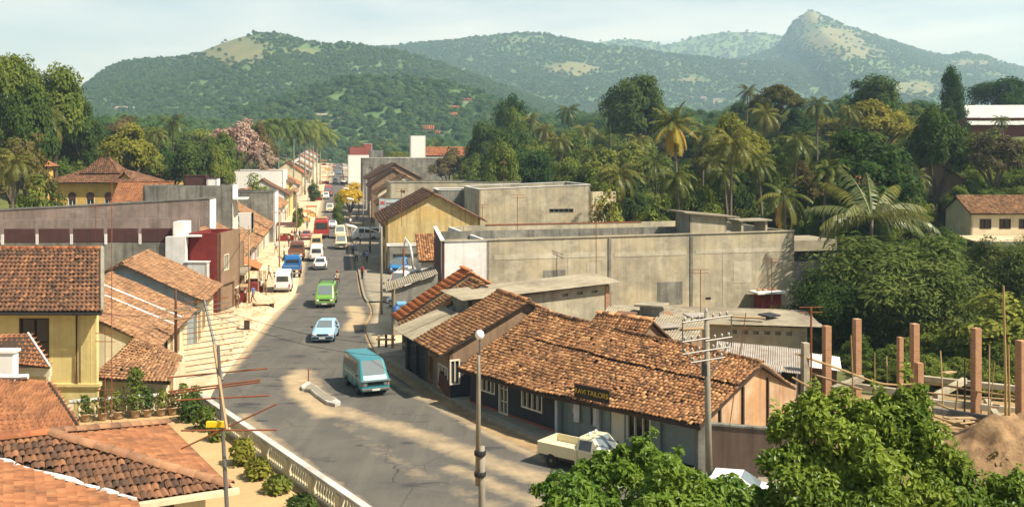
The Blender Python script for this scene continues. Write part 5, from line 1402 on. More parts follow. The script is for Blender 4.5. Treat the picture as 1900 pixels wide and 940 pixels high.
t = thing("ribbed_tin_canopy", (12.5, 51.8, 0), "small ribbed tin canopy just below the patched tin lean-to", "canopy")
sheets(t, (10.8, 51.6, 2.2), (13.4, 50.2, 2.2), (14.2, 52.6, 2.7), (11.6, 54.0, 2.7), M['tin'], .9, .12, .03)
for q in ((11.2, 51.8), (13.3, 50.6), (13.8, 52.4)): obj("post", MB().tube([(q[0], q[1], -.2), (q[0], q[1], 2.3)], .06, 6), M['timber'], t)
t = thing("white_tin_roof", (17.2, 58, 0), "bright tin roof at the edge of the building site", "shed")
sheets(t, (15.9, 57.6, 1.7), (18.6, 56.4, 1.55), (19.2, 58.6, 1.9), (16.5, 60, 2.05), M['white'], .95, .12, .02); wall(t, M['yard_wall'], (16, 57.9), (18.5, 56.8), -.3, 1.6)
t = thing("yard_wall", (9.6, 42.4, 0), "dark brown yard wall beside the corner pillar and the pole", "wall")
wall(t, M['yard_wall'], (8.55, 42.75), (12.6, 42.0), -.2, 2.25, 2.1); obj("coping", MB().fbox(wf((8.55, 42.75), (12.6, 42.0))[0], 0, 4.1, -.25, .05, 2.26, 2.34, 2.11, 2.19), M['concrete_dark'], t)

# ------------------------------------------------------------------ further along the same side of the street
A6 = Vector((-14.5, 115)) + RIGHT * 10.9
gable("gable_shop", "large house with a stained yellow gable wall facing down the street", A6, AWAY, 15, 10.9, 0.1, 6.1, 9.0, M['yellow_old'], M['tile_dark'], over=.8, over_end=.5, tkw=dict(tw=.3, tl=.34, parts=0), cat="building",
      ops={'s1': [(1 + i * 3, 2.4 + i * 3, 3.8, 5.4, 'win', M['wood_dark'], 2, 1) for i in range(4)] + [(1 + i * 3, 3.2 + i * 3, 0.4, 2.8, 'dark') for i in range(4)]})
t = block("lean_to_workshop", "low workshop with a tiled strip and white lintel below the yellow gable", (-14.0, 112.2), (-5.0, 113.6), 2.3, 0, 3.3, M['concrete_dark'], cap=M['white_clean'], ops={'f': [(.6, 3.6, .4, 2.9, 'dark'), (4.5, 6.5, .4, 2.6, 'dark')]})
t = thing("side_workshop", (-4, 100, 0), "pale workshop with a tiled lean-to roof behind the parked cars", "workshop")
wall(t, M['white'], (-9.0, 98.8), (-3.0, 100), -.2, 3.1, ops=[(3.6, 4.9, .3, 2.6, 'dark')]); wall(t, M['white'], (-9.9, 104), (-9.0, 98.8), -.2, 3.1)
q = [Vector((-9.2, 98.4, 3.1)), Vector((-2.6, 99.7, 3.1)), Vector((-3.3, 104.3, 5.4)), Vector((-10, 103, 5.4))]
obj("roof_deck", MB().slab(q, .1), M['deck'], t); tiles(t, *q, M['tile_country'], .24, .28, 'country', 0)
block("signed_shop", "grey-blue two-storey shop with a vertical red sign", tuple(V2(sx(133, 7.2))), tuple(V2(sx(133, 7.2)) + RIGHT * 7), 13, 0.1, 7.0, M['blue_white'], cap=M['concrete_dark'],
      ops={'l': [(1 + i * 3, 2.5 + i * 3, 4.3, 5.9, 'win', M['wood_dark'], 2, 1) for i in range(4)] + [(.8 + i * 3, 3 + i * 3, .6, 3, 'dark') for i in range(4)]})
s0 = V2(sx(132.5, 6.7))
sg = thing("vertical_sign", (s0.x, s0.y, 2.8), "tall narrow shop sign with red characters hung over the pavement", "sign")
fr, L = wf(s0, s0 + RIGHT * .9); obj("board", MB().fbox(fr, 0, .85, -.1, 0, 2.9, 7.6), M['blue_white'], sg)
for i in range(5):
    z = 3.3 + i * .88; g = MB()
    for k in range(3): g.fbox(fr, .16 + k * .2, .28 + k * .2, .0, .03, z + (.1 if k == 1 else 0), z + .52)
    g.fbox(fr, .16, .68, .0, .034, z + .2, z + .32); obj("character", g, M['sign_red'], sg)
obj("bracket", MB().fbox(fr, .85, 1.4, -.08, -.02, 6.6, 6.7), M['dark_iron'], sg)
W_ = lambda z, o: V2(sx(z, o))
block("parapet_store", "long grey store with white ledge and small square vents behind the yellow gable", W_(150, 9), W_(150, 9) + RIGHT * 20, 10, 0, 9.2, M['concrete'], cap=M['concrete_dark'], ops={'f': [(1.6 + i * 2.8, 2.3 + i * 2.8, 8.1, 8.6, 'dark') for i in range(7)]})
block("white_ledge_store", "grey store with bright white parapet ledge just behind the yellow gable", W_(143, 15.5), W_(143, 15.5) + RIGHT * 11, 6, 0, 8.4, M['concrete_dark'], cap=M['white_clean'])
block("slit_window_store", "large grey store with a slit window band and weathered parapet", (-4.4, 132), (10.6, 135.2), 12, 0, 8.9, M['concrete'], 9.4, cap=M['white'], ops={'f': [(9.6, 13.0, 6.2, 6.75, 'win', M['concrete_dark'], 5, 1)]})
block("cream_annex", "small pale annex at the end of the slit-window store", (10.9, 137), (14.6, 138), 7, 0.5, 8.4, M['cream'])
for i, (z, off, zr_, wid, L_, wm, tm, lb) in enumerate([
        (160, 8.0, 8.6, 9, 12, M['white'], M['tile_brown'], "small white gable house with brown tiles behind the signed shop"),
        (176, 8.2, 9.6, 10, 12, M['cream'], M['tile_brown'], "cream gable house second behind the signed shop"),
        (192, 7.6, 10.4, 9, 14, M['brown'], M['tile_dark'], "dark tiled gable house third behind the signed shop"),
        (212, 8.0, 11.2, 11, 16, M['brown'], M['tile_dark'], "tallest dark gable of the row before the grey river store"),
        (236, 8.0, 10.6, 9, 14, M['white'], M['tile_brown'], "farthest tiled house of the row before the grey river store")]):
    a = W_(z, off) + RIGHT * wid
    gable("street_house", lb, a, AWAY, L_, wid, T(a.x, z), zr_ - 3.0, zr_, wm, tm, over=.6, tkw=dict(tw=.34, tl=.4), group="gabled houses behind the signed shop")
block("river_store", "long weathered blue-grey store with white coping at the street end", W_(283, 8.2), W_(283, 8.2) + RIGHT * 25, 14, 0.6, 12.0, M['concrete_dark'], cap=M['white'], ops={'f': [(2, 3, 8, 9.3, 'dark')]})
block("store_stair_head", "square grey stair head on the blue-grey store roof", W_(286, 10.5), W_(286, 10.5) + RIGHT * 4, 5, 11, 14.2, M['concrete_dark'])
block("white_slab_tower", "plain tall white slab tower rising over the stores", W_(330, 25.5), W_(330, 25.5) + RIGHT * 5.0, 4, 1, 19.0, M['white_clean'], cat="tower")
t = block("red_white_block", "red and white house block at the far street end", W_(350, 5), W_(350, 5) + RIGHT * 8.6, 10, 3, 12.5, M['white_clean'], cap=M['white_clean'])
t2 = block("red_upper_house", "red upper storey with white corner on the far block", W_(353, 5.5), W_(353, 5.5) + RIGHT * 5.5, 6, 12, 15.4, M['red_paint'], cap=M['maroon'])
t3 = block("red_stair_tower", "red stair tower with white edge on the far block", W_(356, 10.5), W_(356, 10.5) + RIGHT * 3.2, 5, 10, 16.6, M['red_paint'], side=M['white_clean'], cap=M['white_clean'])
a = atz(845, 275, 360)
gable("long_orange_roof", "long low house with bright orange roof beside the white slab tower", (a.x + 6, a.y), (-1, 0.05), 20, 9, 8, 12.5, 15.2, M['cream'], M['tile_orange'], tkw=dict(tw=.5, tl=.6))

# ------------------------------------------------------------------ houses on the slope
gable("school_building", "long tiled school building with cream walls and dark windows on the slope", (50.6, 110), (1, 0.03), 15.5, 6, 4.3, 7.3, 8.75, M['cream'], M['tile_brown'], over=.6, tkw=dict(tw=.26, tl=.3, parts=0), cat="building",
      ops={'s0': [(1.0 + i * 2.2, 2.3 + i * 2.2, 1.5, 2.6, 'win', M['wood_dark'], 2, 1) for i in range(6)]})
t = thing("school_terrace", (55, 106, 4), "grey retaining terrace wall below the tiled school building", "wall")
wall(t, M['concrete_dark'], (48.8, 104.5), (66, 105), 0, 4.5); obj("terrace_top", MB().slab([(48.8, 104.5, 4.5), (66, 105, 4.5), (66, 110, 4.7), (48.8, 110, 4.7)], .2), M['dust'], t)
t = thing("hill_hall", (94, 192, 16), "hall with long pale tin roof and rust-red wall at the top of the slope", "hall")
wall(t, M['red_paint'], (86.8, 190), (106, 190.4), 16.5, 20.3); wall(t, M['red_paint'], (86.6, 198), (86.8, 190), 16.5, 20.3)
sheets(t, (86, 189, 20.3), (106.5, 189.4, 20.3), (106.5, 194.4, 22.9), (86, 194, 22.9), M['white'], 1.4, .3, .05)
sheets(t, (86.2, 187.4, 18.9), (106.5, 187.8, 18.9), (106.5, 189.9, 19.8), (86.2, 189.6, 19.8), M['white'], 1.4, .3, .05)
gable("slope_cottage", "dark gabled cottage above the school behind the twiggy tree", (57.5, 127), (0.3, 0.95), 7, 7, 8, 10.4, 12.6, M['brown'], M['tile_dark'], tkw=dict(tw=.35, tl=.4))
gable("pink_roof_cottage", "cottage with dull pink roof between the slope trees", (43.5, 135), (0.98, 0.1), 9, 7, 6.5, 9.6, 11.4, M['cream'], M['tile_flat'], tkw=dict(tw=.35, tl=.4))

FAR = [(795, 243, 520, 9, 6, "multi-storey house with orange roof on the near spur"), (810, 248, 530, 6, 4, "small pale house beside the orange-roofed one on the spur"), (598, 212, 560, 9, 3, "lone small house low on the wooded hill above the palms"), (833, 212, 560, 15, 4, "wide pinkish-roofed house on the spur"),
       (845, 200, 600, 8, 3, "small white house high on the spur beside the wide pink one"), (640, 218, 500, 18, 2.5, "long low house on the cleared terrace of the spur"), (865, 184, 640, 12, 3, "brown-roofed house topmost on the spur"),
       (1332, 184, 900, 14, 5, "white house in the far valley, largest of its cluster"), (1305, 180, 940, 9, 5, "pale house beside the largest white one in the far valley"), (1282, 176, 980, 8, 4, "small pale house at the edge of the far valley cluster"), (1262, 150, 1300, 12, 5, "tiny white house on the grassy mound in the valley"),
       (1380, 116, 2150, 22, 9, "tiny white building high on the ridge left of the peak"), (1110, 222, 420, 10, 4, "low pale roof glimpsed among the grove palms"), (230, 200, 420, 12, 3, "pale roof glimpsed above the wooded slope"), (208, 202, 430, 7, 3, "smallest pale roof glimpsed above the wooded slope")]
ALLH = np.concatenate(HILLPTS)
def on_hill(px, py):
    """nearest visible point of the hills at a photo pixel"""
    d = np.hypot(ALLH[:, 3] - px, ALLH[:, 4] - py); c = ALLH[d < max(9, d.min() + 2)]
    return c[np.argmin(c[:, 1])]
for px, py, z, w, h, lb in FAR:
    q = on_hill(px, py); y_ = float(q[1]); w = w * .62 * y_ / z; h = h * .62 * y_ / z
    x_, z_ = (px - HOR_X) * y_ / F_PX, float(q[2])
    gable("far_house", lb, (x_ - w / 2, y_ - 2), (1, 0), w, w * .6, z_ - 4, z_ + h * .75, z_ + h * 1.2, M['cream'], M['tile_orange'] if 'orange' in lb or 'pink' in lb or 'brown' in lb else M['tin'], over=.4, tkw=dict(tw=1.2, tl=1.2), cap=False, group="houses scattered on the far slopes",
          ops={'s0': [(w * (.12 + .28 * k), w * (.26 + .28 * k), 4 + h * .25, 4 + h * .55, 'dark') for k in range(3)]})
wd = ["nearest", "second", "third", "fourth", "last"]
for i, z in enumerate((385, 425, 470, 520, 575)):
    g0 = float(8.5 * smooth(220, 650, z)); a = W_(z, 9.5) + RIGHT * 10
    gable("far_street_house", "%s small tiled house on the shop side beyond the red and white block" % wd[i], a, AWAY, 18, 10, g0, g0 + 3.6 + i % 2, g0 + 6.4 + i % 2, [M['white'], M['cream'], M['brown']][i % 3], [M['tile_brown'], M['tile_orange'], M['tin']][i % 3], tkw=dict(tw=.6, tl=.7), cap=False, group="small houses far up the street")
# ------------------------------------------------------------------ roofs right below the camera
up_ = Vector((0, 0, 1))
Cc = Vector((-9.3, 33.0, 2.85)); Dd = Vector((-14.1, 40.7, 2.85)); Ap = Vector((-16.25, 34.95, 4.05)); V0 = Vector((-11.9, 31.7, 2.85)); Va = Vector((-18.6, 33.55, 3.95))
eg = Vector((-0.89, -0.45, 0)).normalized(); ef = Vector((0.45, -0.89, 0)).normalized()
t = thing("hip_roof_house", (-14, 35, 0.5), "single-storey house with hipped terracotta roof and cream gutter beside the terrace", "house")
Apl = Ap + eg * 4.2
f1 = [Cc + eg * 12, Cc, Ap, Apl]                                    # front face: eave runs left of the corner
valley_n = (Vector((-0.96, 0.27, 0))).cross(up_)
side_v = lambda p: (p - V0).dot(Vector((0.27, 0.96, 0))) > -0.02      # beyond the valley towards the ridge
obj("roof_deck", MB().slab([Cc + eg * 3.0, Cc, Ap, Apl, Va], .1).slab([Cc, Dd, Ap], .1).slab([Dd, Dd + eg * 9, Apl, Ap], .1), M['deck'], t)
tiles(t, *f1, M['tile_dark'], 0.215, 0.47, 'barrel', 300, 0.8, clip=side_v, lift=.06)
tiles(t, Cc, Dd, Ap, Ap, M['tile_flat'], 0.25, 0.34, 'flat', 300, 0.25, lift=.02)
tiles(t, Dd, Dd + eg * 9, Apl, Ap, M['tile_flat'], 0.25, 0.34, 'flat', 0, 0.5)
ridge(t, Cc + up_ * .06, Ap + up_ * .08, M['tile_hip'], .62, .17, "hip_tile"); ridge(t, Dd + up_ * .06, Ap + up_ * .08, M['tile_hip'], .55, .16, "hip_tile"); ridge(t, Ap + up_ * .06, Apl + up_ * .06, M['tile_orange'], .55, .17)
gfr, gl = wf((Cc + eg * 3.1).xy, (Cc - eg * .25).xy)
obj("gutter", MB().fbox(gfr, 0, gl, .02, .15, 2.66, 2.83).fbox(gfr, 0, gl, .0, .02, 2.74, 2.86), M['cream'], t)
obj("fascia", MB().fbox(wf(Cc.xy, Dd.xy)[0], 0, (Dd - Cc).length, .0, .06, 2.68, 2.86), M['wood_dark'], t)
wa, wb, wc = Cc + eg * .7 - ef * .7, Dd + eg * .7 + ef * .7, V0 + eg * .4 - ef * .7
wall(t, M['cream'], wc.xy, wa.xy, 0.3, 2.75, ops=[(.8, 1.6, .9, 2.1, 'win', M['wood_dark'], 2, 1)]); wall(t, M['cream'], wa.xy, wb.xy, 0.3, 2.75)
# front wing, separated by a whitened valley
Ed = V0 + ef * 14
g1 = Va + ef * 13 + eg * 0
t2 = thing("front_wing_roof", (-13, 26, 0.5), "wing with plain orange tile roof along the whitened valley at the picture corner", "house wing")
e3 = Vector((-0.96, 0.27, 0))
obj("roof_deck", MB().slab([V0, Va + eg * .0, Va + ef * 9, Ed], .1) if ((Va - V0).cross(Ed - V0)).z < 0 else MB().slab([V0, Ed, Va + ef * 9, Va], .1), M['deck'], t2)
tl_a, tl_b = Ed, V0                                                      # eave from near end to the valley foot
ridge3 = V0 + Vector((-0.89, -0.45, 0)) * 4.6 + up_ * 1.10
clip3 = lambda p: (p - V0).dot(Vector((0.27, 0.96, 0))) < -0.10
tiles(t2, Ed, V0 - ef * 5, V0 - ef * 5 + eg * 5 + up_ * 1.18, Ed + eg * 5 + up_ * 1.18, M['tile_flat'], 0.24, 0.30, 'flat', 300, 0.35, lift=.02, clip=clip3)
obj("valley_mortar", MB().tube([V0.lerp(Va, q / 14) + up_ * (.05 + random.uniform(-.012, .03)) + Vector((random.uniform(-.05, .05), random.uniform(-.05, .05), 0)) for q in range(15)], [random.choice((.03, .05, .08, .11)) for q in range(15)], 6), M['white'], t2)
wall(t2, M['cream'], (Ed + eg * .6).xy, (V0 + eg * .6).xy, 0.3, 2.75)
# higher roof behind, cut by the picture edge
t3 = thing("rear_roof_house", (-20, 40, 0.5), "house with plain terracotta roof and white ridge at the picture edge", "house")
b0, b1 = atz(-60, 812, 38), atz(146, 793, 38.6); c1 = atz(91, 712, 41.6); c0 = atz(-60, 698, 41.6)
q = [b0, b1, c1, c0]
obj("roof_deck", MB().slab(q, .1), M['deck'], t3); tiles(t3, *q, M['tile_flat'], .26, .33, 'flat', 220, .35, lift=.02)
obj("verge", MB().tube([b1 + up_ * .04, c1 + up_ * .04], .07, 6), M['deck'], t3)
obj("ridge_mortar", MB().tube([c0.lerp(atz(52, 700, 41.6), k / 6) + up_ * random.uniform(.02, .06) for k in range(7)], .11, 6), M['white'], t3)
wall(t3, M['cream'], (b0 + Vector((0, .8, 0))).xy, (b1 + Vector((-.5, .8, 0))).xy, 0.3, b1.z - .1); wall(t3, M['cream'], (b1 + Vector((-.5, .8, 0))).xy, (c1 + Vector((-.3, 2, 0))).xy, .3, b1.z - .1)

# ------------------------------------------------------------------ yellow house
t = thing("yellow_house", (-25, 53, 0.4), "pale yellow house with weathered tile roof and dark red window", "house")
ZY = 51.2; yx = lambda px: (px - HOR_X) * ZY / F_PX; yh = lambda py: CAM_H - (py - HOR_Y) * ZY / F_PX
w0, w1 = (-31.5, ZY), (yx(178), ZY)
wall(t, M['yellow'], w0, w1, 0.4, 6.15, ops=[(yx(36) + 31.5, yx(91) + 31.5, yh(680) - .4, yh(590) - .4, 'win', M['wood_dark'], 2, 2)], th=.35)
wall(t, M['yellow'], w1, (w1[0] - 2.1, 56.4), 0.4, 6.15); wall(t, M['yellow'], (w1[0] - 2.1, 56.4), (-31.5, 56.4), .4, 6.15)
fr, L = wf(w0, w1)
obj("plinth_moulding", MB().fbox(fr, 5, L + .28, -.1, .22, 1.95, 2.10).fbox(fr, 5, L + .2, -.1, .14, 1.78, 1.95).fbox(fr, 5, L + .12, -.1, .10, 0.4, 1.78), M['yellow'], t)
obj("corner_pilaster", MB().fbox(fr, L - .75, L + .06, 0.01, .07, 2.10, 6.1), M['yellow'], t)
obj("downpipe", MB().tube([fr(L - .95, .1, 6.0), fr(L - .95, .1, 2.3), fr(L - .9, .16, 2.05)], .055, 8), M['wood_dark'], t)
e0, e1 = Vector((-32.5, ZY - .75, 5.85)), Vector((-20.75, ZY - .75, 5.85)); r1 = Vector((yx(192) * 1.09, 55.6, 8.55)); r0 = Vector((-32.5, 55.6, 8.55))
bk0, bk1 = Vector((-32.5, 57.6, 7.3)), Vector((-23.7, 57.6, 7.3))
g_ = MB(); g_.add([(-21.5, 51.3, 6.1), (-23.7, 56.5, 6.1), (-23.7, 56.5, 7.8), (-23.25, 55.4, 8.3), (-21.8, 51.3, 6.1), (-24.0, 56.5, 6.1), (-24.0, 56.5, 7.8), (-23.55, 55.4, 8.3)], [(0, 1, 2, 3), (7, 6, 5, 4), (0, 3, 7, 4), (1, 5, 6, 2)]); obj('gable_wall', g_, M['yellow'], t)
obj("roof_deck", MB().slab([e0, e1, r1, r0], .12).slab([bk1, bk0, r0, r1], .12), M['deck'], t)
tiles(t, e0, e1, r1, r0, M['tile_dark'], 0.23, 0.36, 'barrel', 300, 0.7, lift=.05); tiles(t, bk1, bk0, r0, r1, M['tile_dark'], 0.3, 0.36, 'flat', 0)
ridge(t, r0, r1, M['tile_orange'], .45, .14)
obj("verge_mortar", MB().tube([r1 + up_ * .08, e1.lerp(r1, .5) + up_ * .1, e1 + up_ * .07], [.12, .12, .08], 6), M['pole'], t)
obj("eave_gutter", MB().tube([e0 + Vector((0, -.05, -.08)), e1 + Vector((0, -.05, -.08))], .07, 7), M['dark_iron'], t)
for k, px in enumerate((137, 149, 157)): obj("insulator", MB().lathe(fr(yx(px) + 31.5, .12, 5.55), [(.03, 0), (.06, .03), (.05, .1), (.07, .13), (.02, .18)], 8), M['porcelain'], t, shade=True)
# small porch roof with a white pillar
t = thing("small_porch", (-23.5, 47.5, 0.5), "small tiled porch with white pillar in front of the yellow house", "porch")
a0, a1 = atz(-40, 668, 45.5), atz(93, 681, 45.5); d1 = atz(52, 619, 47.5); d0 = atz(-40, 623, 47.5)
obj("roof_deck", MB().slab([a0, a1, d1, d0], .08), M['deck'], t); tiles(t, a0, a1, d1, d0, M['tile_flat'], .26, .33, 'flat', 120, .4, lift=.02)
obj("verge_board", MB().tube([a1 + up_ * .05, d1 + up_ * .05], .05, 6), M['white'], t)
obj("beam", MB().box(((a0.x + a1.x) / 2, 45.9, a1.z - .28), (a1.x - a0.x - .3, .25, .4)), M['cream'], t)
pp = atz(14, 690, 44.6); obj("pillar", MB().box((pp.x, pp.y, 2.6), (.75, .5, 4.9)), M['white_clean'], t, bevel=.03)
obj("pillar_cap", MB().box((pp.x, pp.y, 5.08), (.9, .62, .12)), M['white_clean'], t)
wall(t, M['cream'], (a0.x, 46.2), (a1.x - .4, 46.2), 0.5, a1.z - .2)

# ------------------------------------------------------------------ street row on this side
ul = Vector((-0.154, 0.988))
gable("brown_tile_row", "long brown country-tile row house along the dusty pavement below the yellow house", (-20.9, 57.4), ul, 13.2, 10.2, 0.05, 2.95, 5.35, M['cream'], M['tile_brown'], over=.65, over_end=.2, tkw=dict(tw=.21, tl=.26, parts=300, jit=1.4),
      ops={'s0': [(.8, 1.8, .4, 2.5, 'door', M['timber'], 2), (2.6, 3.9, .9, 2.4, 'win', M['timber'], 3, 1), (4.6, 5.6, .4, 2.5, 'door', M['wood_dark'], 2), (6.6, 7.6, .4, 2.5, 'door', M['timber'], 2), (8.6, 9.9, .9, 2.4, 'win', M['timber'], 3, 1), (10.8, 12, .4, 2.5, 'dark')]})
t = thing("porch_roof_house", (-20, 53, 0.05), "low tiled porch wing between the yellow house and the dusty pavement", "porch wing")
q = [Vector((-21.9, 51.8, 2.2)), Vector((-17.7, 51.6, 2.0)), Vector((-18.4, 55.2, 2.55)), Vector((-21.6, 57.2, 3.4))]
obj("roof_deck", MB().slab(q, .1), M['deck'], t); tiles(t, *q, M['tile_brown'], .21, .26, 'country', 200, 1.4)
wall(t, M['cream'], (-21.4, 52.3), (-18.1, 52.2), 0, 2.0); wall(t, M['cream'], (-18.1, 52.2), (-18.8, 57), 0, 2.0, 2.3, ops=[(.8, 1.8, .1, 1.9, 'door', M['timber'], 2)])
fw = thing("white_roof_battens", (-23, 64, 3), "two pale mortar lines running down the brown tile row", "roof mortar line")
for z in (63.5, 66.2):
    a = Vector((-20.9, 57.4)) + ul * (z - 57.4); b = a + Vector((-.988, -.154)) * 4.9
    obj("mortar_line", MB().tube([(a.x + .4, a.y, 2.98), (b.x, b.y, 5.38)], .07, 6), M['white'], fw)
gable("blue_gable_house", "tiled house with pale blue gable wall facing the yellow house", (-22.9, 72.4), ul, 8.6, 10.2, 0.05, 3.35, 5.85, M['cream'], M['tile_brown'], over=.7, over_end=.45, tkw=dict(tw=.22, tl=.27, parts=150, jit=1.4), end_mats=(M['blue_white'], None),
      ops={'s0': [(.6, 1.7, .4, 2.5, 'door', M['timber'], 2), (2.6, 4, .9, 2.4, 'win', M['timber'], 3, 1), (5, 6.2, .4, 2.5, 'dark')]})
t = block("maroon_shop", "narrow two-storey shop with plain maroon sidewall", (-28.0, 86.2), (-25.2, 86.0), 5, 0.05, 6.9, M['maroon'], side=M['brown'], par_h=.4, ops={'r': [(1, 2.2, 4, 5.4, 'win', C_, 2, 1), (.8, 3.6, .5, 2.8, 'dark')]})
obj("ledge", MB().box((-27.9, 86.6, 6.7), (2.2, 2.0, .14), .05), M['white_clean'], t)
t = block("white_stepped_wall", "white stepped parapet wall beside the maroon shop", (-28.0, 85.35), (-26.1, 85.2), .7, .05, 4.45, M['white'], slab=False, cap=M['white'])
obj("tall_wall", MB().box((-28.85, 85.75, 3.3), (1.7, .6, 6.7)), M['white'], t); obj("upper_return", MB().box((-28.9, 87.4, 7.2), (.9, 2.0, 1.3)), M['white_clean'], t)  # upper return takes the brighter white, painting in sun on that face
t = block("grey_parapet_hall", "grey-walled hall with dark maroon parapet panels between white stubs", (-46, 86.6), (-29.6, 87.2), 12, .05, 6.0, M['concrete_dark'], slab=True)
fr, L = wf((-46, 86.6), (-29.6, 87.2))
for i in range(7):
    s = L - .05 - i * 2.95
    if s > 3: obj("parapet_panel", MB().fbox(fr, s - 2.75, s - .1, -.22, -.02, 6.0, 7.25), M['maroon_dark'], t, bevel=.06)
    if i: obj("stub_post", MB().fbox(fr, s + .0, s + .22, -.26, .04, 5.85, 6.75), M['white'], t)
fr2, _ = wf((-46, 90), (-28.6, 90.6)); obj("rear_parapet", MB().fbox(fr2, 0, 17.6, -.2, 0, 5.5, 7.75, 5.5, 7.95), M['pink'], t)
block("pink_wall_hall", "long hall with faded pink blank wall and end whitened as if in sun", (-54, 99), (-30.5, 100.5), 3.0, 0.1, 7.9, M['pink'], 9.15, side=M['white_clean'], par_h=.6, cap=M['concrete_dark'])  # end wall coloured white to stand for sunlight on that side
t = block("tall_grey_house", "tall grey flat-roofed house with white slotted street front", (-43.5, 117.5), (-33.2, 118.4), 3.6, 0.3, 9.9, M['concrete_dark'], side=M['white_clean'], par_h=.8, ops={'r': [(.5 + i * 1.0, 1.0 + i * 1.0, 4.5, 8.6, 'panel', M['ochre']) for i in range(3)]})
obj("ledge", MB().box((-32.6, 120, 8.3), (1.6, 3, .14), .17), M['white_clean'], t)
block("roof_penthouse", "small brown roof room on the tall grey house", (-39.2, 119.0), (-36.7, 119.2), 2.2, 9, 11.0, M['maroon_dark'], cap=M['maroon_dark'], slab=True)
block("roof_penthouse", "white-edged stair room on the tall grey house roof", (-36.6, 119.4), (-35.4, 119.5), 2, 9, 10.7, M['white_clean'], cap=M['maroon_dark'])
# ochre house with flared hip roof, on rising ground
t = thing("ochre_house", (-63, 153, 5.5), "ochre house with flared brown hip roof and arched windows on rising ground", "house")
c = [(-69.0, 150), (-57.2, 150.4), (-57.0, 159), (-69.2, 159)]
wall(t, M['ochre'], c[0], c[1], 4.2, 9.3, ops=[(2.2 + i * 2.7, 3.4 + i * 2.7, 1.2, 3.0, 'win', M['white'], 2, 1) for i in range(4)]); wall(t, M['ochre'], c[1], c[2], 4.2, 9.3); wall(t, M['ochre'], c[2], c[3], 4.2, 9.3); wall(t, M['ochre'], c[3], c[0], 4.2, 9.3)
for i in range(4):
    fr, L = wf(c[0], c[1]); s = 2.8 + i * 2.7
    obj("window_arch", MB().lathe((0, 0, 0), [(.62, -.04), (.62, .04)], 16), M['wood_dark'], t, local=True).matrix_local = Matrix.Translation(fr(s, .02, 7.2) - ORIG[t]) @ Matrix.Rotation(math.radians(90), 4, 'X')
hip_roof(t, c, 9.2, 10.9, .26, M['tile_dark'], 1.2, dict(tw=.3, tl=.36)); c2 = [(-65.6, 152.8), (-60.6, 153), (-60.5, 156.5), (-65.7, 156.4)]
hip_roof(t, c2, 10.5, 12.8, .38, M['tile_dark'], .5, dict(tw=.3, tl=.36))
gable("side_wing", "little gabled side wing of the ochre house", (-57.0, 151), (0.1, 1), 4, 3.4, 5, 9.0, 10.6, M['ochre'], M['tile_dark'], tkw=dict(tw=.3, tl=.36))
gable("pink_roof_house", "house with bright salmon-pink tiled roof beside the ochre house", (-57.5, 143), (1, .1), 7.5, 8.5, 3, 6.2, 9.3, M['cream'], M['tile_flat'], tkw=dict(tw=.3, tl=.36, kind='flat'), rf=.55)
t = thing("ochre_chimney_house", (-72, 151, 6), "narrow ochre tower house with tiled cap at the palm", "house")
c = [(-71.8, 149), (-69.6, 149), (-69.6, 151.5), (-71.8, 151.5)]
for i in range(4): wall(t, M['ochre'], c[i], c[(i + 1) % 4], 4.5, 11.6, ops=[(.7, 1.4, 5, 6.2, 'win', M['white'], 2, 1)] if i == 0 else ())
hip_roof(t, c, 11.6, 12.8, .45, M['tile_flat'], .6, dict(tw=.3, tl=.36), cap=False)
# mixed row beyond the maroon shop
t = block("brown_two_storey", "brown two-storey house with balcony slab next to the maroon shop", (-29.4, 91.4), (-26.3, 91.2), 5.4, .05, 5.3, M['brown'], side=M['brown'], slab=False, ops={'f': [(1.3, 2.0, 3.3, 4.7, 'win', M['white'], 2, 2), (.4, 2.4, .6, 2.4, 'dark')], 'r': [(.8, 1.7, 3.3, 4.7, 'win', M['white'], 2, 1), (.6, 4.6, .5, 2.5, 'dark')]})
obj("balcony_slab", MB().box((-25.9, 93.6, 2.75), (2.2, 5.6, .14), .16), M['asbestos'], t)
q = [Vector((-25.6, 90.6, 5.15)), Vector((-26.6, 97.4, 5.15)), Vector((-30.0, 97.4, 6.6)), Vector((-29.6, 90.6, 6.6))]
obj("roof_deck", MB().slab(q, .1), M['deck'], t); tiles(t, *q, M['tile_brown'], .24, .28, 'country', 0)
t = thing("orange_awning_stall", (-25.5, 98, 0), "stall with sloping orange awning beside the brown two-storey house", "stall")
q = [Vector((-24.6, 97.2, 2.5)), Vector((-25.4, 101.8, 2.5)), Vector((-28, 101.6, 3.6)), Vector((-27.4, 97.2, 3.6))]
obj("awning", MB().slab(q, .06), M['tile_rib'], t); obj("counter", MB().box((-26, 99.4, .55), (1, 4, 1.0), .16), M['maroon'], t)
for k in range(3): obj("post", MB().tube([(-24.8 - k * .35, 97.4 + k * 2, 0), (-24.8 - k * .35, 97.4 + k * 2, 2.5)], .05, 6), M['timber'], t)
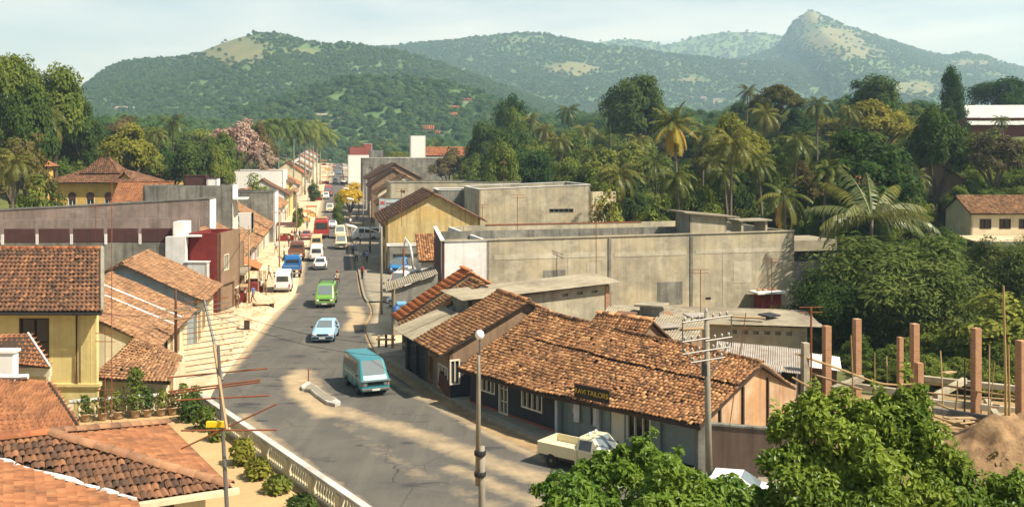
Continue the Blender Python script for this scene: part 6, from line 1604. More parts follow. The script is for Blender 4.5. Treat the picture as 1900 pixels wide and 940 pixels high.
row = [(101, 15, 9.5, 3.5, 6.4, M['cream'], M['tile_brown'], "broad brown tile house nearest beyond the brown two-storey"), (117.5, 11, 9, 3.0, 5.6, M['white'], M['tile_brown'], "white-fronted tile house with steps below the tall grey house"),
       (130, 10, 9, 3.2, 5.6, M['cream'], M['tile_country'], "cream tile house with white gable end before the street bush"), (141.5, 12, 9, 3.3, 6.0, M['white'], M['tile_brown'], "tile house directly behind the street bush"),
       (155, 12, 9, 3.6, 6.4, M['brown'], M['tile_brown'], "brown-fronted tile house in the middle of the far row"), (168.5, 14, 10, 4.6, 7.4, M['cream'], M['tile_country'], "two-storey cream tile house far up the row"),
       (184, 14, 9, 4.2, 6.8, M['white'], M['tile_brown'], "white tile house two before the yellow end house"), (200, 14, 9, 5.5, 8.2, M['cream'], M['tile_dark'], "tile house just before the yellow end house"),
       (240, 16, 9, 4.2, 6.8, M['brown'], M['tile_brown'], "small brown house past the yellow end house"), (262, 18, 9, 5.0, 7.6, M['white'], M['tile_country'], "white house past the royal palms"), (300, 22, 9, 6.5, 9.6, M['cream'], M['tile_orange'], "last orange-roofed house visible up the street")]
row += [(335, 18, 9, 3.8, 6.4, M['white'], M['tile_brown'], "first small house beyond the last orange roof"), (362, 20, 9, 4.4, 7.0, M['cream'], M['tin'], "tin-roofed house second beyond the last orange roof"), (396, 22, 9, 3.8, 6.6, M['brown'], M['tile_brown'], "brown house third beyond the last orange roof"), (436, 24, 10, 4.6, 7.4, M['white'], M['tile_orange'], "white house fourth beyond the last orange roof"), (482, 26, 10, 4.2, 7.0, M['cream'], M['tile_brown'], "cream house fifth beyond the last orange roof"), (530, 30, 10, 4.6, 7.6, M['white'], M['tile_orange'], "farthest house at the very end of the street")]
for i, (z, L_, w, ze_, zr_, wm, tm, lb) in enumerate(row):
    a = V2(sx(z, -9.3)); g0 = float(8.5 * smooth(220, 650, z + L_ / 2))
    gable("row_house", lb, a, AWAY, L_, w, g0 + .05, ze_ + (g0 if z > 220 else 0), zr_ + (g0 if z > 220 else 0), wm, tm, over=.8, tkw=dict(tw=.3, tl=.34, jit=1.3), group="row houses along the dusty side of the street", end_mats=(M['white'] if i % 2 else None, None),
          ops={'s0': [(.8 + k * 2.4, 2.0 + k * 2.4, .4, 2.5, ['door', 'dark', 'panel'][k % 3], [M['timber'], M['maroon'], M['teal_wall']][(k + i) % 3]) for k in range(int((L_ - 1) / 2.4))]})
block("grey_side_wall_store", "grey blank-walled store among the row roofs", (-43, 151.5), (-36.3, 152.6), 8, .5, 7.7, M['concrete_dark'], cap=M['concrete_dark'], side=M['white_clean'])
block("white_end_wall", "white rendered end wall standing between two row roofs", tuple(V2(sx(129, -12.6))), tuple(V2(sx(129, -9.8))), .5, 0, 6.0, M['white_clean'], slab=False, cat="wall")
block("white_parapet_market", "long low market hall with bright white parapet below the pink blossom", (-62, 205), (-47.5, 207), 10, 4, 9.9, M['white_clean'], cap=M['white_clean'])
gable("yellow_end_house", "yellow house with dark tile roof at the end of the row under the royal palms", V2(sx(214, -9.0)), AWAY, 16, 11, 0.2, 7.2, 10.2, M['yellow'], M['tile_dark'], over=.6, tkw=dict(tw=.4, tl=.45), ops={'s0': [(1 + k * 3, 2.3 + k * 3, 4, 5.8, 'win', M['wood_dark'], 2, 1) for k in range(5)], 'e0': [(7, 8.2, 4.2, 5.8, 'win', M['wood_dark'], 2, 1)]})
for i, (px, z, w, lb) in enumerate([(415, 172, 8, "brown hip-roofed house beside the round green bush"), (455, 188, 9, "hip-roofed house under the white market parapet"), (283, 190, 9, "ochre villa roof half hidden among the slope trees"), (345, 200, 9, "yellow villa wall showing between slope trees")]):
    x = (px - HOR_X) * z / F_PX; g0 = T(x, z)
    t = thing("hip_house", (x, z, g0), lb, "house", "hipped houses behind the street row")
    c = [(x - w / 2, z), (x + w / 2, z), (x + w / 2, z + 7), (x - w / 2, z + 7)]; he = g0 + (3.6 if i < 2 else 4.6)
    for k in range(4): wall(t, [M['cream'], M['white'], M['ochre'], M['yellow']][i], c[k], c[(k + 1) % 4], g0 - 1, he, ops=[(1.5, 2.7, 2.2, 3.6, 'win', M['wood_dark'], 2, 1), (5, 6.2, 2.2, 3.6, 'win', M['wood_dark'], 2, 1)] if k == 0 else ())
    hip_roof(t, c, he, he + 2.3, .32, M['tile_brown'] if i < 2 else M['tile_orange'], .8, dict(tw=.34, tl=.4))
# ------------------------------------------------------------------ terrace balustrade
M['rail_white'] = m_plaster("flaking_white_rail", (0.66, 0.63, 0.55), (0.12, 0.10, 0.08), 0.2, 0.9)
bal = thing("balustrade", (-16.4, 52.3, 0.5), "white-capped balustrade with turned balusters along the terrace edge", "balustrade")
bprof = [(.055, 0), (.06, .05), (.035, .09), (.05, .16), (.085, .28), (.075, .36), (.04, .48), (.032, .55), (.05, .60), (.06, .66)]
bm_ = MB().lathe((0, 0, 0), bprof, 9); bproto = None
BL = [Vector((-22.3, 50.3)), Vector((-16.5, 52.2)), Vector((-4.9, 34.9)), Vector((-1.0, 29.3))]
bo = ORIG[bal]
for i in range(3):
    a, b = BL[i], BL[i + 1]; fr, L = wf(a, b)
    obj("plinth", MB().fbox(fr, 0, L, -.14, .14, -.1, .62), M['cream'], bal); obj("cap_rail", MB().fbox(fr, -.05, L + .05, -.16, .16, 1.33, 1.45).fbox(fr, 0, L, -.12, .12, 1.27, 1.33), M['rail_white'], bal, bevel=.025)
    n = int(L / 2.6); step = L / n
    for k in range(n + 1):
        obj("pier", MB().fbox(fr, k * step - .19, k * step + .19, -.18, .18, .62, 1.27), M['cream'], bal)
        if k < n:
            m = int((step - .5) / .235)
            for q in range(m):
                p = fr(k * step + .3 + (q + .5) * (step - .6) / m, 0, .62) - bo
                if bproto is None: bproto = obj("baluster", bm_, M['cream'], bal, local=True, shade=True); o = bproto
                else: o = link(bproto.copy()); o.parent = bal
                o.location = p
def plant_mesh(seed, n, leaf, spread, h, up=0.6):
    r = np.random.default_rng(seed); a = r.uniform(0, 6.28, n); q = np.sqrt(r.random(n)) * spread; z = r.random(n) ** .8 * h
    q = q * (0.45 + 0.75 * np.sin(np.pi * np.clip(z / h * .8 + .15, 0, 1)))
    P = np.stack([q * np.cos(a), q * np.sin(a), z], 1)
    nr = unit(np.stack([np.cos(a), np.sin(a), r.uniform(.1, 1.2, n)], 1) + r.normal(size=(n, 3)) * .5)
    t = np.stack([np.cos(a), np.sin(a), np.full(n, up)], 1) + r.normal(size=(n, 3)) * .5
    A = unit(np.cross(np.cross(nr, t), nr)); B = np.cross(nr, A); L = leaf * r.uniform(.6, 1.4, (n, 1))
    v, f = leaf_quads(P, A * L, B * L * .38); return npmesh("foliage", v, f)
def leafy(name, loc, seed, n, leaf, spread, h, mat, label, cat="plant", group=None, pot=0.0):
    t = thing(name, loc, label, cat, group)
    f = link(bpy.data.objects.new("foliage", plant_mesh(seed, n, leaf, spread, h))); f.parent = t; f.data.materials.append(mat); f.location = (0, 0, pot)
    s = MB()
    for k in range(5):
        an = k * 1.256; s.tube([(0, 0, pot * .6), (math.cos(an) * spread * .3, math.sin(an) * spread * .3, pot + h * .45), (math.cos(an) * spread * .5, math.sin(an) * spread * .5, pot + h * .85)], [.02, .014, .006], 5)
    obj("stem", s, M['bark'], t, local=True)
    if pot:
        obj("pot", MB().lathe((0, 0, 0), [(.15, 0), (.19, .1), (.23, pot * .85), (.27, pot * .87), (.27, pot), (.21, pot), (.2, pot * .9)], 12), M['clay_pot'], t, local=True, shade=True)
    return t
for i, (px, h, n, mt) in enumerate([(150, .9, 130, 'mid'), (182, .8, 110, 'olive'), (212, 1.0, 120, 'mid'), (246, 2.1, 420, 'mid'), (270, 1.0, 160, 'dark'), (297, .9, 130, 'mid'), (320, .8, 100, 'olive'), (342, 1.1, 170, 'mid'), (366, 1.0, 150, 'dark')]):
    p = BL[0].lerp(BL[1], (px - 118) / (372 - 118)); p = p + Vector((.3, -.75))
    leafy("potted_plant", (p.x, p.y, .5), 200 + i, n, .12, .34 if h < 2 else .5, h, LEAF[mt], ["potted fern nearest the terracotta verge", "second potted plant along the balustrade, olive leaved", "pale pot with small shrub, third from the terracotta verge", "tallest potted shrub rising above the balustrade rail", "dark potted plant just past the tallest shrub", "potted plant two past the tallest shrub", "smallest olive potted plant by the balustrade", "potted plant second from the balustrade corner", "dark potted plant in the balustrade corner"][i], group="potted plants along the balustrade", pot=.42)
for i, (tt_, n, sp, h, mt, off) in enumerate([(.10, 420, .6, 1.2, 'dark', .9), (.2, 380, .5, 1.1, 'mid', .8), (.30, 240, .4, .8, 'mid', .9), (.50, 360, .5, 1.1, 'light', 1.1), (.60, 330, .5, .8, 'light', 1.15), (.70, 300, .5, .6, 'mid', 1.1), (.82, 300, .55, .55, 'dark', 1.1), (.93, 300, .55, .6, 'dark', 1.1)]):
    p = BL[1].lerp(BL[2], tt_) + Vector((-.83, -.55)) * off
    leafy("terrace_shrub", (p.x, p.y, .5), 240 + i, n, .15, sp, h, LEAF[mt], ["dark shrub in the terrace corner by the balustrade", "green shrub second from the terrace corner", "green shrub just before the open stretch of balusters", "tall yellow-leaved croton by the open balusters", "yellow croton second along the open balusters", "mid green shrub after the yellow crotons", "low green shrub near the lower end of the balustrade", "dark low shrub at the lower end of the balustrade"][i], "shrub", "shrubs inside the balustrade")
# iron gate arch at the foot of the balustrade
t = thing("iron_gate_arch", (-3.4, 32.6, .3), "low curved iron gate rail at the end of the balustrade", "gate")
g = [Vector((-4.6 + k * .28, 33.6 - k * .1, 1.0 + .55 * math.sin(math.pi * k / 10))) for k in range(11)]
obj("top_rail", MB().tube(g, .035, 6), M['rust'], t); obj("lower_rail", MB().tube([p - Vector((0, 0, .25)) for p in g], .03, 6), M['rust'], t)
for k in range(0, 11, 2): obj("bar", MB().tube([g[k], Vector((g[k].x, g[k].y, .3))], .02, 5), M['rust'], t)

# ------------------------------------------------------------------ television aerial close to the camera
t = thing("tv_aerial", (-5.6, 19.4, 0), "large television aerial with red elements on a tall mast above the terrace", "aerial")
bA, bB = atz(379, 556, 21.6), atz(413, 705, 19.9); bC = atz(421, 797, 19.0)
obj("mast", MB().tube([(atz(421, 940, 19.35).x, 19.35, -.2), atz(421, 940, 19.35), atz(408, 700, 19.75), atz(405, 640, 19.8)], [.045, .042, .035, .03], 8), M['steel'], t)
obj("boom", MB().tube([bA, bB], .028, 6), M['alu'], t); obj("rear_boom", MB().tube([atz(397, 640, 20.2), bC], .03, 6), M['timber'], t)
ax = Vector((0.985, 0.10, 0.13)).normalized()
for k in range(15):
    p = bA.lerp(bB, k / 15.5 + .01); hl = .52 + .012 * k
    obj("director", MB().tube([p - ax * hl, p + ax * hl], .009, 5), M['rust'] if k % 3 == 0 else M['alu'], t); obj("clip", MB().box(p, (.05, .05, .035)), M['dark_iron'], t)
for (x0, y0, x1, y1, z) in ((310, 700, 496, 683, 20.1), (312, 726, 483, 704, 19.9), (312, 731, 483, 708, 19.9), (328, 742, 500, 733, 19.6), (336, 798, 514, 797, 19.1), (336, 832, 513, 749, 19.1)):
    obj("red_element", MB().tube([atz(x0, y0, z + .1), atz(x1, y1, z)], .017, 6), M['red_el'] if 'red_el' in M else M['rust'], t)
obj("cable_box", MB().box(atz(402, 786, 19.3), (.38, .1, .1)), M['yellow_plastic'], t)

# ------------------------------------------------------------------ poles and wires
def wire(a, b, sag=.5, r0=.012):
    a, b = Vector(a), Vector(b); return [a.lerp(b, k / 14) - Vector((0, 0, sag * 4 * (k / 14) * (1 - k / 14))) for k in range(15)], r0
t = thing("lamp_post", (-0.88, 28.4, 0), "spliced timber lamp post with white globe standing in front of the road", "lamp post")
ztop = CAM_H - (628 - HOR_Y) * 28.4 / F_PX
obj("lower_post", MB().tube([(-.84, 28.4, -.2), (-.86, 28.4, 4.3), (-.87, 28.4, 5.6)], [.13, .10, .095], 9), M['pole'], t, shade=True)
obj("upper_post", MB().tube([(-.97, 28.38, 4.5), (-.95, 28.38, 7.6), (-.94, 28.38, 8.2)], [.08, .06, .045], 8), M['pole'], t, shade=True)
obj("bracket_tube", MB().tube([(-.91, 28.38, 7.2), (-.92, 28.38, ztop)], .028, 7), M['steel'], t)
for z in (4.75, 5.35): obj("strap", MB().lathe((-.91, 28.39, z), [(.16, 0), (.17, .03), (.17, .1), (.16, .13)], 10), M['dark_iron'], t)
obj("globe", MB().lathe((-.92, 28.38, ztop - .02), [(.05, 0), (.11, .05), (.135, .13), (.11, .22), (.05, .27)], 12), M['globe'], t, shade=True)

t = thing("utility_pole", (8.15, 41.4, 0), "tall utility pole with crossed iron arms and many insulators by the yard wall", "utility pole")
pz = 7.3
obj("pole", MB().tube([(8.2, 41.4, -.2), (8.13, 41.4, 3.5), (8.08, 41.4, pz)], [.15, .13, .10], 10), M['pole'], t, shade=True)
da = Vector((0.93, 0.37, 0)).normalized()
base = Vector((8.09, 41.3, 0))
for k, (z, l0, l1) in enumerate(((7.05, -1.2, 1.2), (6.15, -.1, 1.2), (6.25, -1.2, .1), (5.75, -1.2, 1.05), (5.35, -.8, .85))):
    a, b = base + da * l0 + up_ * (z + l0 * .06), base + da * l1 + up_ * (z + l1 * .06)
    obj("crossarm", MB().tube([a, b], .04, 6), M['steel'], t)
    for s in np.arange(l0 + .12, l1, .34):
        if abs(s) < .16: continue
        p = base + da * s + up_ * (z + s * .06 + .03)
        obj("insulator", MB().lathe(p, [(.018, 0), (.045, .03), (.04, .08), (.06, .10), (.045, .15), (.018, .18)], 8), M['porcelain'], t, shade=True)
for s in (-1.18, 1.18): obj("end_bar", MB().tube([base + da * s + up_ * 7.1, base + da * s + up_ * 5.8], .028, 6), M['steel'], t)
obj("brace", MB().tube([base + da * -1.15 + up_ * 5.8, base + up_ * 4.75], .03, 6), M['steel'], t); obj("brace", MB().tube([base + da * 1.15 + up_ * 6.1, base + da * .1 + up_ * 4.6], .03, 6), M['steel'], t)
obj("spike", MB().lathe((8.06, 41.4, pz), [(.05, 0), (.07, .06), (.05, .14), (.02, .2)], 8), M['porcelain'], t)
obj("junction_box", MB().box((7.95, 41.25, 4.95), (.2, .14, .5)), M['dark_iron'], t)
t = thing("stay_wire", (9.6, 41, 0), "rusty stay wire slanting from the utility pole arms to the yard", "wire")
obj("wire", MB().tube([base + da * 1.9 + up_ * 7.2, Vector((9.3, 42.6, 2.3))], .018, 5), M['rust'], t)

def street_pole(name, label, x, z, h, r0=.10, mat=None, arms=(), lamp=None, cat="utility pole", group=None):
    t = thing(name, (x, z, 0), label, cat, group)
    obj("pole", MB().tube([(x, z, -.2), (x, z, h * .6), (x, z, h)], [r0, r0 * .85, r0 * .65], 8), mat or M['pole'], t, shade=True)
    for (hz, l) in arms:
        obj("crossarm", MB().box((x, z - .08, hz), (l * 2, .09, .09), .1), M['timber'], t)
        for s in (-.9, -.45, .45, .9): obj("insulator", MB().lathe((x + s * l, z - .08 + s * l * .1, hz + .05), [(.03, 0), (.05, .08), (.02, .14)], 6), M['porcelain'], t)
    if lamp:
        dx, dz, hz = lamp; e = Vector((x + dx, z + dz, hz + .45)); a = Vector((x, z, hz))
        obj("lamp_arm", MB().tube([a, a.lerp(e, .5) + up_ * .08, e], [.035, .03, .03], 6), M['alu'], t)
        d = (e - a).normalized(); obj("lamp_head", MB().tube([e - d * .1, e + d * .25, e + d * .8, e + d * .95], [.06, .14, .13, .05], 8), M['white_clean'], t, shade=True)
    return t
street_pole("utility_pole", "dark timber pole with two crossarms beside the balustrade corner", -20.3, 60.2, 5.7, .11, M['wood_dark'], ((4.4, 1.0), (3.9, 1.0)))
street_pole("utility_pole", "thin pole with crossarms in front of the brown two-storey house", -24.0, 91.0, 7.2, .09, M['timber'], ((6.8, .9), (6.55, .9)))
street_pole("utility_pole", "thin crossarm pole by the steps of the white-fronted tile house", -28.0, 120.0, 7.0, .10, M['timber'], ((6.6, .9),))
street_pole("utility_pole", "far crossarm pole beside the street bush", -35.0, 162.0, 7.2, .11, M['timber'], ((6.8, 1.0),))
GL = "street lamps along the shop pavement"
street_pole("street_lamp", "nearest street lamp leaning its arm over the pavement at the lane mouth", -11.15, 85.2, 7.55, .11, M['pole'], (), (-2.2, .2, 7.0), "street lamp", GL)
street_pole("street_lamp", "second street lamp beside the vertical red sign", *sx(136, 5.6), 7.2, .11, M['pole'], (), (-2.4, .3, 6.9), "street lamp", GL)
street_pole("street_lamp", "third street lamp near the yellow blossom tree", *sx(172, 5.6), 7.4, .12, M['pole'], (), (-2.6, .3, 7.0), "street lamp", GL)
street_pole("street_lamp", "farthest street lamp behind the yellow blossom tree", *sx(205, 5.6), 7.6, .13, M['pole'], (), (-2.8, .3, 7.2), "street lamp", GL)
street_pole("sign_post", "thin rusty post beside the parked white cars", -9.55, 79.8, 4.3, .06, M['rust'], (), None, "post")
t = thing("blue_drum_post", (-8.6, 76.6, 0), "blue drum strapped to a thin post by the lane shed", "drum")
obj("post", MB().tube([(-8.85, 75.0, 0), (-8.85, 75.0, 4.2)], .05, 7), M['timber'], t); obj("drum", MB().lathe((-8.7, 74.9, 1.4), [(.24, 0), (.25, .03), (.25, .42), (.27, .45), (.25, .48), (.25, .95), (.2, .98)], 12), m_plain("blue_drum_paint", (.04, .13, .32), .5), t, shade=True); obj("blue_cloth", MB().box((-8.35, 75.1, 2.5), (.8, .5, .3), .3, .2), m_plain("blue_tarp", (.14, .32, .5), .7), t, bevel=.1)
t = thing("arched_light_mast", (-10.0, 96.5, 0), "pale arched mast with curved top behind the parked cars", "mast")
obj("post", MB().tube([(-10.5, 96.5, 0), (-10.5, 96.5, 4.6)], .1, 7), M['rust'], t)
obj("arch", MB().tube([(-10.5, 96.5, 4.6), (-10.3, 96.5, 5.6), (-9.9, 96.5, 4.9), (-9.7, 96.5, 3.9), (-9.6, 96.5, 2.6)], [.06, .12, .13, .13, .1], 7), M['white'], t, shade=True)
t = thing("thin_mast", (-19.8, 49.2, 0.5), "tall thin rusty aerial mast in front of the yellow house", "mast")
obj("mast", MB().tube([(-19.75, 49.2, .5), (-19.75, 49.2, 12.6)], .022, 6), M['rust'], t)
for z in (5.0, 4.6, 2.2): obj("arm", MB().tube([(-20.6, 49.3, z), (-19.6, 49.2, z)], .02, 5), M['rust'], t)
obj("side_mast", MB().tube([(-20.1, 49.25, .8), (-20.1, 49.25, 5.3)], .018, 5), M['rust'], t)
for i, (px, y0, y1, z, lb) in enumerate([(1106, 380, 540, 79, "thin aerial mast crossing the concrete wall above the tall shed"), (1300, 500, 590, 70, "short aerial with orange bars before the concrete wall"), (1432, 480, 560, 74, "thin wire aerial by the little red-brown shed"), (1505, 570, 700, 50, "pale bamboo mast beside the site's first brick pier"), (745, 350, 420, 100, "thin aerial mast before the yellow gable"), (895, 380, 410, 105, "short aerial on the warehouse edge"), (960, 362, 440, 88, "thin aerial standing on the warehouse roof"), (178, 380, 450, 87, "thin aerial on the grey parapet hall"), (1132, 362, 430, 96, "aerial mast in front of the slit-window bush"), (935, 300, 342, 150, "aerial on the long grey store")]):
    a, b = atz(px, y1, z), atz(px, y0, z)
    t = thing("roof_aerial", a, lb, "aerial"); obj("mast", MB().tube([a, b], .03 if z > 60 else .05, 5), M['rust'], t)
    for q in (0.0, .25): obj("bar", MB().tube([b - Vector((.6, 0, q)), b + Vector((.6, .1, -q))], .02, 5), M['rust'], t)
WR = "overhead wires across the street"
for i, (a, b, sg_, lb) in enumerate([((-20.3, 60.2, 5.5), (-4.2, 57, 2.9), .9, "upper wire sagging across the road above the teal van"), ((-20.3, 60.2, 5.2), (-4.0, 56.4, 2.4), 1.1, "lower wire sagging across the road above the teal van"),
                                      ((-21.5, 51.2, 5.8), (-20.3, 60.2, 4.4), .3, "service wire from the yellow house to the timber pole"), ((-24, 91, 6.8), (-20.3, 60.2, 4.3), .8, "wire running along the dusty pavement poles"), ((-28, 120, 6.6), (-24, 91, 6.6), .8, "wire between the two thin crossarm poles")]):
    p, r0 = wire(a, b, sg_); solo("wire", MB().tube(p, .014, 5), M['dark_iron'], lb, "wire", WR)
# ------------------------------------------------------------------ traffic island
t = thing("traffic_island", (*g2(596, 738), 0), "chipped whitewashed concrete traffic island in the sandy road centre", "traffic island")
isl = [g2(558, 722), g2(572, 714), g2(586, 722), g2(604, 736), g2(624, 746), g2(632, 752), g2(622, 757), g2(606, 753), g2(588, 740), g2(574, 728), g2(560, 727)]
obj("kerb_ring", MB().prism(isl[::-1], .0, .26), M['rail_white'], t, bevel=.04)
inn = [tuple(Vector(p).lerp(Vector(g2(595, 737)), .25)) for p in isl]; obj("island_top", MB().prism(inn[::-1], .2, .275), M['pole'], t)
p = g2(572, 713); obj("marker_post", MB().tube([(p[0], p[1], .1), (p[0] + .02, p[1], 1.0)], .04, 6), M['rust'], t)

# ------------------------------------------------------------------ building site
GB = "brick piers of the building site"
for i, (px, y0, y1, z, w, lb) in enumerate([(1534, 604, 730, 53, .36, "brick pier nearest the bright tin roof"), (1590, 591, 735, 55, .36, "tallest brick pier, second from the tin roof"), (1697, 600, 730, 52, .36, "brick pier behind the top of the glossy shrub"), (1670, 625, 710, 57, .28, "shorter far brick pier with a pale capped base"), (1705, 672, 740, 49, .32, "low unfinished brick pier in the shrub top"), (1811, 608, 818, 48.5, .36, "brick pier standing full height by the sand heap"), (1896, 631, 790, 45.5, .40, "brick pier cut by the picture edge")]):
    a = atz(px, y0, z); t = solo("brick_pier", MB().box((a.x, a.y, a.z / 2 - .15), (w, w, a.z + .3), .25), M['brick'], lb, "brick pier", GB, bevel=.012)
    if i in (1, 2, 5): pass
for i, (px, y0, y1, z, lb) in enumerate([(1494, 635, 720, 51, "pale concrete post at the edge of the site")]):
    a = atz(px, y0, z); solo("concrete_post", MB().box((a.x, a.y, a.z / 2), (.34, .34, a.z), .2), M['concrete'], lb, "post", None, bevel=.02)
GM = "bamboo scaffold poles on the site"
for i, (x0, y0, x1, y1, z, r0, lb) in enumerate([(1579, 622, 1583, 735, 50, .05, "upright bamboo beside the tallest brick pier"), (1862, 530, 1867, 815, 43.5, .07, "very tall bamboo pole by the sand heap"), (1871, 640, 1872, 800, 43.8, .06, "short bamboo lashed to the very tall pole"), (1623, 655, 1621, 720, 52, .04, "thin bamboo between the brick piers"), (1790, 665, 1788, 780, 47, .05, "dark upright stick in the middle of the site"), (1777, 705, 1772, 770, 47.5, .05, "short slanting stick in the middle of the site"), (1846, 670, 1826, 790, 45, .03, "slanting thin cane before the tall bamboo"), (1505, 575, 1503, 700, 50, .04, "upright cane beside the concrete post")]):
    a, b = atz(x0, y0, z), atz(x1, y1, z + .3); b.z = min(b.z, .2) if i != 5 else b.z
    solo("bamboo_pole", MB().tube([a, a.lerp(b, .5) + Vector((.03, 0, 0)), b], [r0 * .6, r0 * .85, r0], 7), M['bamboo'] if i != 4 else M['deck'], lb, "bamboo pole", GM)
for i, (pts, lb) in enumerate([([(1475, 655, 51), (1560, 685, 50.5), (1640, 712, 50), (1730, 712, 49.5), (1830, 728, 48), (1920, 740, 46)], "long bent bamboo rail sweeping past every pier"), ([(1470, 700, 50), (1560, 745, 48), (1660, 760, 47)], "lower bamboo rail by the concrete post"), ([(1720, 740, 48), (1820, 780, 46), (1910, 790, 45)], "bamboo rail low in front of the full-height pier"), ([(1700, 760, 46.5), (1800, 792, 45), (1900, 800, 44)], "lowest bamboo rail near the sand heap")]):
    P_ = catmull([tuple(atz(*p)) for p in pts], 4); solo("bamboo_rail", MB().tube([tuple(p) for p in P_], .055, 7), M['bamboo'], lb, "bamboo rail", "bamboo rails on the site")
beams = [((1545, 722, 51), (1600, 700, 52), "pale tilted plank by the tallest brick pier"), ((1560, 712, 52), (1680, 728, 51), "pale concrete tie beam between the first piers"), ((1700, 700, 54), (1900, 722, 52), "far pale tie beam across the site"), ((1730, 745, 49), (1900, 762, 48), "middle pale tie beam across the site"), ((1735, 735, 50), (1790, 705, 52), "pale cross beam joining the two long tie beams"), ((1730, 760, 47), (1885, 785, 46), "near grey tie beam across the site"), ((1830, 742, 50), (1860, 790, 46), "short cross beam near the full-height pier")]
for i, (a, b, lb) in enumerate(beams):
    a, b = atz(*a), atz(*b); d = b - a; rz_ = math.atan2(d.y, d.x); ry_ = -math.asin(d.z / d.length)
    solo("tie_beam", MB().box((a + b) / 2, (d.length, .28, .30), rz_, 0, ry_), M['concrete'] if i != 5 else M['concrete_dark'], lb, "beam", "tie beams of the building site", bevel=.02)
for i, (px, py, z, s, lb) in enumerate([(1780, 775, 45, 1.6, "loose plank lying on the rails"), (1760, 690, 52, 1.2, "small plank on the far beam"), (1848, 752, 46, 1.0, "stub of formwork board near the tall bamboo"), (1540, 760, 46, 2.2, "scaffold board by the shrub top"), (1555, 775, 45.5, 2.0, "second scaffold board by the shrub top")]):
    a = atz(px, py, z); solo("site_plank", MB().box(a, (s, .3, .06), .3 + i * .4, 0, .08), M['timber'], lb, "plank", "planks on the building site")
# heaps of sand and earth
def mound(name, label, c, rx, ry, h, mat, seed, cat="heap", group=None):
    n = 60; u_, v_ = np.meshgrid(np.linspace(-1, 1, n), np.linspace(-1, 1, n)); rr_ = np.hypot(u_, v_)
    hh = h * np.clip(1 - rr_ ** 1.4, 0, 1) * (0.75 + .5 * fbm(u_ * 2.2 + seed, v_ * 2.2, seed)) + (fbm(u_ * 7, v_ * 7, seed + 3) - .5) * .34 * h * np.clip(1.1 - rr_, 0, 1) - .05
    X_ = c[0] + u_ * rx; Y_ = c[1] + v_ * ry; ii_ = np.arange(n * n).reshape(n, n)
    q_ = np.stack([ii_[:-1, :-1], ii_[:-1, 1:], ii_[1:, 1:], ii_[1:, :-1]], -1).reshape(-1, 4)
    o = link(bpy.data.objects.new(name, npmesh(name, np.stack([X_, Y_, c[2] + hh], -1).reshape(-1, 3), q_, mat, None, True)))
    return tag(o, label, cat, group)
k_ = NT("damp_orange_sand")
k_.color(k_.mix(k_.ramp(k_.noise(1.2, 6, .7), .4, .68), (.34, .215, .105), (.15, .085, .04))).set(.95).bump(k_.noise(6, 6, .75), .7, .12)
M['sand'] = k_.m
c = at(1860, 850, .8); mound("sand_heap", "tall eroded heap of orange sand at the picture edge of the site", (c.x + 1.2, c.y + 1, 0), 4.4, 3.2, 2.7, M['sand'], 3)
mound("earth_bank", "bare earth bank below the tie beams", (17.5, 47.2, 0), 7, 4.5, 1.2, M['sand'], 8)
for i, (dx, dz_) in enumerate(((-1.6, -1.4), (.4, -2.0), (-.4, -.6), (1.8, -1.6))):
    leafy("dry_weed", (c.x + 1.2 + dx, c.y + 1 + dz_, .55 + .5 * (i == 2)), 400 + i, 150, .10, .5, .7, LEAF['olive'], ["dry weed tuft low on the sand heap, nearest the shrub", "dry weed tuft at the foot of the sand heap", "dry weed tuft high on the sand heap", "dry weed tuft at the outer edge of the sand heap"][i], "weed", "weeds on the sand heap")
for i, (x0, y0, z0_, x1, y1, z1_, r0, lb) in enumerate([(1720, 728, 50, 1900, 742, 48, .045, "thin cane rail just above the middle tie beam"), (1700, 775, 46, 1880, 806, 44.5, .05, "bamboo lying along the earth bank"), (1735, 792, 45, 1860, 772, 47, .05, "bamboo crossing the near tie beam"), (1560, 735, 49, 1680, 745, 48, .045, "thin cane between the shrub top and the piers"), (1500, 690, 51, 1600, 722, 50, .05, "bamboo slanting from the concrete post"), (1745, 650, 49, 1752, 770, 48, .035, "thin upright cane behind the low unfinished pier"), (1836, 640, 47, 1832, 760, 46.5, .035, "thin upright cane beside the full-height pier"), (1645, 660, 53, 1648, 735, 52, .035, "thin upright cane in front of the short far pier")]):
    a, b = atz(x0, y0, z0_), atz(x1, y1, z1_)
    if i >= 5: b.z = -.1
    solo("bamboo_pole", MB().tube([a, a.lerp(b, .5) + Vector((.02, 0, -.04 if i < 5 else 0)), b], r0, 7), M['bamboo'] if i % 2 else M['timber'], lb, "bamboo pole", GM)
# ------------------------------------------------------------------ dusty pavement clutter
k_ = NT("pale_rubble"); k_.color(k_.mix(k_.ramp(k_.noise(2.5, 6, .7), .4, .62), (.68, .54, .34), (.36, .22, .11))).set(.95).bump(k_.noise(7, 6, .8), .8, .1); M['rubble'] = k_.m
heaps = [(445, 582, 2.2, .45, "pale rubble heap in front of the maroon shop"), (480, 572, 1.5, .5, "stone heap at the kerb before the parked white van"), (470, 552, 1.6, .6, "rubble heap behind the two standing men"), (505, 490, 2.0, .8, "sandy heap by the house steps"), (492, 505, 1.6, .7, "rubble heap beside the red hut stall"), (515, 478, 1.8, .6, "sand heap beside the parked blue lorry"), (545, 420, 2.0, .7, "sand heap before the street bush"), (565, 405, 2.2, .6, "sandy heap by the orange carts"), (575, 385, 2.2, .8, "far sand heap at the roadside"), (585, 365, 2.6, .8, "farthest sand heap at the roadside")]
for i, (px, py, r0, h, lb) in enumerate(heaps):
    p = at(px, py, 0); mound("rubble_heap", lb, (p.x, p.y, .05), r0, r0 * 1.4, h, M['rubble'], 20 + i, "heap", "heaps along the dusty pavement")
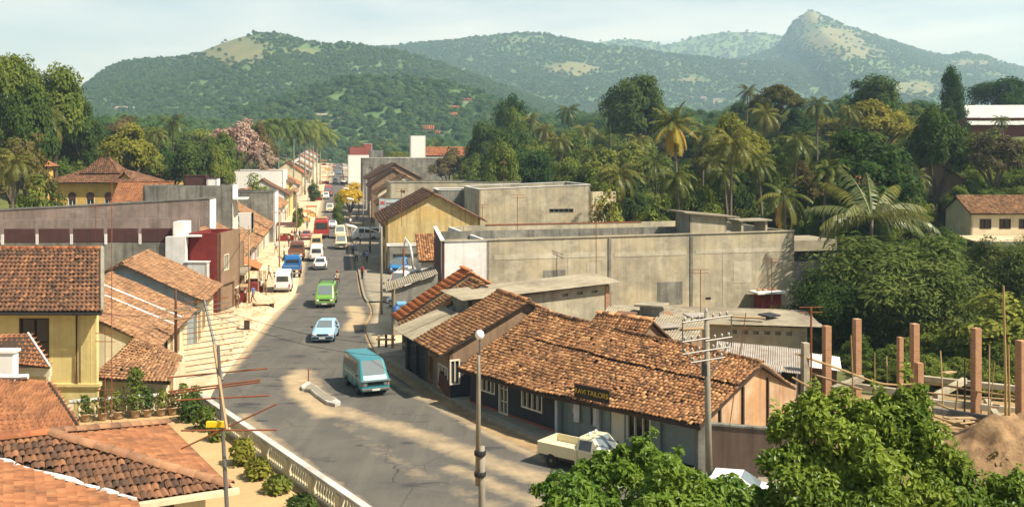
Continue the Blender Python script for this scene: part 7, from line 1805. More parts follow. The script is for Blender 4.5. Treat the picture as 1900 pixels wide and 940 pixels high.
rb = random.Random(3); sv, sf = [], []
for i in range(420):
    px = rb.uniform(395, 560); py = rb.uniform(430, 680)
    p = at(px, py, 0)
    e = np.interp(p.y, [57, 64.8, 76, 86, 97, 120, 200], [-17.2, -18.3, -19.5, -20.5, -21.3, -25.5, -39.5])
    if not (e - 6.0 < p.x < e - .2): continue
    s = rb.uniform(.06, .22); o = len(sv)
    for z in (0, 1):
        for a in range(5): sv.append((p.x + math.cos(a * 1.256) * s * rb.uniform(.7, 1.1) * (1 - .4 * z), p.y + math.sin(a * 1.256) * s * (1 - .4 * z), .04 + z * s * rb.uniform(.6, .9)))
    sf += [(o + k, o + (k + 1) % 5, o + 5 + (k + 1) % 5, o + 5 + k) for k in range(5)] + [(o + 5, o + 6, o + 7, o + 8, o + 9)]
mb = MB(); mb.add(sv, sf); solo("rubble_stones", mb, M['rubble'], "loose stones littering the dusty pavement", "rubble", None, "stuff")
def stall(px, py, w, d, h, top, body, label, rot=.17, cloth=True):
    p = at(px, py, .05); t = thing("market_stall", (p.x, p.y, .05 + float(8.5 * smooth(220, 650, p.y))), label, "stall", "stalls along the dusty pavement", rz=rot)
    obj("roof_board", MB().box((0, 0, h), (w * 1.15, d * 1.15, .07), 0, .10), top, t, local=True)
    for sx_ in (-1, 1):
        for sy_ in (-1, 1): obj("post", MB().box((sx_ * w * .47, sy_ * d * .47, h / 2 - .02 + sy_ * .05), (.07, .07, h - .06)), M['timber'], t, local=True)
    obj("counter", MB().box((0, 0, .45), (w * .9, d * .85, .8)), body, t, local=True, bevel=.02)
    for k in range(3): obj("goods", MB().box((-w * .28 + k * w * .28, 0, .95), (w * .22, d * .6, .22), k * .2), [M['ochre'], M['red_paint'], M['cream']][k], t, local=True, bevel=.03)
    return t
stall(427, 566, 1.3, 1.2, 1.7, M['cream'], M['maroon'], "low cream-topped stall at the door of the maroon shop"); stall(446, 560, 1.2, 1.0, 1.5, M['timber'], M['maroon'], "small maroon stall second from the maroon shop")
stall(473, 540, 2.0, 2.0, 2.3, M['cream'], M['maroon'], "red hut stall with pale roof beside the two standing men"); stall(420, 545, 1.4, 1.5, 2.0, M['timber'], M['timber'], "timber stall under the balcony slab")
stall(531, 446, 2.6, 2.4, 2.6, M['wood_dark'], M['maroon'], "dark red hut on the pavement below the row houses"); stall(566, 412, 2.0, 1.8, 2.2, M['tile_rib'], M['ochre'], "orange cart stall near the street bush"); stall(578, 402, 2.0, 1.8, 2.2, M['tile_rib'], M['ochre'], "second orange cart stall nearer the road")
stall(590, 374, 2.4, 2.2, 2.4, M['timber'], M['maroon'], "brown stall far up the dusty pavement"); stall(578, 362, 2.4, 2.2, 2.4, M['cream'], M['maroon'], "pale-topped stall farthest up the dusty pavement")
for i_, (px_, py_) in enumerate(((604, 352), (596, 352), (608, 336), (601, 330), (611, 324), (606, 318), (638, 352), (642, 340), (636, 326))):
    stall(px_, py_, 2.6, 2.2, 2.5, [M['tile_rib'], M['cream'], M['wood_dark']][i_ % 3], [M['maroon'], M['cream'], M['ochre']][i_ % 3], ["orange-topped stall far up by the pavement bend", "pale-topped stall beside the royal palm trunks", "dark-topped stall far up by the verge", "second orange-topped stall past the royal palms", "pale stall near the street end verge", "dark stall nearest the street end", "orange-topped stall across from the far bus", "pale-topped stall on the shop side far up", "dark-topped stall on the shop side near the street end"][i_])
stall(600, 340, 2.6, 2.4, 2.6, M['tile_rib'], M['cream'], "orange-topped stall at the far road edge")
t = thing("pavement_stump", (*g2(458, 612), 0), "dark stub pillar standing on the pale pavement", "pillar"); p = ORIG[t]; obj("pillar", MB().box((p.x, p.y, .4), (.42, .42, .8), .3), M['deck'], t, bevel=.02); obj("pillar_cap", MB().box((p.x, p.y, .84), (.55, .55, .1), .3), M['dust'], t, bevel=.02)
t = thing("stone_bench", (*g2(490, 573), 0), "rough stone bench slab near the pavement edge", "bench"); p = ORIG[t]; obj("slab", MB().box((p.x, p.y, .55), (1.9, .7, .16), .6), M['rubble'], t, bevel=.03)
for s in (-.7, .7): obj("leg", MB().box((p.x + s * math.cos(.6), p.y + s * math.sin(.6), .24), (.25, .5, .5), .6), M['deck'], t)
t = thing("house_steps", (-28.6, 118, 0), "flight of concrete steps before the white-fronted tile house", "steps")
for k in range(4): obj("step", MB().box((-28.9 - k * .35, 118.5, .12 + k * .17), (.4 + .001 * k, 2.4, .24 + k * .34), -.17), M['dust'], t)
t = thing("timber_barrier", (*g2(703, 645), 0), "rough timber post barrier at the lane corner", "barrier"); p = ORIG[t]
for k, (dx, dz) in enumerate(((0, 0), (.5, .1), (1.0, -.2))): obj("post", MB().box((p.x + dx, p.y + dz, .45), (.16, .16, .95), .2 * k), M['timber'] if k != 1 else M['deck'], t)
obj("rail", MB().box((p.x + .5, p.y - .1, .62), (1.4, .08, .12), -.1), M['timber'], t)
t = thing("notice_ramp", (*g2(829, 737), .17), "plank ramp leaning at the dark shop corner", "plank"); p = ORIG[t]; obj("plank", MB().box((p.x - .1, p.y, .75), (.12, 1.5, .9), .5, .3), M['wood_dark'], t)

# ------------------------------------------------------------------ glossy shrubs close to the camera
def shrub(name, label, clumps, seed, per, leaf, stems, shoots=(), mat=None):
    r = np.random.default_rng(seed); Ps, As, Bs = [], [], []
    cs = [(atz(px, py, z), rad * z / F_PX) for px, py, rad, z in clumps]; cen = sum((c for c, _ in cs), Vector()) / len(cs)
    t = thing(name, (cen.x, cen.y, 0), label, "shrub")
    for c, rad in cs:
        sub_ = [(np.array(c) + unit(r.normal(size=(1, 3)))[0] * rad * r.uniform(.35, .72) * np.array([1, .8, 1]), rad * r.uniform(.22, .46)) for _ in range(9)]
        for c, rad in [(np.array(c), rad * .62)] + sub_:
          n = int(per * .62 * (rad / .5) ** 2)
          k = unit(r.normal(size=(n, 3))); k[:, 2] = np.where(k[:, 2] < -.3, -k[:, 2], k[:, 2])
          pp = np.array(c) + k * rad * r.random((n, 1)) ** .28
          nr = unit(k * .7 + r.normal(size=(n, 3)) * .6 + np.array([.15, -.15, .5])); tt_ = k + r.normal(size=(n, 3)) * .8 + np.array([0, 0, -.35])
          A = unit(np.cross(np.cross(nr, tt_), nr)); L = leaf * r.uniform(.5, 1.5, (n, 1)) * np.where(r.random((n, 1)) < .05, 1.7, 1)
          Ps.append(pp); As.append(A * L); Bs.append(np.cross(nr, A) * L * .5)
    for (px, py, qx, qy, z) in shoots:
        a, b = atz(px, py, z), atz(qx, qy, z - .3); m = 46; s = r.random((m, 1))
        base_ = np.array(a) * (1 - s) + np.array(b) * s; k = unit(r.normal(size=(m, 3))); pp = base_ + k * .16 * (1.15 - .6 * s)
        nr = unit(k * .4 + np.array([0, -.2, .9]) + r.normal(size=(m, 3)) * .4); A = unit(np.cross(np.cross(nr, k + np.array([0, 0, .5])), nr)); L = leaf * r.uniform(.7, 1.3, (m, 1)); Ps.append(pp); As.append(A * L); Bs.append(np.cross(nr, A) * L * .48)
    P_, A_, B_ = map(np.concatenate, (Ps, As, Bs)); nn = len(P_); nrm = unit(np.cross(A_, B_))
    fold = nrm * np.linalg.norm(B_, axis=1, keepdims=True) * .35; bend = nrm * np.linalg.norm(A_, axis=1, keepdims=True) * -.28
    v = np.stack([P_ - A_, P_ - A_ * .35 + B_ * .85 + fold, P_ + A_ * .35 + B_ * .8 + fold, P_ + A_ * 1.1 + bend, P_ + A_ * .35 - B_ * .8 + fold, P_ - A_ * .35 - B_ * .85 + fold, P_ - A_ * .35, P_ + A_ * .35], 1).reshape(-1, 3) - np.array(ORIG[t])
    o_ = (np.arange(nn) * 8)[:, None]; f = np.concatenate([o_ + np.array([[0, 6, 1, 1]])[:, :4], o_ + [[6, 7, 2, 1]], o_ + [[7, 3, 2, 2]], o_ + [[0, 5, 6, 6]], o_ + [[5, 4, 7, 6]], o_ + [[4, 3, 7, 7]]])
    me = bpy.data.meshes.new("foliage"); me.from_pydata(v.tolist(), [], [tuple(dict.fromkeys(q)) for q in f.tolist()]); me.update(); me.materials.append(mat or LEAF['bush'])
    fo = link(bpy.data.objects.new("foliage", me)); fo.parent = t
    for (px, py, z) in stems:
        top = atz(px, py, z); b = Vector((top.x * .93 + cen.x * .07, top.y + .6, -.2)); mb = MB().tube([b, b.lerp(top, .5) + Vector((.2, .1, 0)), top], [.10, .07, .025], 7)
        for k in range(5):
            e = top + Vector((random.uniform(-.9, .9), random.uniform(-.5, .5), random.uniform(-.3, .5))); mb.tube([b.lerp(top, .7 + .05 * k), e], [.03, .01], 5)
        obj("stem", mb, M['bark'], t, shade=True)
    return t
shrub("glossy_shrub", "lower glossy green shrub spreading before the tailor's shop", [(1200, 868, 62, 22), (1195, 835, 34, 22.2), (1130, 905, 70, 21.5), (1055, 940, 62, 21), (1010, 965, 45, 21), (1265, 915, 60, 21.5), (1330, 950, 50, 21), (1385, 962, 46, 21), (1230, 960, 120, 20.5), (1100, 985, 110, 20.5), (1340, 990, 110, 20.5), (1160, 850, 30, 22.2), (1245, 870, 34, 22), (1085, 885, 36, 21.8), (1300, 985, 100, 20), (1062, 902, 34, 21.6), (1112, 866, 34, 21.8), (1080, 884, 34, 21.8), (1022, 912, 36, 21.3), (1155, 850, 32, 22), (1322, 932, 30, 21.2), (1368, 936, 30, 21.1), (1412, 926, 30, 21.1), (1440, 965, 50, 21)], 301, 620, .066, [(1130, 900, 21.8), (1220, 880, 21.8), (1320, 930, 21.4)], [(1195, 830, 1212, 796, 22), (1240, 860, 1262, 832, 22), (1060, 900, 1030, 872, 21.5)])
shrub("glossy_shrub", "tall glossy green shrub in front of the building site", [(1490, 800, 74, 22), (1550, 770, 58, 22.2), (1480, 872, 78, 21.5), (1570, 845, 100, 21.5), (1650, 800, 86, 22), (1685, 745, 44, 22.2), (1640, 755, 40, 22.2), (1700, 840, 84, 21.6), (1740, 890, 74, 21.3), (1640, 900, 110, 21), (1520, 935, 110, 20.8), (1450, 930, 50, 21), (1505, 745, 30, 22.3), (1720, 960, 110, 20.6), (1590, 985, 110, 20.4), (1445, 800, 34, 22), (1600, 790, 60, 22)], 302, 620, .066, [(1500, 810, 21.9), (1660, 790, 21.9), (1600, 860, 21.5)],
      [(1682, 720, 1680, 676, 22.2), (1506, 740, 1512, 704, 22.2), (1700, 760, 1722, 738, 22.2), (1452, 790, 1436, 745, 22.1), (1640, 740, 1622, 712, 22.2), (1745, 845, 1775, 820, 21.5)])
shrub("glossy_shrub", "low glossy shrub under the sand heap at the picture corner", [(1800, 930, 60, 21), (1850, 915, 44, 21.2), (1890, 905, 40, 21.3), (1870, 960, 80, 20.8), (1790, 975, 80, 20.6), (1925, 930, 60, 21)], 303, 620, .066, [(1850, 925, 21)], [(1888, 895, 1890, 866, 21.2), (1830, 900, 1822, 880, 21.2)])
# ------------------------------------------------------------------ vehicles
VEH = {
    'van': dict(z0=.32, st=[(-2.18, 1.70, 1.0, .79, .68), (-2.10, 1.93, 1.06, .84, .72), (1.05, 1.97, 1.06, .845, .73), (1.38, 1.92, 1.06, .845, .72), (2.0, 1.16, 1.04, .84, .78), (2.16, .92, .82, .83, .79), (2.22, .55, .46, .80, .78)],
                ws=(3, 4), rear=(0, 1), sides=[(-1.95, -.75), (-.66, .25), (.34, 1.18)], wheels=(-1.15, 1.30), r=.31, grille=.74, lamp=(.60, .70), bump=.42, side_lo=.08),
    'hatch': dict(z0=.26, st=[(-1.88, .60, .50, .74, .72), (-1.80, .92, .80, .78, .70), (-1.35, 1.32, .86, .80, .58), (.15, 1.38, .88, .80, .60), (.90, .95, .86, .80, .70), (1.72, .80, .72, .77, .70), (1.88, .56, .46, .74, .70)],
                  ws=(3, 4), rear=(1, 2), sides=[(-1.15, -.35), (-.26, .38)], wheels=(-1.18, 1.15), r=.28, grille=.60, lamp=(.56, .60), bump=.40, side_lo=.10),
    'sedan': dict(z0=.26, st=[(-2.05, .66, .56, .76, .72), (-1.98, .90, .82, .79, .72), (-1.35, .95, .86, .81, .70), (-.85, 1.34, .88, .81, .58), (.25, 1.38, .88, .81, .60), (.95, .96, .87, .81, .70), (1.90, .82, .74, .78, .70), (2.05, .56, .46, .74, .70)],
                  ws=(4, 5), rear=(2, 3), sides=[(-.80, -.2), (-.1, .42)], wheels=(-1.25, 1.25), r=.29, grille=.60, lamp=(.56, .60), bump=.40, side_lo=.10),
    'bus': dict(z0=.45, st=[(-4.7, 2.6, 1.35, 1.14, 1.05), (-4.6, 2.92, 1.4, 1.19, 1.06), (4.3, 2.95, 1.4, 1.2, 1.08), (4.55, 2.75, 1.4, 1.2, 1.06), (4.72, 1.45, 1.32, 1.19, 1.12), (4.8, .9, .8, 1.16, 1.12)],
                ws=(3, 4), rear=(0, 1), sides=[(-4.3 + k * 1.2, -3.3 + k * 1.2) for k in range(7)], wheels=(-2.6, 3.0), r=.46, grille=.85, lamp=(.85, .95), bump=.6, side_lo=.08),
    'cab': dict(z0=.5, st=[(.9, 1.75, 1.25, .95, .82), (1.0, 2.12, 1.28, .97, .82), (1.9, 2.15, 1.28, .98, .84), (2.55, 1.42, 1.26, .98, .9), (2.75, 1.2, 1.1, .97, .92), (2.85, .7, .6, .95, .92)],
                ws=(2, 3), rear=(0, 1), sides=[(1.1, 1.95)], wheels=(-1.4, 1.95), r=.40, grille=.85, lamp=(.72, .88), bump=.55, side_lo=.08),
    'pick': dict(z0=.30, st=[(-.1, 1.20, .92, .80, .66), (0.0, 1.52, .96, .82, .66), (.75, 1.55, .96, .82, .66), (1.25, 1.02, .94, .82, .74), (2.05, .90, .82, .80, .72), (2.2, .58, .48, .77, .72)],
                 ws=(2, 3), rear=(0, 1), sides=[(.08, .72)], wheels=(-1.35, 1.35), r=.31, grille=.68, lamp=(.58, .66), bump=.42, side_lo=.08),
}
WHEEL = {}
def wheel_mesh(r):
    if r in WHEEL: return WHEEL[r]
    def ax(prof, n=14):
        mb = MB(); mb.lathe((0, 0, 0), prof, n); mb.v = [(p[0], p[2], p[1]) for p in mb.v]; mb.f = [tuple(reversed(q)) for q in mb.f]; me = bpy.data.meshes.new("w"); me.from_pydata(mb.v, [], mb.f); me.update(); return me
    w = r * .32
    ty = ax([(r * .62, -w), (r * .93, -w), (r, -w * .7), (r, w * .7), (r * .93, w), (r * .62, w)]); ty.materials.append(M['rubber'])
    ri = ax([(r * .2, -w * 1.02), (r * .6, -w * .85), (r * .6, w * .85), (r * .2, w * 1.02)]); ri.materials.append(M['steel'])
    WHEEL[r] = (ty, ri); return WHEEL[r]
def vehicle(kind, name, label, px, py, fwd, paint, group=None, cat=None, toward=True, h=0.02, rack=False, lower=None, parked=False, long=1.0, z_up=0.0, roof=None):
    D = VEH[kind]; fwd = V2(fwd).normalized(); st = D['st']; front, back = st[-1][0], st[0][0]
    if kind in ('cab', 'pick'): back = -2.5 if kind == 'cab' else -2.1
    p = at(px, py, 0); near = front if toward else back
    c = Vector((p.x, p.y)) - fwd * near
    gz_ = float(8.5 * smooth(220, 650, c.y)) + .06 + z_up
    t = thing(name, (c.x, c.y, gz_), label, cat or name.split('_')[-1], group, rz=math.atan2(fwd.y, fwd.x) + 1e-6)
    z0 = D['z0']
    ring = lambda s: [(s[0], -s[3] * .95, z0), (s[0], -s[3], z0 + .10 if s[2] > z0 + .12 else z0 + .02), (s[0], -s[3], s[2]), (s[0], -s[4], s[1] - .06), (s[0], -s[4] + .11, s[1]), (s[0], s[4] - .11, s[1]), (s[0], s[4], s[1] - .06), (s[0], s[3], s[2]), (s[0], s[3], z0 + .10 if s[2] > z0 + .12 else z0 + .02), (s[0], s[3] * .95, z0)]
    v, f = [], []
    for s in st: v += ring(s)
    for i in range(len(st) - 1):
        for k in range(10):
            a = i * 10 + k; b = i * 10 + (k + 1) % 10; f.append((a, b, b + 10, a + 10))
    f.append(tuple(range(10))); f.append(tuple(range((len(st) - 1) * 10, len(st) * 10))[::-1])
    mb = MB(); mb.add(v, [tuple(reversed(q)) for q in f])
    body = obj("body", mb, paint, t, local=True, bevel=.035)
    ip = lambda x: [float(np.interp(x, [s[0] for s in st], [s[k] for s in st])) for k in range(5)]
    def panel(nm, q, mat, off=.010, inset=.06, par=None):
        q = [Vector(p_) for p_ in q]; cen = sum(q, Vector()) / 4; q = [p_.lerp(cen, inset) for p_ in q]
        n = (q[1] - q[0]).cross(q[3] - q[0]).normalized()
        if n.dot(cen - Vector((cen.x * .6, 0, .9))) < 0: n = -n
        lo = [p_ - n * .03 for p_ in q]; hi = [p_ + n * off for p_ in q]
        m_ = MB(); m_.add(hi + lo, [(0, 1, 2, 3), (7, 6, 5, 4), (0, 4, 5, 1), (1, 5, 6, 2), (2, 6, 7, 3), (3, 7, 4, 0)]); return obj(nm, m_, mat, par or t, local=True)
    def lerp_top(i, j, nm, mat):
        a, b = st[i], st[j]; return panel(nm, [(a[0], -a[4] + .10, a[1]), (a[0], a[4] - .10, a[1]), (b[0], b[4] - .10, b[1]), (b[0], -b[4] + .10, b[1])], mat, .012, .05)
    lerp_top(*D['ws'], "windscreen", M['windscreen'])
    i, j = D['rear']
    if kind in ('van', 'bus', 'cab', 'pick'):
        a = st[0]; hz = a[2] + .02
        panel("rear_window", [(a[0] - .005, -a[4] + .08, hz + .06), (a[0] - .005, a[4] - .08, hz + .06), (a[0] - .005, a[4] - .12, a[1] - .08), (a[0] - .005, -a[4] + .12, a[1] - .08)], M['car_glass'], .012, .03)
    else: lerp_top(i, j, "rear_window", M['car_glass'])
    for (xa, xb) in D['sides']:
        for sg_ in (-1, 1):
            A_, B_ = ip(xa), ip(xb); lo, hi = D['side_lo'], .88
            f_ = lambda S, x, t_: (x, sg_ * (S[3] + (S[4] - S[3]) * t_), S[2] + (S[1] - .06 - S[2]) * t_)
            panel("side_window", [f_(A_, xa, lo), f_(B_, xb, lo), f_(B_, xb, hi), f_(A_, xa, hi)], M['car_glass'], .008, .03)
    seams = {'van': (-.70, .29, 1.26), 'hatch': (-.31, .55), 'sedan': (-.15, -.95, .6), 'bus': (-4.0, 3.6), 'cab': (1.05, 2.1), 'pick': (.03, .85)}[kind]
    for x in seams:
        S = ip(x); sm = MB()
        for sg_ in (-1, 1): sm.box((x, sg_ * (S[3] + .001), (z0 + .12 + S[2]) / 2), (.018, .02, S[2] - z0 - .16))
        obj("door_seam", sm, M['rubber'], t, local=True)
    for sg_ in (-1, 1): obj("door_handle", MB().box((seams[-1] - .22, sg_ * (ip(seams[-1] - .2)[3] + .02), ip(seams[-1] - .2)[2] - .12), (.14, .03, .04)), M['chrome'], t, local=True)
    for x in D['wheels']:
        for sg_ in (-1, 1): obj("wheel_arch", MB().tube([(x + math.cos(q) * D['r'] * 1.18, sg_ * (ip(x)[3] - .005), D['r'] - .04 + math.sin(q) * D['r'] * 1.18) for q in np.linspace(.1, 3.04, 9)], .022, 5), M['rubber'], t, local=True)
    for x in D['wheels']:
        for sg_ in (-1, 1):
            ty, ri = wheel_mesh(D['r']); w = link(bpy.data.objects.new("wheel", None)); w.empty_display_size = .1; w.parent = t; w.location = (x, sg_ * (st[2][3] - D['r'] * .30), D['r'] - .04)
            for nm, me_ in (("tyre", ty), ("rim", ri)): o = link(bpy.data.objects.new(nm, me_)); o.parent = w
    fx, W = front, st[-1][3]; b = D['bump']
    obj("front_bumper", MB().box((fx + .03, 0, b), (.14, W * 2.02, .14)), M['steel'] if kind != 'hatch' else M['dark_iron'], t, local=True, bevel=.03)
    obj("rear_bumper", MB().box((back - .02, 0, b + .02), (.12, W * 2.0, .13)), M['chrome'] if kind != 'hatch' else M['dark_iron'], t, local=True, bevel=.03)
    nose = st[-1]; pre = st[-2]; gx_ = lambda z: float(np.interp(z, [nose[1], pre[1]], [nose[0], pre[0]])) + .015
    zz = D['grille']; obj("grille", MB().box((gx_(zz) - .01, 0, zz), (.06, W * 1.1, .13)), M['dark_iron'], t, local=True)
    ly, lz = D['lamp'][0], D['lamp'][1]
    for sg_ in (-1, 1):
        obj("headlight", MB().box((gx_(lz), sg_ * ly, lz), (.07, .20, .15)), M['lamp_glass'], t, local=True, bevel=.02)
        obj("indicator", MB().box((gx_(lz) - .02, sg_ * (ly + .15), lz), (.06, .08, .12)), M['amber'], t, local=True)
        obj("tail_light", MB().box((back - .02, sg_ * (W - .12), b + .28), (.05, .12, .26)), M['red_lens'], t, local=True)
        mx_ = st[D['ws'][1]][0] - .25; obj("mirror", MB().box((mx_, sg_ * (st[2][3] + .14), st[2][2] + .12), (.06, .16, .14)), M['dark_iron'], t, local=True, bevel=.02)
    obj("number_plate", MB().box((fx + .11, 0, b), (.02, .45, .11)), M['plate'], t, local=True); obj("rear_plate", MB().box((back - .09, 0, b + .12), (.02, .45, .11)), M['plate'], t, local=True)
    if lower: obj("side_stripe", MB().box((st[2][0] * .5 + .0, 0, .92), (abs(back) + 1.6, st[2][3] * 2.012, .045)), lower, t, local=True)
    if rack:
        for x in (-1.6, -.6, .4): obj("rack_bar", MB().box((x, 0, st[2][1] + .12), (.05, 1.3, .04)), M['dark_iron'], t, local=True)
        for y in (-.62, .62): obj("rack_rail", MB().box((-.6, y, st[2][1] + .14), (2.3, .04, .05)), M['dark_iron'], t, local=True)
        for y in (-.62, .62):
            for x in (-1.6, .4): obj("rack_foot", MB().box((x, y, st[2][1] + .05), (.04, .04, .16)), M['dark_iron'], t, local=True)
    if roof: obj("roof_load", MB().box((-1.6, 0, st[2][1] + .16), (2.6, 1.7, .3)), roof, t, local=True, bevel=.1)
    return t
M['windscreen'] = m_plain("sky_painted_windscreen", (.13, .155, .155), .05, 0, .0, spec=1.0)  # base colour lightened to paint in the reflected sky
M['car_glass'] = m_plain("vehicle_glass", (.035, .042, .042), .08, 0, .0, spec=.8)
def paint(nm, c, rough=.32): return m_plain(nm, c, rough, 0, .14, 1.5, .5)
P_white = paint("white_car_paint", (.74, .73, .68)); P_cream = paint("cream_car_paint", (.66, .58, .36)); P_teal = paint("teal_van_paint", (.035, .20, .23)); P_sky = paint("light_blue_car_paint", (.30, .50, .64)); P_green = paint("green_van_paint", (.15, .32, .05)); P_red = paint("red_bus_paint", (.36, .035, .025)); P_blue = paint("blue_lorry_paint", (.02, .13, .36)); P_rose = paint("dull_red_car_paint", (.33, .10, .08)); P_gold = paint("pale_gold_paint", (.58, .45, .22))
TO = -AWAY
vehicle('van', "passenger_van", "teal van turning past the traffic island", 697, 737, (.40, -.917), P_teal, cat="van", lower=M['chrome'])
vehicle('hatch', "hatchback_car", "light blue hatchback driving towards the traffic island", 598, 638, (.05, -1), P_sky, cat="car")
vehicle('van', "passenger_van", "lime green van with dark roof rack in the middle of the road", 602, 573, (.10, -.995), P_green, cat="van", rack=True)
vehicle('van', "parked_van", "white van parked on the dusty verge with its rear showing", 524, 544, AWAY, P_white, cat="van", toward=False)
vehicle('hatch', "hatchback_car", "small white hatchback last in the queue of three, nearest the motorcycle", 594, 502, AWAY, P_white, cat="car", toward=False)
vehicle('van', "passenger_van", "white van in the middle of the queue of three", 587, 486, AWAY, P_white, cat="van", toward=False)
vehicle('van', "passenger_van", "pale yellow van heading the queue of three", 587, 464, AWAY, P_gold, cat="van", toward=False)
vehicle('van', "passenger_van", "white and gold van coming along the shop kerb", 633, 464, TO, P_gold, cat="van", lower=M['white_clean'])
vehicle('van', "passenger_van", "cream van close behind the white and gold one", 631, 444, TO, P_cream, cat="van")
vehicle('van', "parked_minibus", "white minibus standing across the pavement edge", 652, 446, (-.95, -.3), P_white, cat="minibus")
vehicle('bus', "red_bus", "red bus seen from behind carrying a load on its roof", 596, 443, AWAY, P_red, cat="bus", toward=False, roof=M['timber'])
vehicle('sedan', "white_car", "white car passing the red bus", 617, 425, TO, P_white, cat="car")
vehicle('van', "passenger_van", "cream and white van coming beyond the red bus", 612, 395, TO, P_cream, cat="van")
vehicle('sedan', "red_car", "dull red car parked near the yellow blossom tree", 629, 389, TO, P_rose, cat="car")
vehicle('van', "delivery_van", "small white van in front of the far red bus", 605, 373, TO, P_white, cat="van")
vehicle('bus', "red_bus", "far red bus by the yellow blossom tree", 609, 369, TO, P_red, cat="bus")
vehicle('sedan', "red_car", "small red car at the dusty verge beside the first red bus", 568, 446, AWAY, P_rose, cat="car", toward=False)
vehicle('sedan', "parked_car", "front parked white car in the lane by the blue drum", 729, 572, (-.45, -.9), P_white, cat="car")
vehicle('van', "parked_van", "white van parked second in the lane", 733, 545, (-.35, -.94), P_white, cat="van")
vehicle('sedan', "parked_car", "white car parked third in the lane", 737, 523, (-.35, -.94), P_white, cat="car")
vehicle('van', "parked_van", "bright blue van parked last in the lane", 735, 512, (-.3, -.95), paint("bright_blue_paint", (.05, .25, .55)), cat="van")
far_v = [(622, 352, P_white, 'van', "white van far up the street"), (616, 344, P_cream, 'van', "cream van far up the street behind the far bus"), (630, 341, P_blue, 'sedan', "blue car parked far up the street"), (634, 334, P_white, 'sedan', "white car parked far up the street"), (620, 333, P_rose, 'sedan', "dull red car far up the street"), (629, 326, P_teal, 'van', "teal van far up the street"), (614, 325, P_white, 'van', "small white van far up the street"), (626, 318, P_cream, 'sedan', "cream car near the far end of the street"), (618, 314, P_red, 'bus', "red bus near the far end of the street")]
for px, py, pm, kd, lb in far_v: vehicle(kd, "far_" + {'van': 'van', 'sedan': 'car', 'bus': 'bus'}[kd], lb, px, py, TO, pm, "traffic far up the street", {'van': 'van', 'sedan': 'car', 'bus': 'bus'}[kd], z_up=0.0)
def lorry(label, px, py, fwd, pm, toward, box=None, name="flatbed_lorry"):
    t = vehicle('cab', name, label, px, py, fwd, pm, cat="lorry", toward=toward)
    obj("flatbed", MB().box((-.85, 0, .92), (3.3, 1.95, .14)), box or M['timber'], t, local=True)
    for y in (-.96, .96): obj("drop_side", MB().box((-.85, y, 1.14), (3.3, .06, .36)), pm, t, local=True)
    obj("tailgate", MB().box((-2.48, 0, 1.14), (.06, 1.95, .36)), pm, t, local=True); obj("chassis", MB().box((-.3, 0, .62), (4.2, .8, .24)), M['dark_iron'], t, local=True)
    return t
lorry("blue flatbed lorry parked at the dusty verge", 540, 517, AWAY, P_blue, False)
lorry("rust-red flatbed lorry parked ahead of the blue one", 549, 484, AWAY, paint("rusty_lorry_paint", (.16, .07, .045)), False)
def pickup(label, px, py, fwd, pm, toward):
    t = vehicle('pick', "pickup_truck", label, px, py, fwd, pm, cat="pickup", toward=toward)
    obj("bed_floor", MB().box((-1.1, 0, .62), (2.0, 1.5, .1)), M['cream'], t, local=True)
    for y in (-.78, .78): obj("bed_side", MB().box((-1.1, y, .74), (2.0, .07, .52)), pm, t, local=True, bevel=.02)
    obj("tailgate", MB().box((-2.1, 0, .74), (.07, 1.5, .52)), pm, t, local=True); obj("bed_front", MB().box((-.13, 0, .82), (.06, 1.5, .6)), pm, t, local=True); obj("underframe", MB().box((-.9, 0, .42), (2.6, .9, .2)), M['dark_iron'], t, local=True)
    for y in (-.3, .2): obj("roof_lamp", MB().lathe((.35, y, 1.56), [(.06, 0), (.08, .06), (.05, .13)], 8), M['globe'], t, local=True)
    return t
pickup("cream pickup truck parked before the tailor's shop, half hidden by leaves", 1016, 853, (.80, -.60), P_cream, False)
vehicle('sedan', "parked_car", "white car roof showing over the leaves by the utility pole", 1268, 932, (.93, -.36), P_white, cat="car", toward=False)

# ------------------------------------------------------------------ people
M['skin'] = m_plain("brown_skin", (.16, .075, .04), .6); M['hair'] = m_plain("black_hair", (.012, .010, .008), .6)
CL = {k: m_plain("cloth_" + k, c, .9) for k, c in dict(white=(.70, .68, .62), blue=(.10, .16, .30), red=(.40, .05, .04), sarong=(.22, .12, .08), khaki=(.34, .26, .15), dark=(.03, .03, .035), pale=(.45, .52, .55)).items()}
def person(pose, px, py, face, shirt, low, label, h=.05, scale=1.0, loc=None, group="people on the street"):
    b, d = BODY[pose]; me = b.copy()
    for m in (M['skin'], CL[shirt], CL[low], M['hair']): me.materials.append(m)
    hz, cz, nz_, hd = d['hip'][2], d['chest'][2], d['neck'][2], Vector(d['head'])
    for p in me.polygons:
        c = p.center; z = c.z; ix = 1
        if (c - hd).length < .19 and z > nz_ + .02: ix = 3 if (z > hd.z + .03 or c.y < hd.y - .04) else 0
        elif z > nz_ - .02: ix = 0
        elif pose == 'squat': ix = 2 if z < .36 else (0 if c.y > .40 else 1)
        elif z < .18: ix = 0
        elif z < hz + .03 and abs(c.x) < .24: ix = 2
        elif abs(c.x) > .235 and z < cz - .16: ix = 0
        p.material_index = ix; p.use_smooth = True
    p = loc or at(px, py, h)
    o = link(bpy.data.objects.new("person", me)); o.location = (p[0], p[1], p[2] if loc else h); o.rotation_euler = (0, 0, math.radians(face)); o.scale = (scale,) * 3
    return tag(o, label, "person", group)
person('stand', 484, 549, -60, 'white', 'dark', "person in white shirt and dark trousers standing beside the parked white van")
person('stand', 494, 550, 100, 'khaki', 'sarong', "person in khaki and sarong facing the white-shirted one by the parked van")
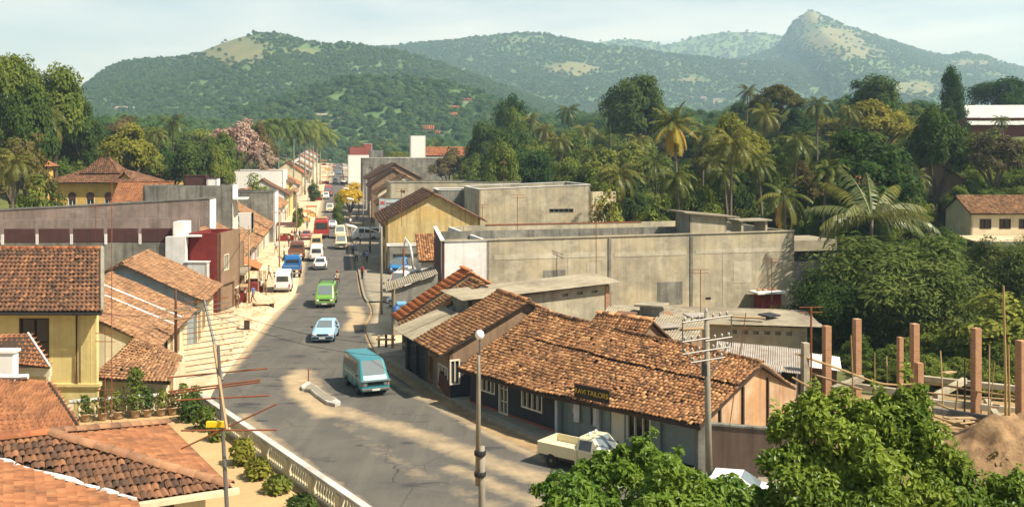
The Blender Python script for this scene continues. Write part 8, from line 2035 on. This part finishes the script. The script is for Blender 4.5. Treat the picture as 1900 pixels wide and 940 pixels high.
person('walk', 661, 487, 175, 'white', 'dark', "person in white shirt walking away along the shop pavement", .17); person('stand', 675, 491, 200, 'blue', 'khaki', "person in blue shirt standing under the shop awning", .17); person('walk', 681, 489, 30, 'pale', 'dark', "person in pale shirt walking beside the blue-shirted one", .17)
person('stand', 655, 474, 10, 'blue', 'dark', "person in blue and black stepping off the kerb by the gold van", .17); person('stand', 686, 470, 90, 'khaki', 'dark', "person in khaki shirt at a shop door", .17)
person('squat', 759, 652, 60, 'white', 'sarong', "person in white shirt squatting on the shopfront step, farther one", .17); person('squat', 764, 674, 80, 'white', 'dark', "person in white shirt squatting on the shopfront step, nearer one", .17)
person('stand', 757, 640, 90, 'pale', 'sarong', "person in pale shirt leaning in the dark shop doorway", .17)
for i, (px, py, s, l, lb) in enumerate([(547, 446, 'dark', 'sarong', "person in dark shirt in the group by the small red car"), (552, 447, 'white', 'sarong', "person in white shirt in the group by the small red car"), (556, 446, 'dark', 'dark', "person all in dark clothes in the group by the small red car"), (541, 445, 'red', 'khaki', "person in red shirt in the group by the small red car"), (562, 412, 'red', 'sarong', "person in red shirt near the orange carts"), (573, 412, 'white', 'khaki', "person in white shirt near the orange carts"), (590, 350, 'dark', 'dark', "person in dark clothes far up the dusty pavement"), (582, 352, 'white', 'sarong', "person in white far up the dusty pavement"), (527, 480, 'white', 'dark', "person in white shirt behind the blue lorry"), (512, 470, 'pale', 'sarong', "person in pale shirt on the house steps"), (536, 455, 'khaki', 'dark', "person in khaki shirt at the dark red hut"), (500, 520, 'white', 'sarong', "person in white and sarong beside the rubble heap behind the parked van"), (570, 425, 'blue', 'dark', "person in blue shirt near the small red car's bonnet"), (585, 372, 'red', 'dark', "person in red beside the brown far stall"), (598, 360, 'pale', 'dark', "person in pale shirt stepping into the far road"), (470, 562, 'blue', 'sarong', "person in blue shirt by the red hut stall"), (440, 575, 'khaki', 'sarong', "person in khaki shirt before the small maroon stall"), (668, 455, 'white', 'dark', "person in white beside the standing minibus"), (672, 520, 'red', 'dark', "person in red shirt on the empty stretch of shop pavement"), (650, 420, 'white', 'sarong', "person in white on the pavement before the signed shop"), (657, 428, 'dark', 'dark', "person in black on the pavement before the signed shop"), (662, 410, 'khaki', 'dark', "person in khaki under the vertical red sign")]):
    person(['stand', 'walk'][i % 2], px, py, 40 + i * 75, s, l, lb)
person('stand', 0, 0, 210, 'white', 'dark', "person in white shirt inside the open tailor's shop", loc=(4.0, 48.0, .17)); person('stand', 0, 0, 240, 'pale', 'sarong', "person in pale shirt inside the open shop front", loc=(3.1, 48.75, .17))
# motorcycle with rider
p = at(625, 532, 0); mc = thing("motorcycle", (p.x, p.y, .06), "motorcycle riding away behind the lime green van", "motorcycle", None, rz=math.atan2(AWAY.y, AWAY.x))
for x in (-.62, .62):
    o = link(bpy.data.objects.new("wheel", None)); o.parent = mc; o.location = (x, 0, .30); ty, ri = wheel_mesh(.30)
    for nm, me_ in (("tyre", ty), ("rim", ri)): q = link(bpy.data.objects.new(nm, me_)); q.parent = o; q.scale = (1, .55, 1)
obj("frame", MB().tube([(-.62, 0, .3), (-.2, 0, .42), (.25, 0, .45), (.5, 0, .75), (.62, 0, .3)], .04, 6), M['dark_iron'], mc, local=True); obj("engine", MB().box((.0, 0, .42), (.4, .26, .32)), M['steel'], mc, local=True, bevel=.04)
obj("tank", MB().box((.18, 0, .78), (.45, .28, .2)), P_red, mc, local=True, bevel=.08); obj("seat", MB().box((-.25, 0, .78), (.6, .28, .1)), M['rubber'], mc, local=True, bevel=.04); obj("handlebar", MB().tube([(.40, -.36, .98), (.5, 0, .95), (.40, .36, .98)], .018, 6), M['chrome'], mc, local=True)
obj("tail_light", MB().box((-.6, 0, .7), (.05, .12, .1)), M['red_lens'], mc, local=True)
rd = person('ride', 0, 0, 10, 'khaki', 'dark', "rider in khaki shirt and red helmet on the motorcycle", loc=(p.x + .02, p.y + .1, .06)); 
hl = obj("helmet", MB().lathe((0, .13, 1.42), [(.11, 0), (.135, .06), (.13, .15), (.09, .22), (.03, .25)], 10), M['red_paint'], rd, local=True, shade=True)

# ------------------------------------------------------------------ smoke wisp and haze
hz = MB().box((0, 2600, 385), (10900, 6200, 790))
hk = bpy.data.materials.new("thin_blue_haze"); hk.use_nodes = True
hn = hk.node_tree.nodes; hn.clear(); ho = hn.new("ShaderNodeOutputMaterial"); hv = hn.new("ShaderNodeVolumePrincipled")
hv.inputs["Color"].default_value = (.54, .79, 1.0, 1); hv.inputs["Absorption Color"].default_value = (1, 1, 1, 1); hv.inputs["Density"].default_value = HAZE; hv.inputs["Anisotropy"].default_value = .15
hk.node_tree.links.new(hv.outputs["Volume"], ho.inputs["Volume"])
haze = obj("haze", hz, hk); tag(haze, "thin bluish haze filling the whole valley", "haze", kind="stuff")
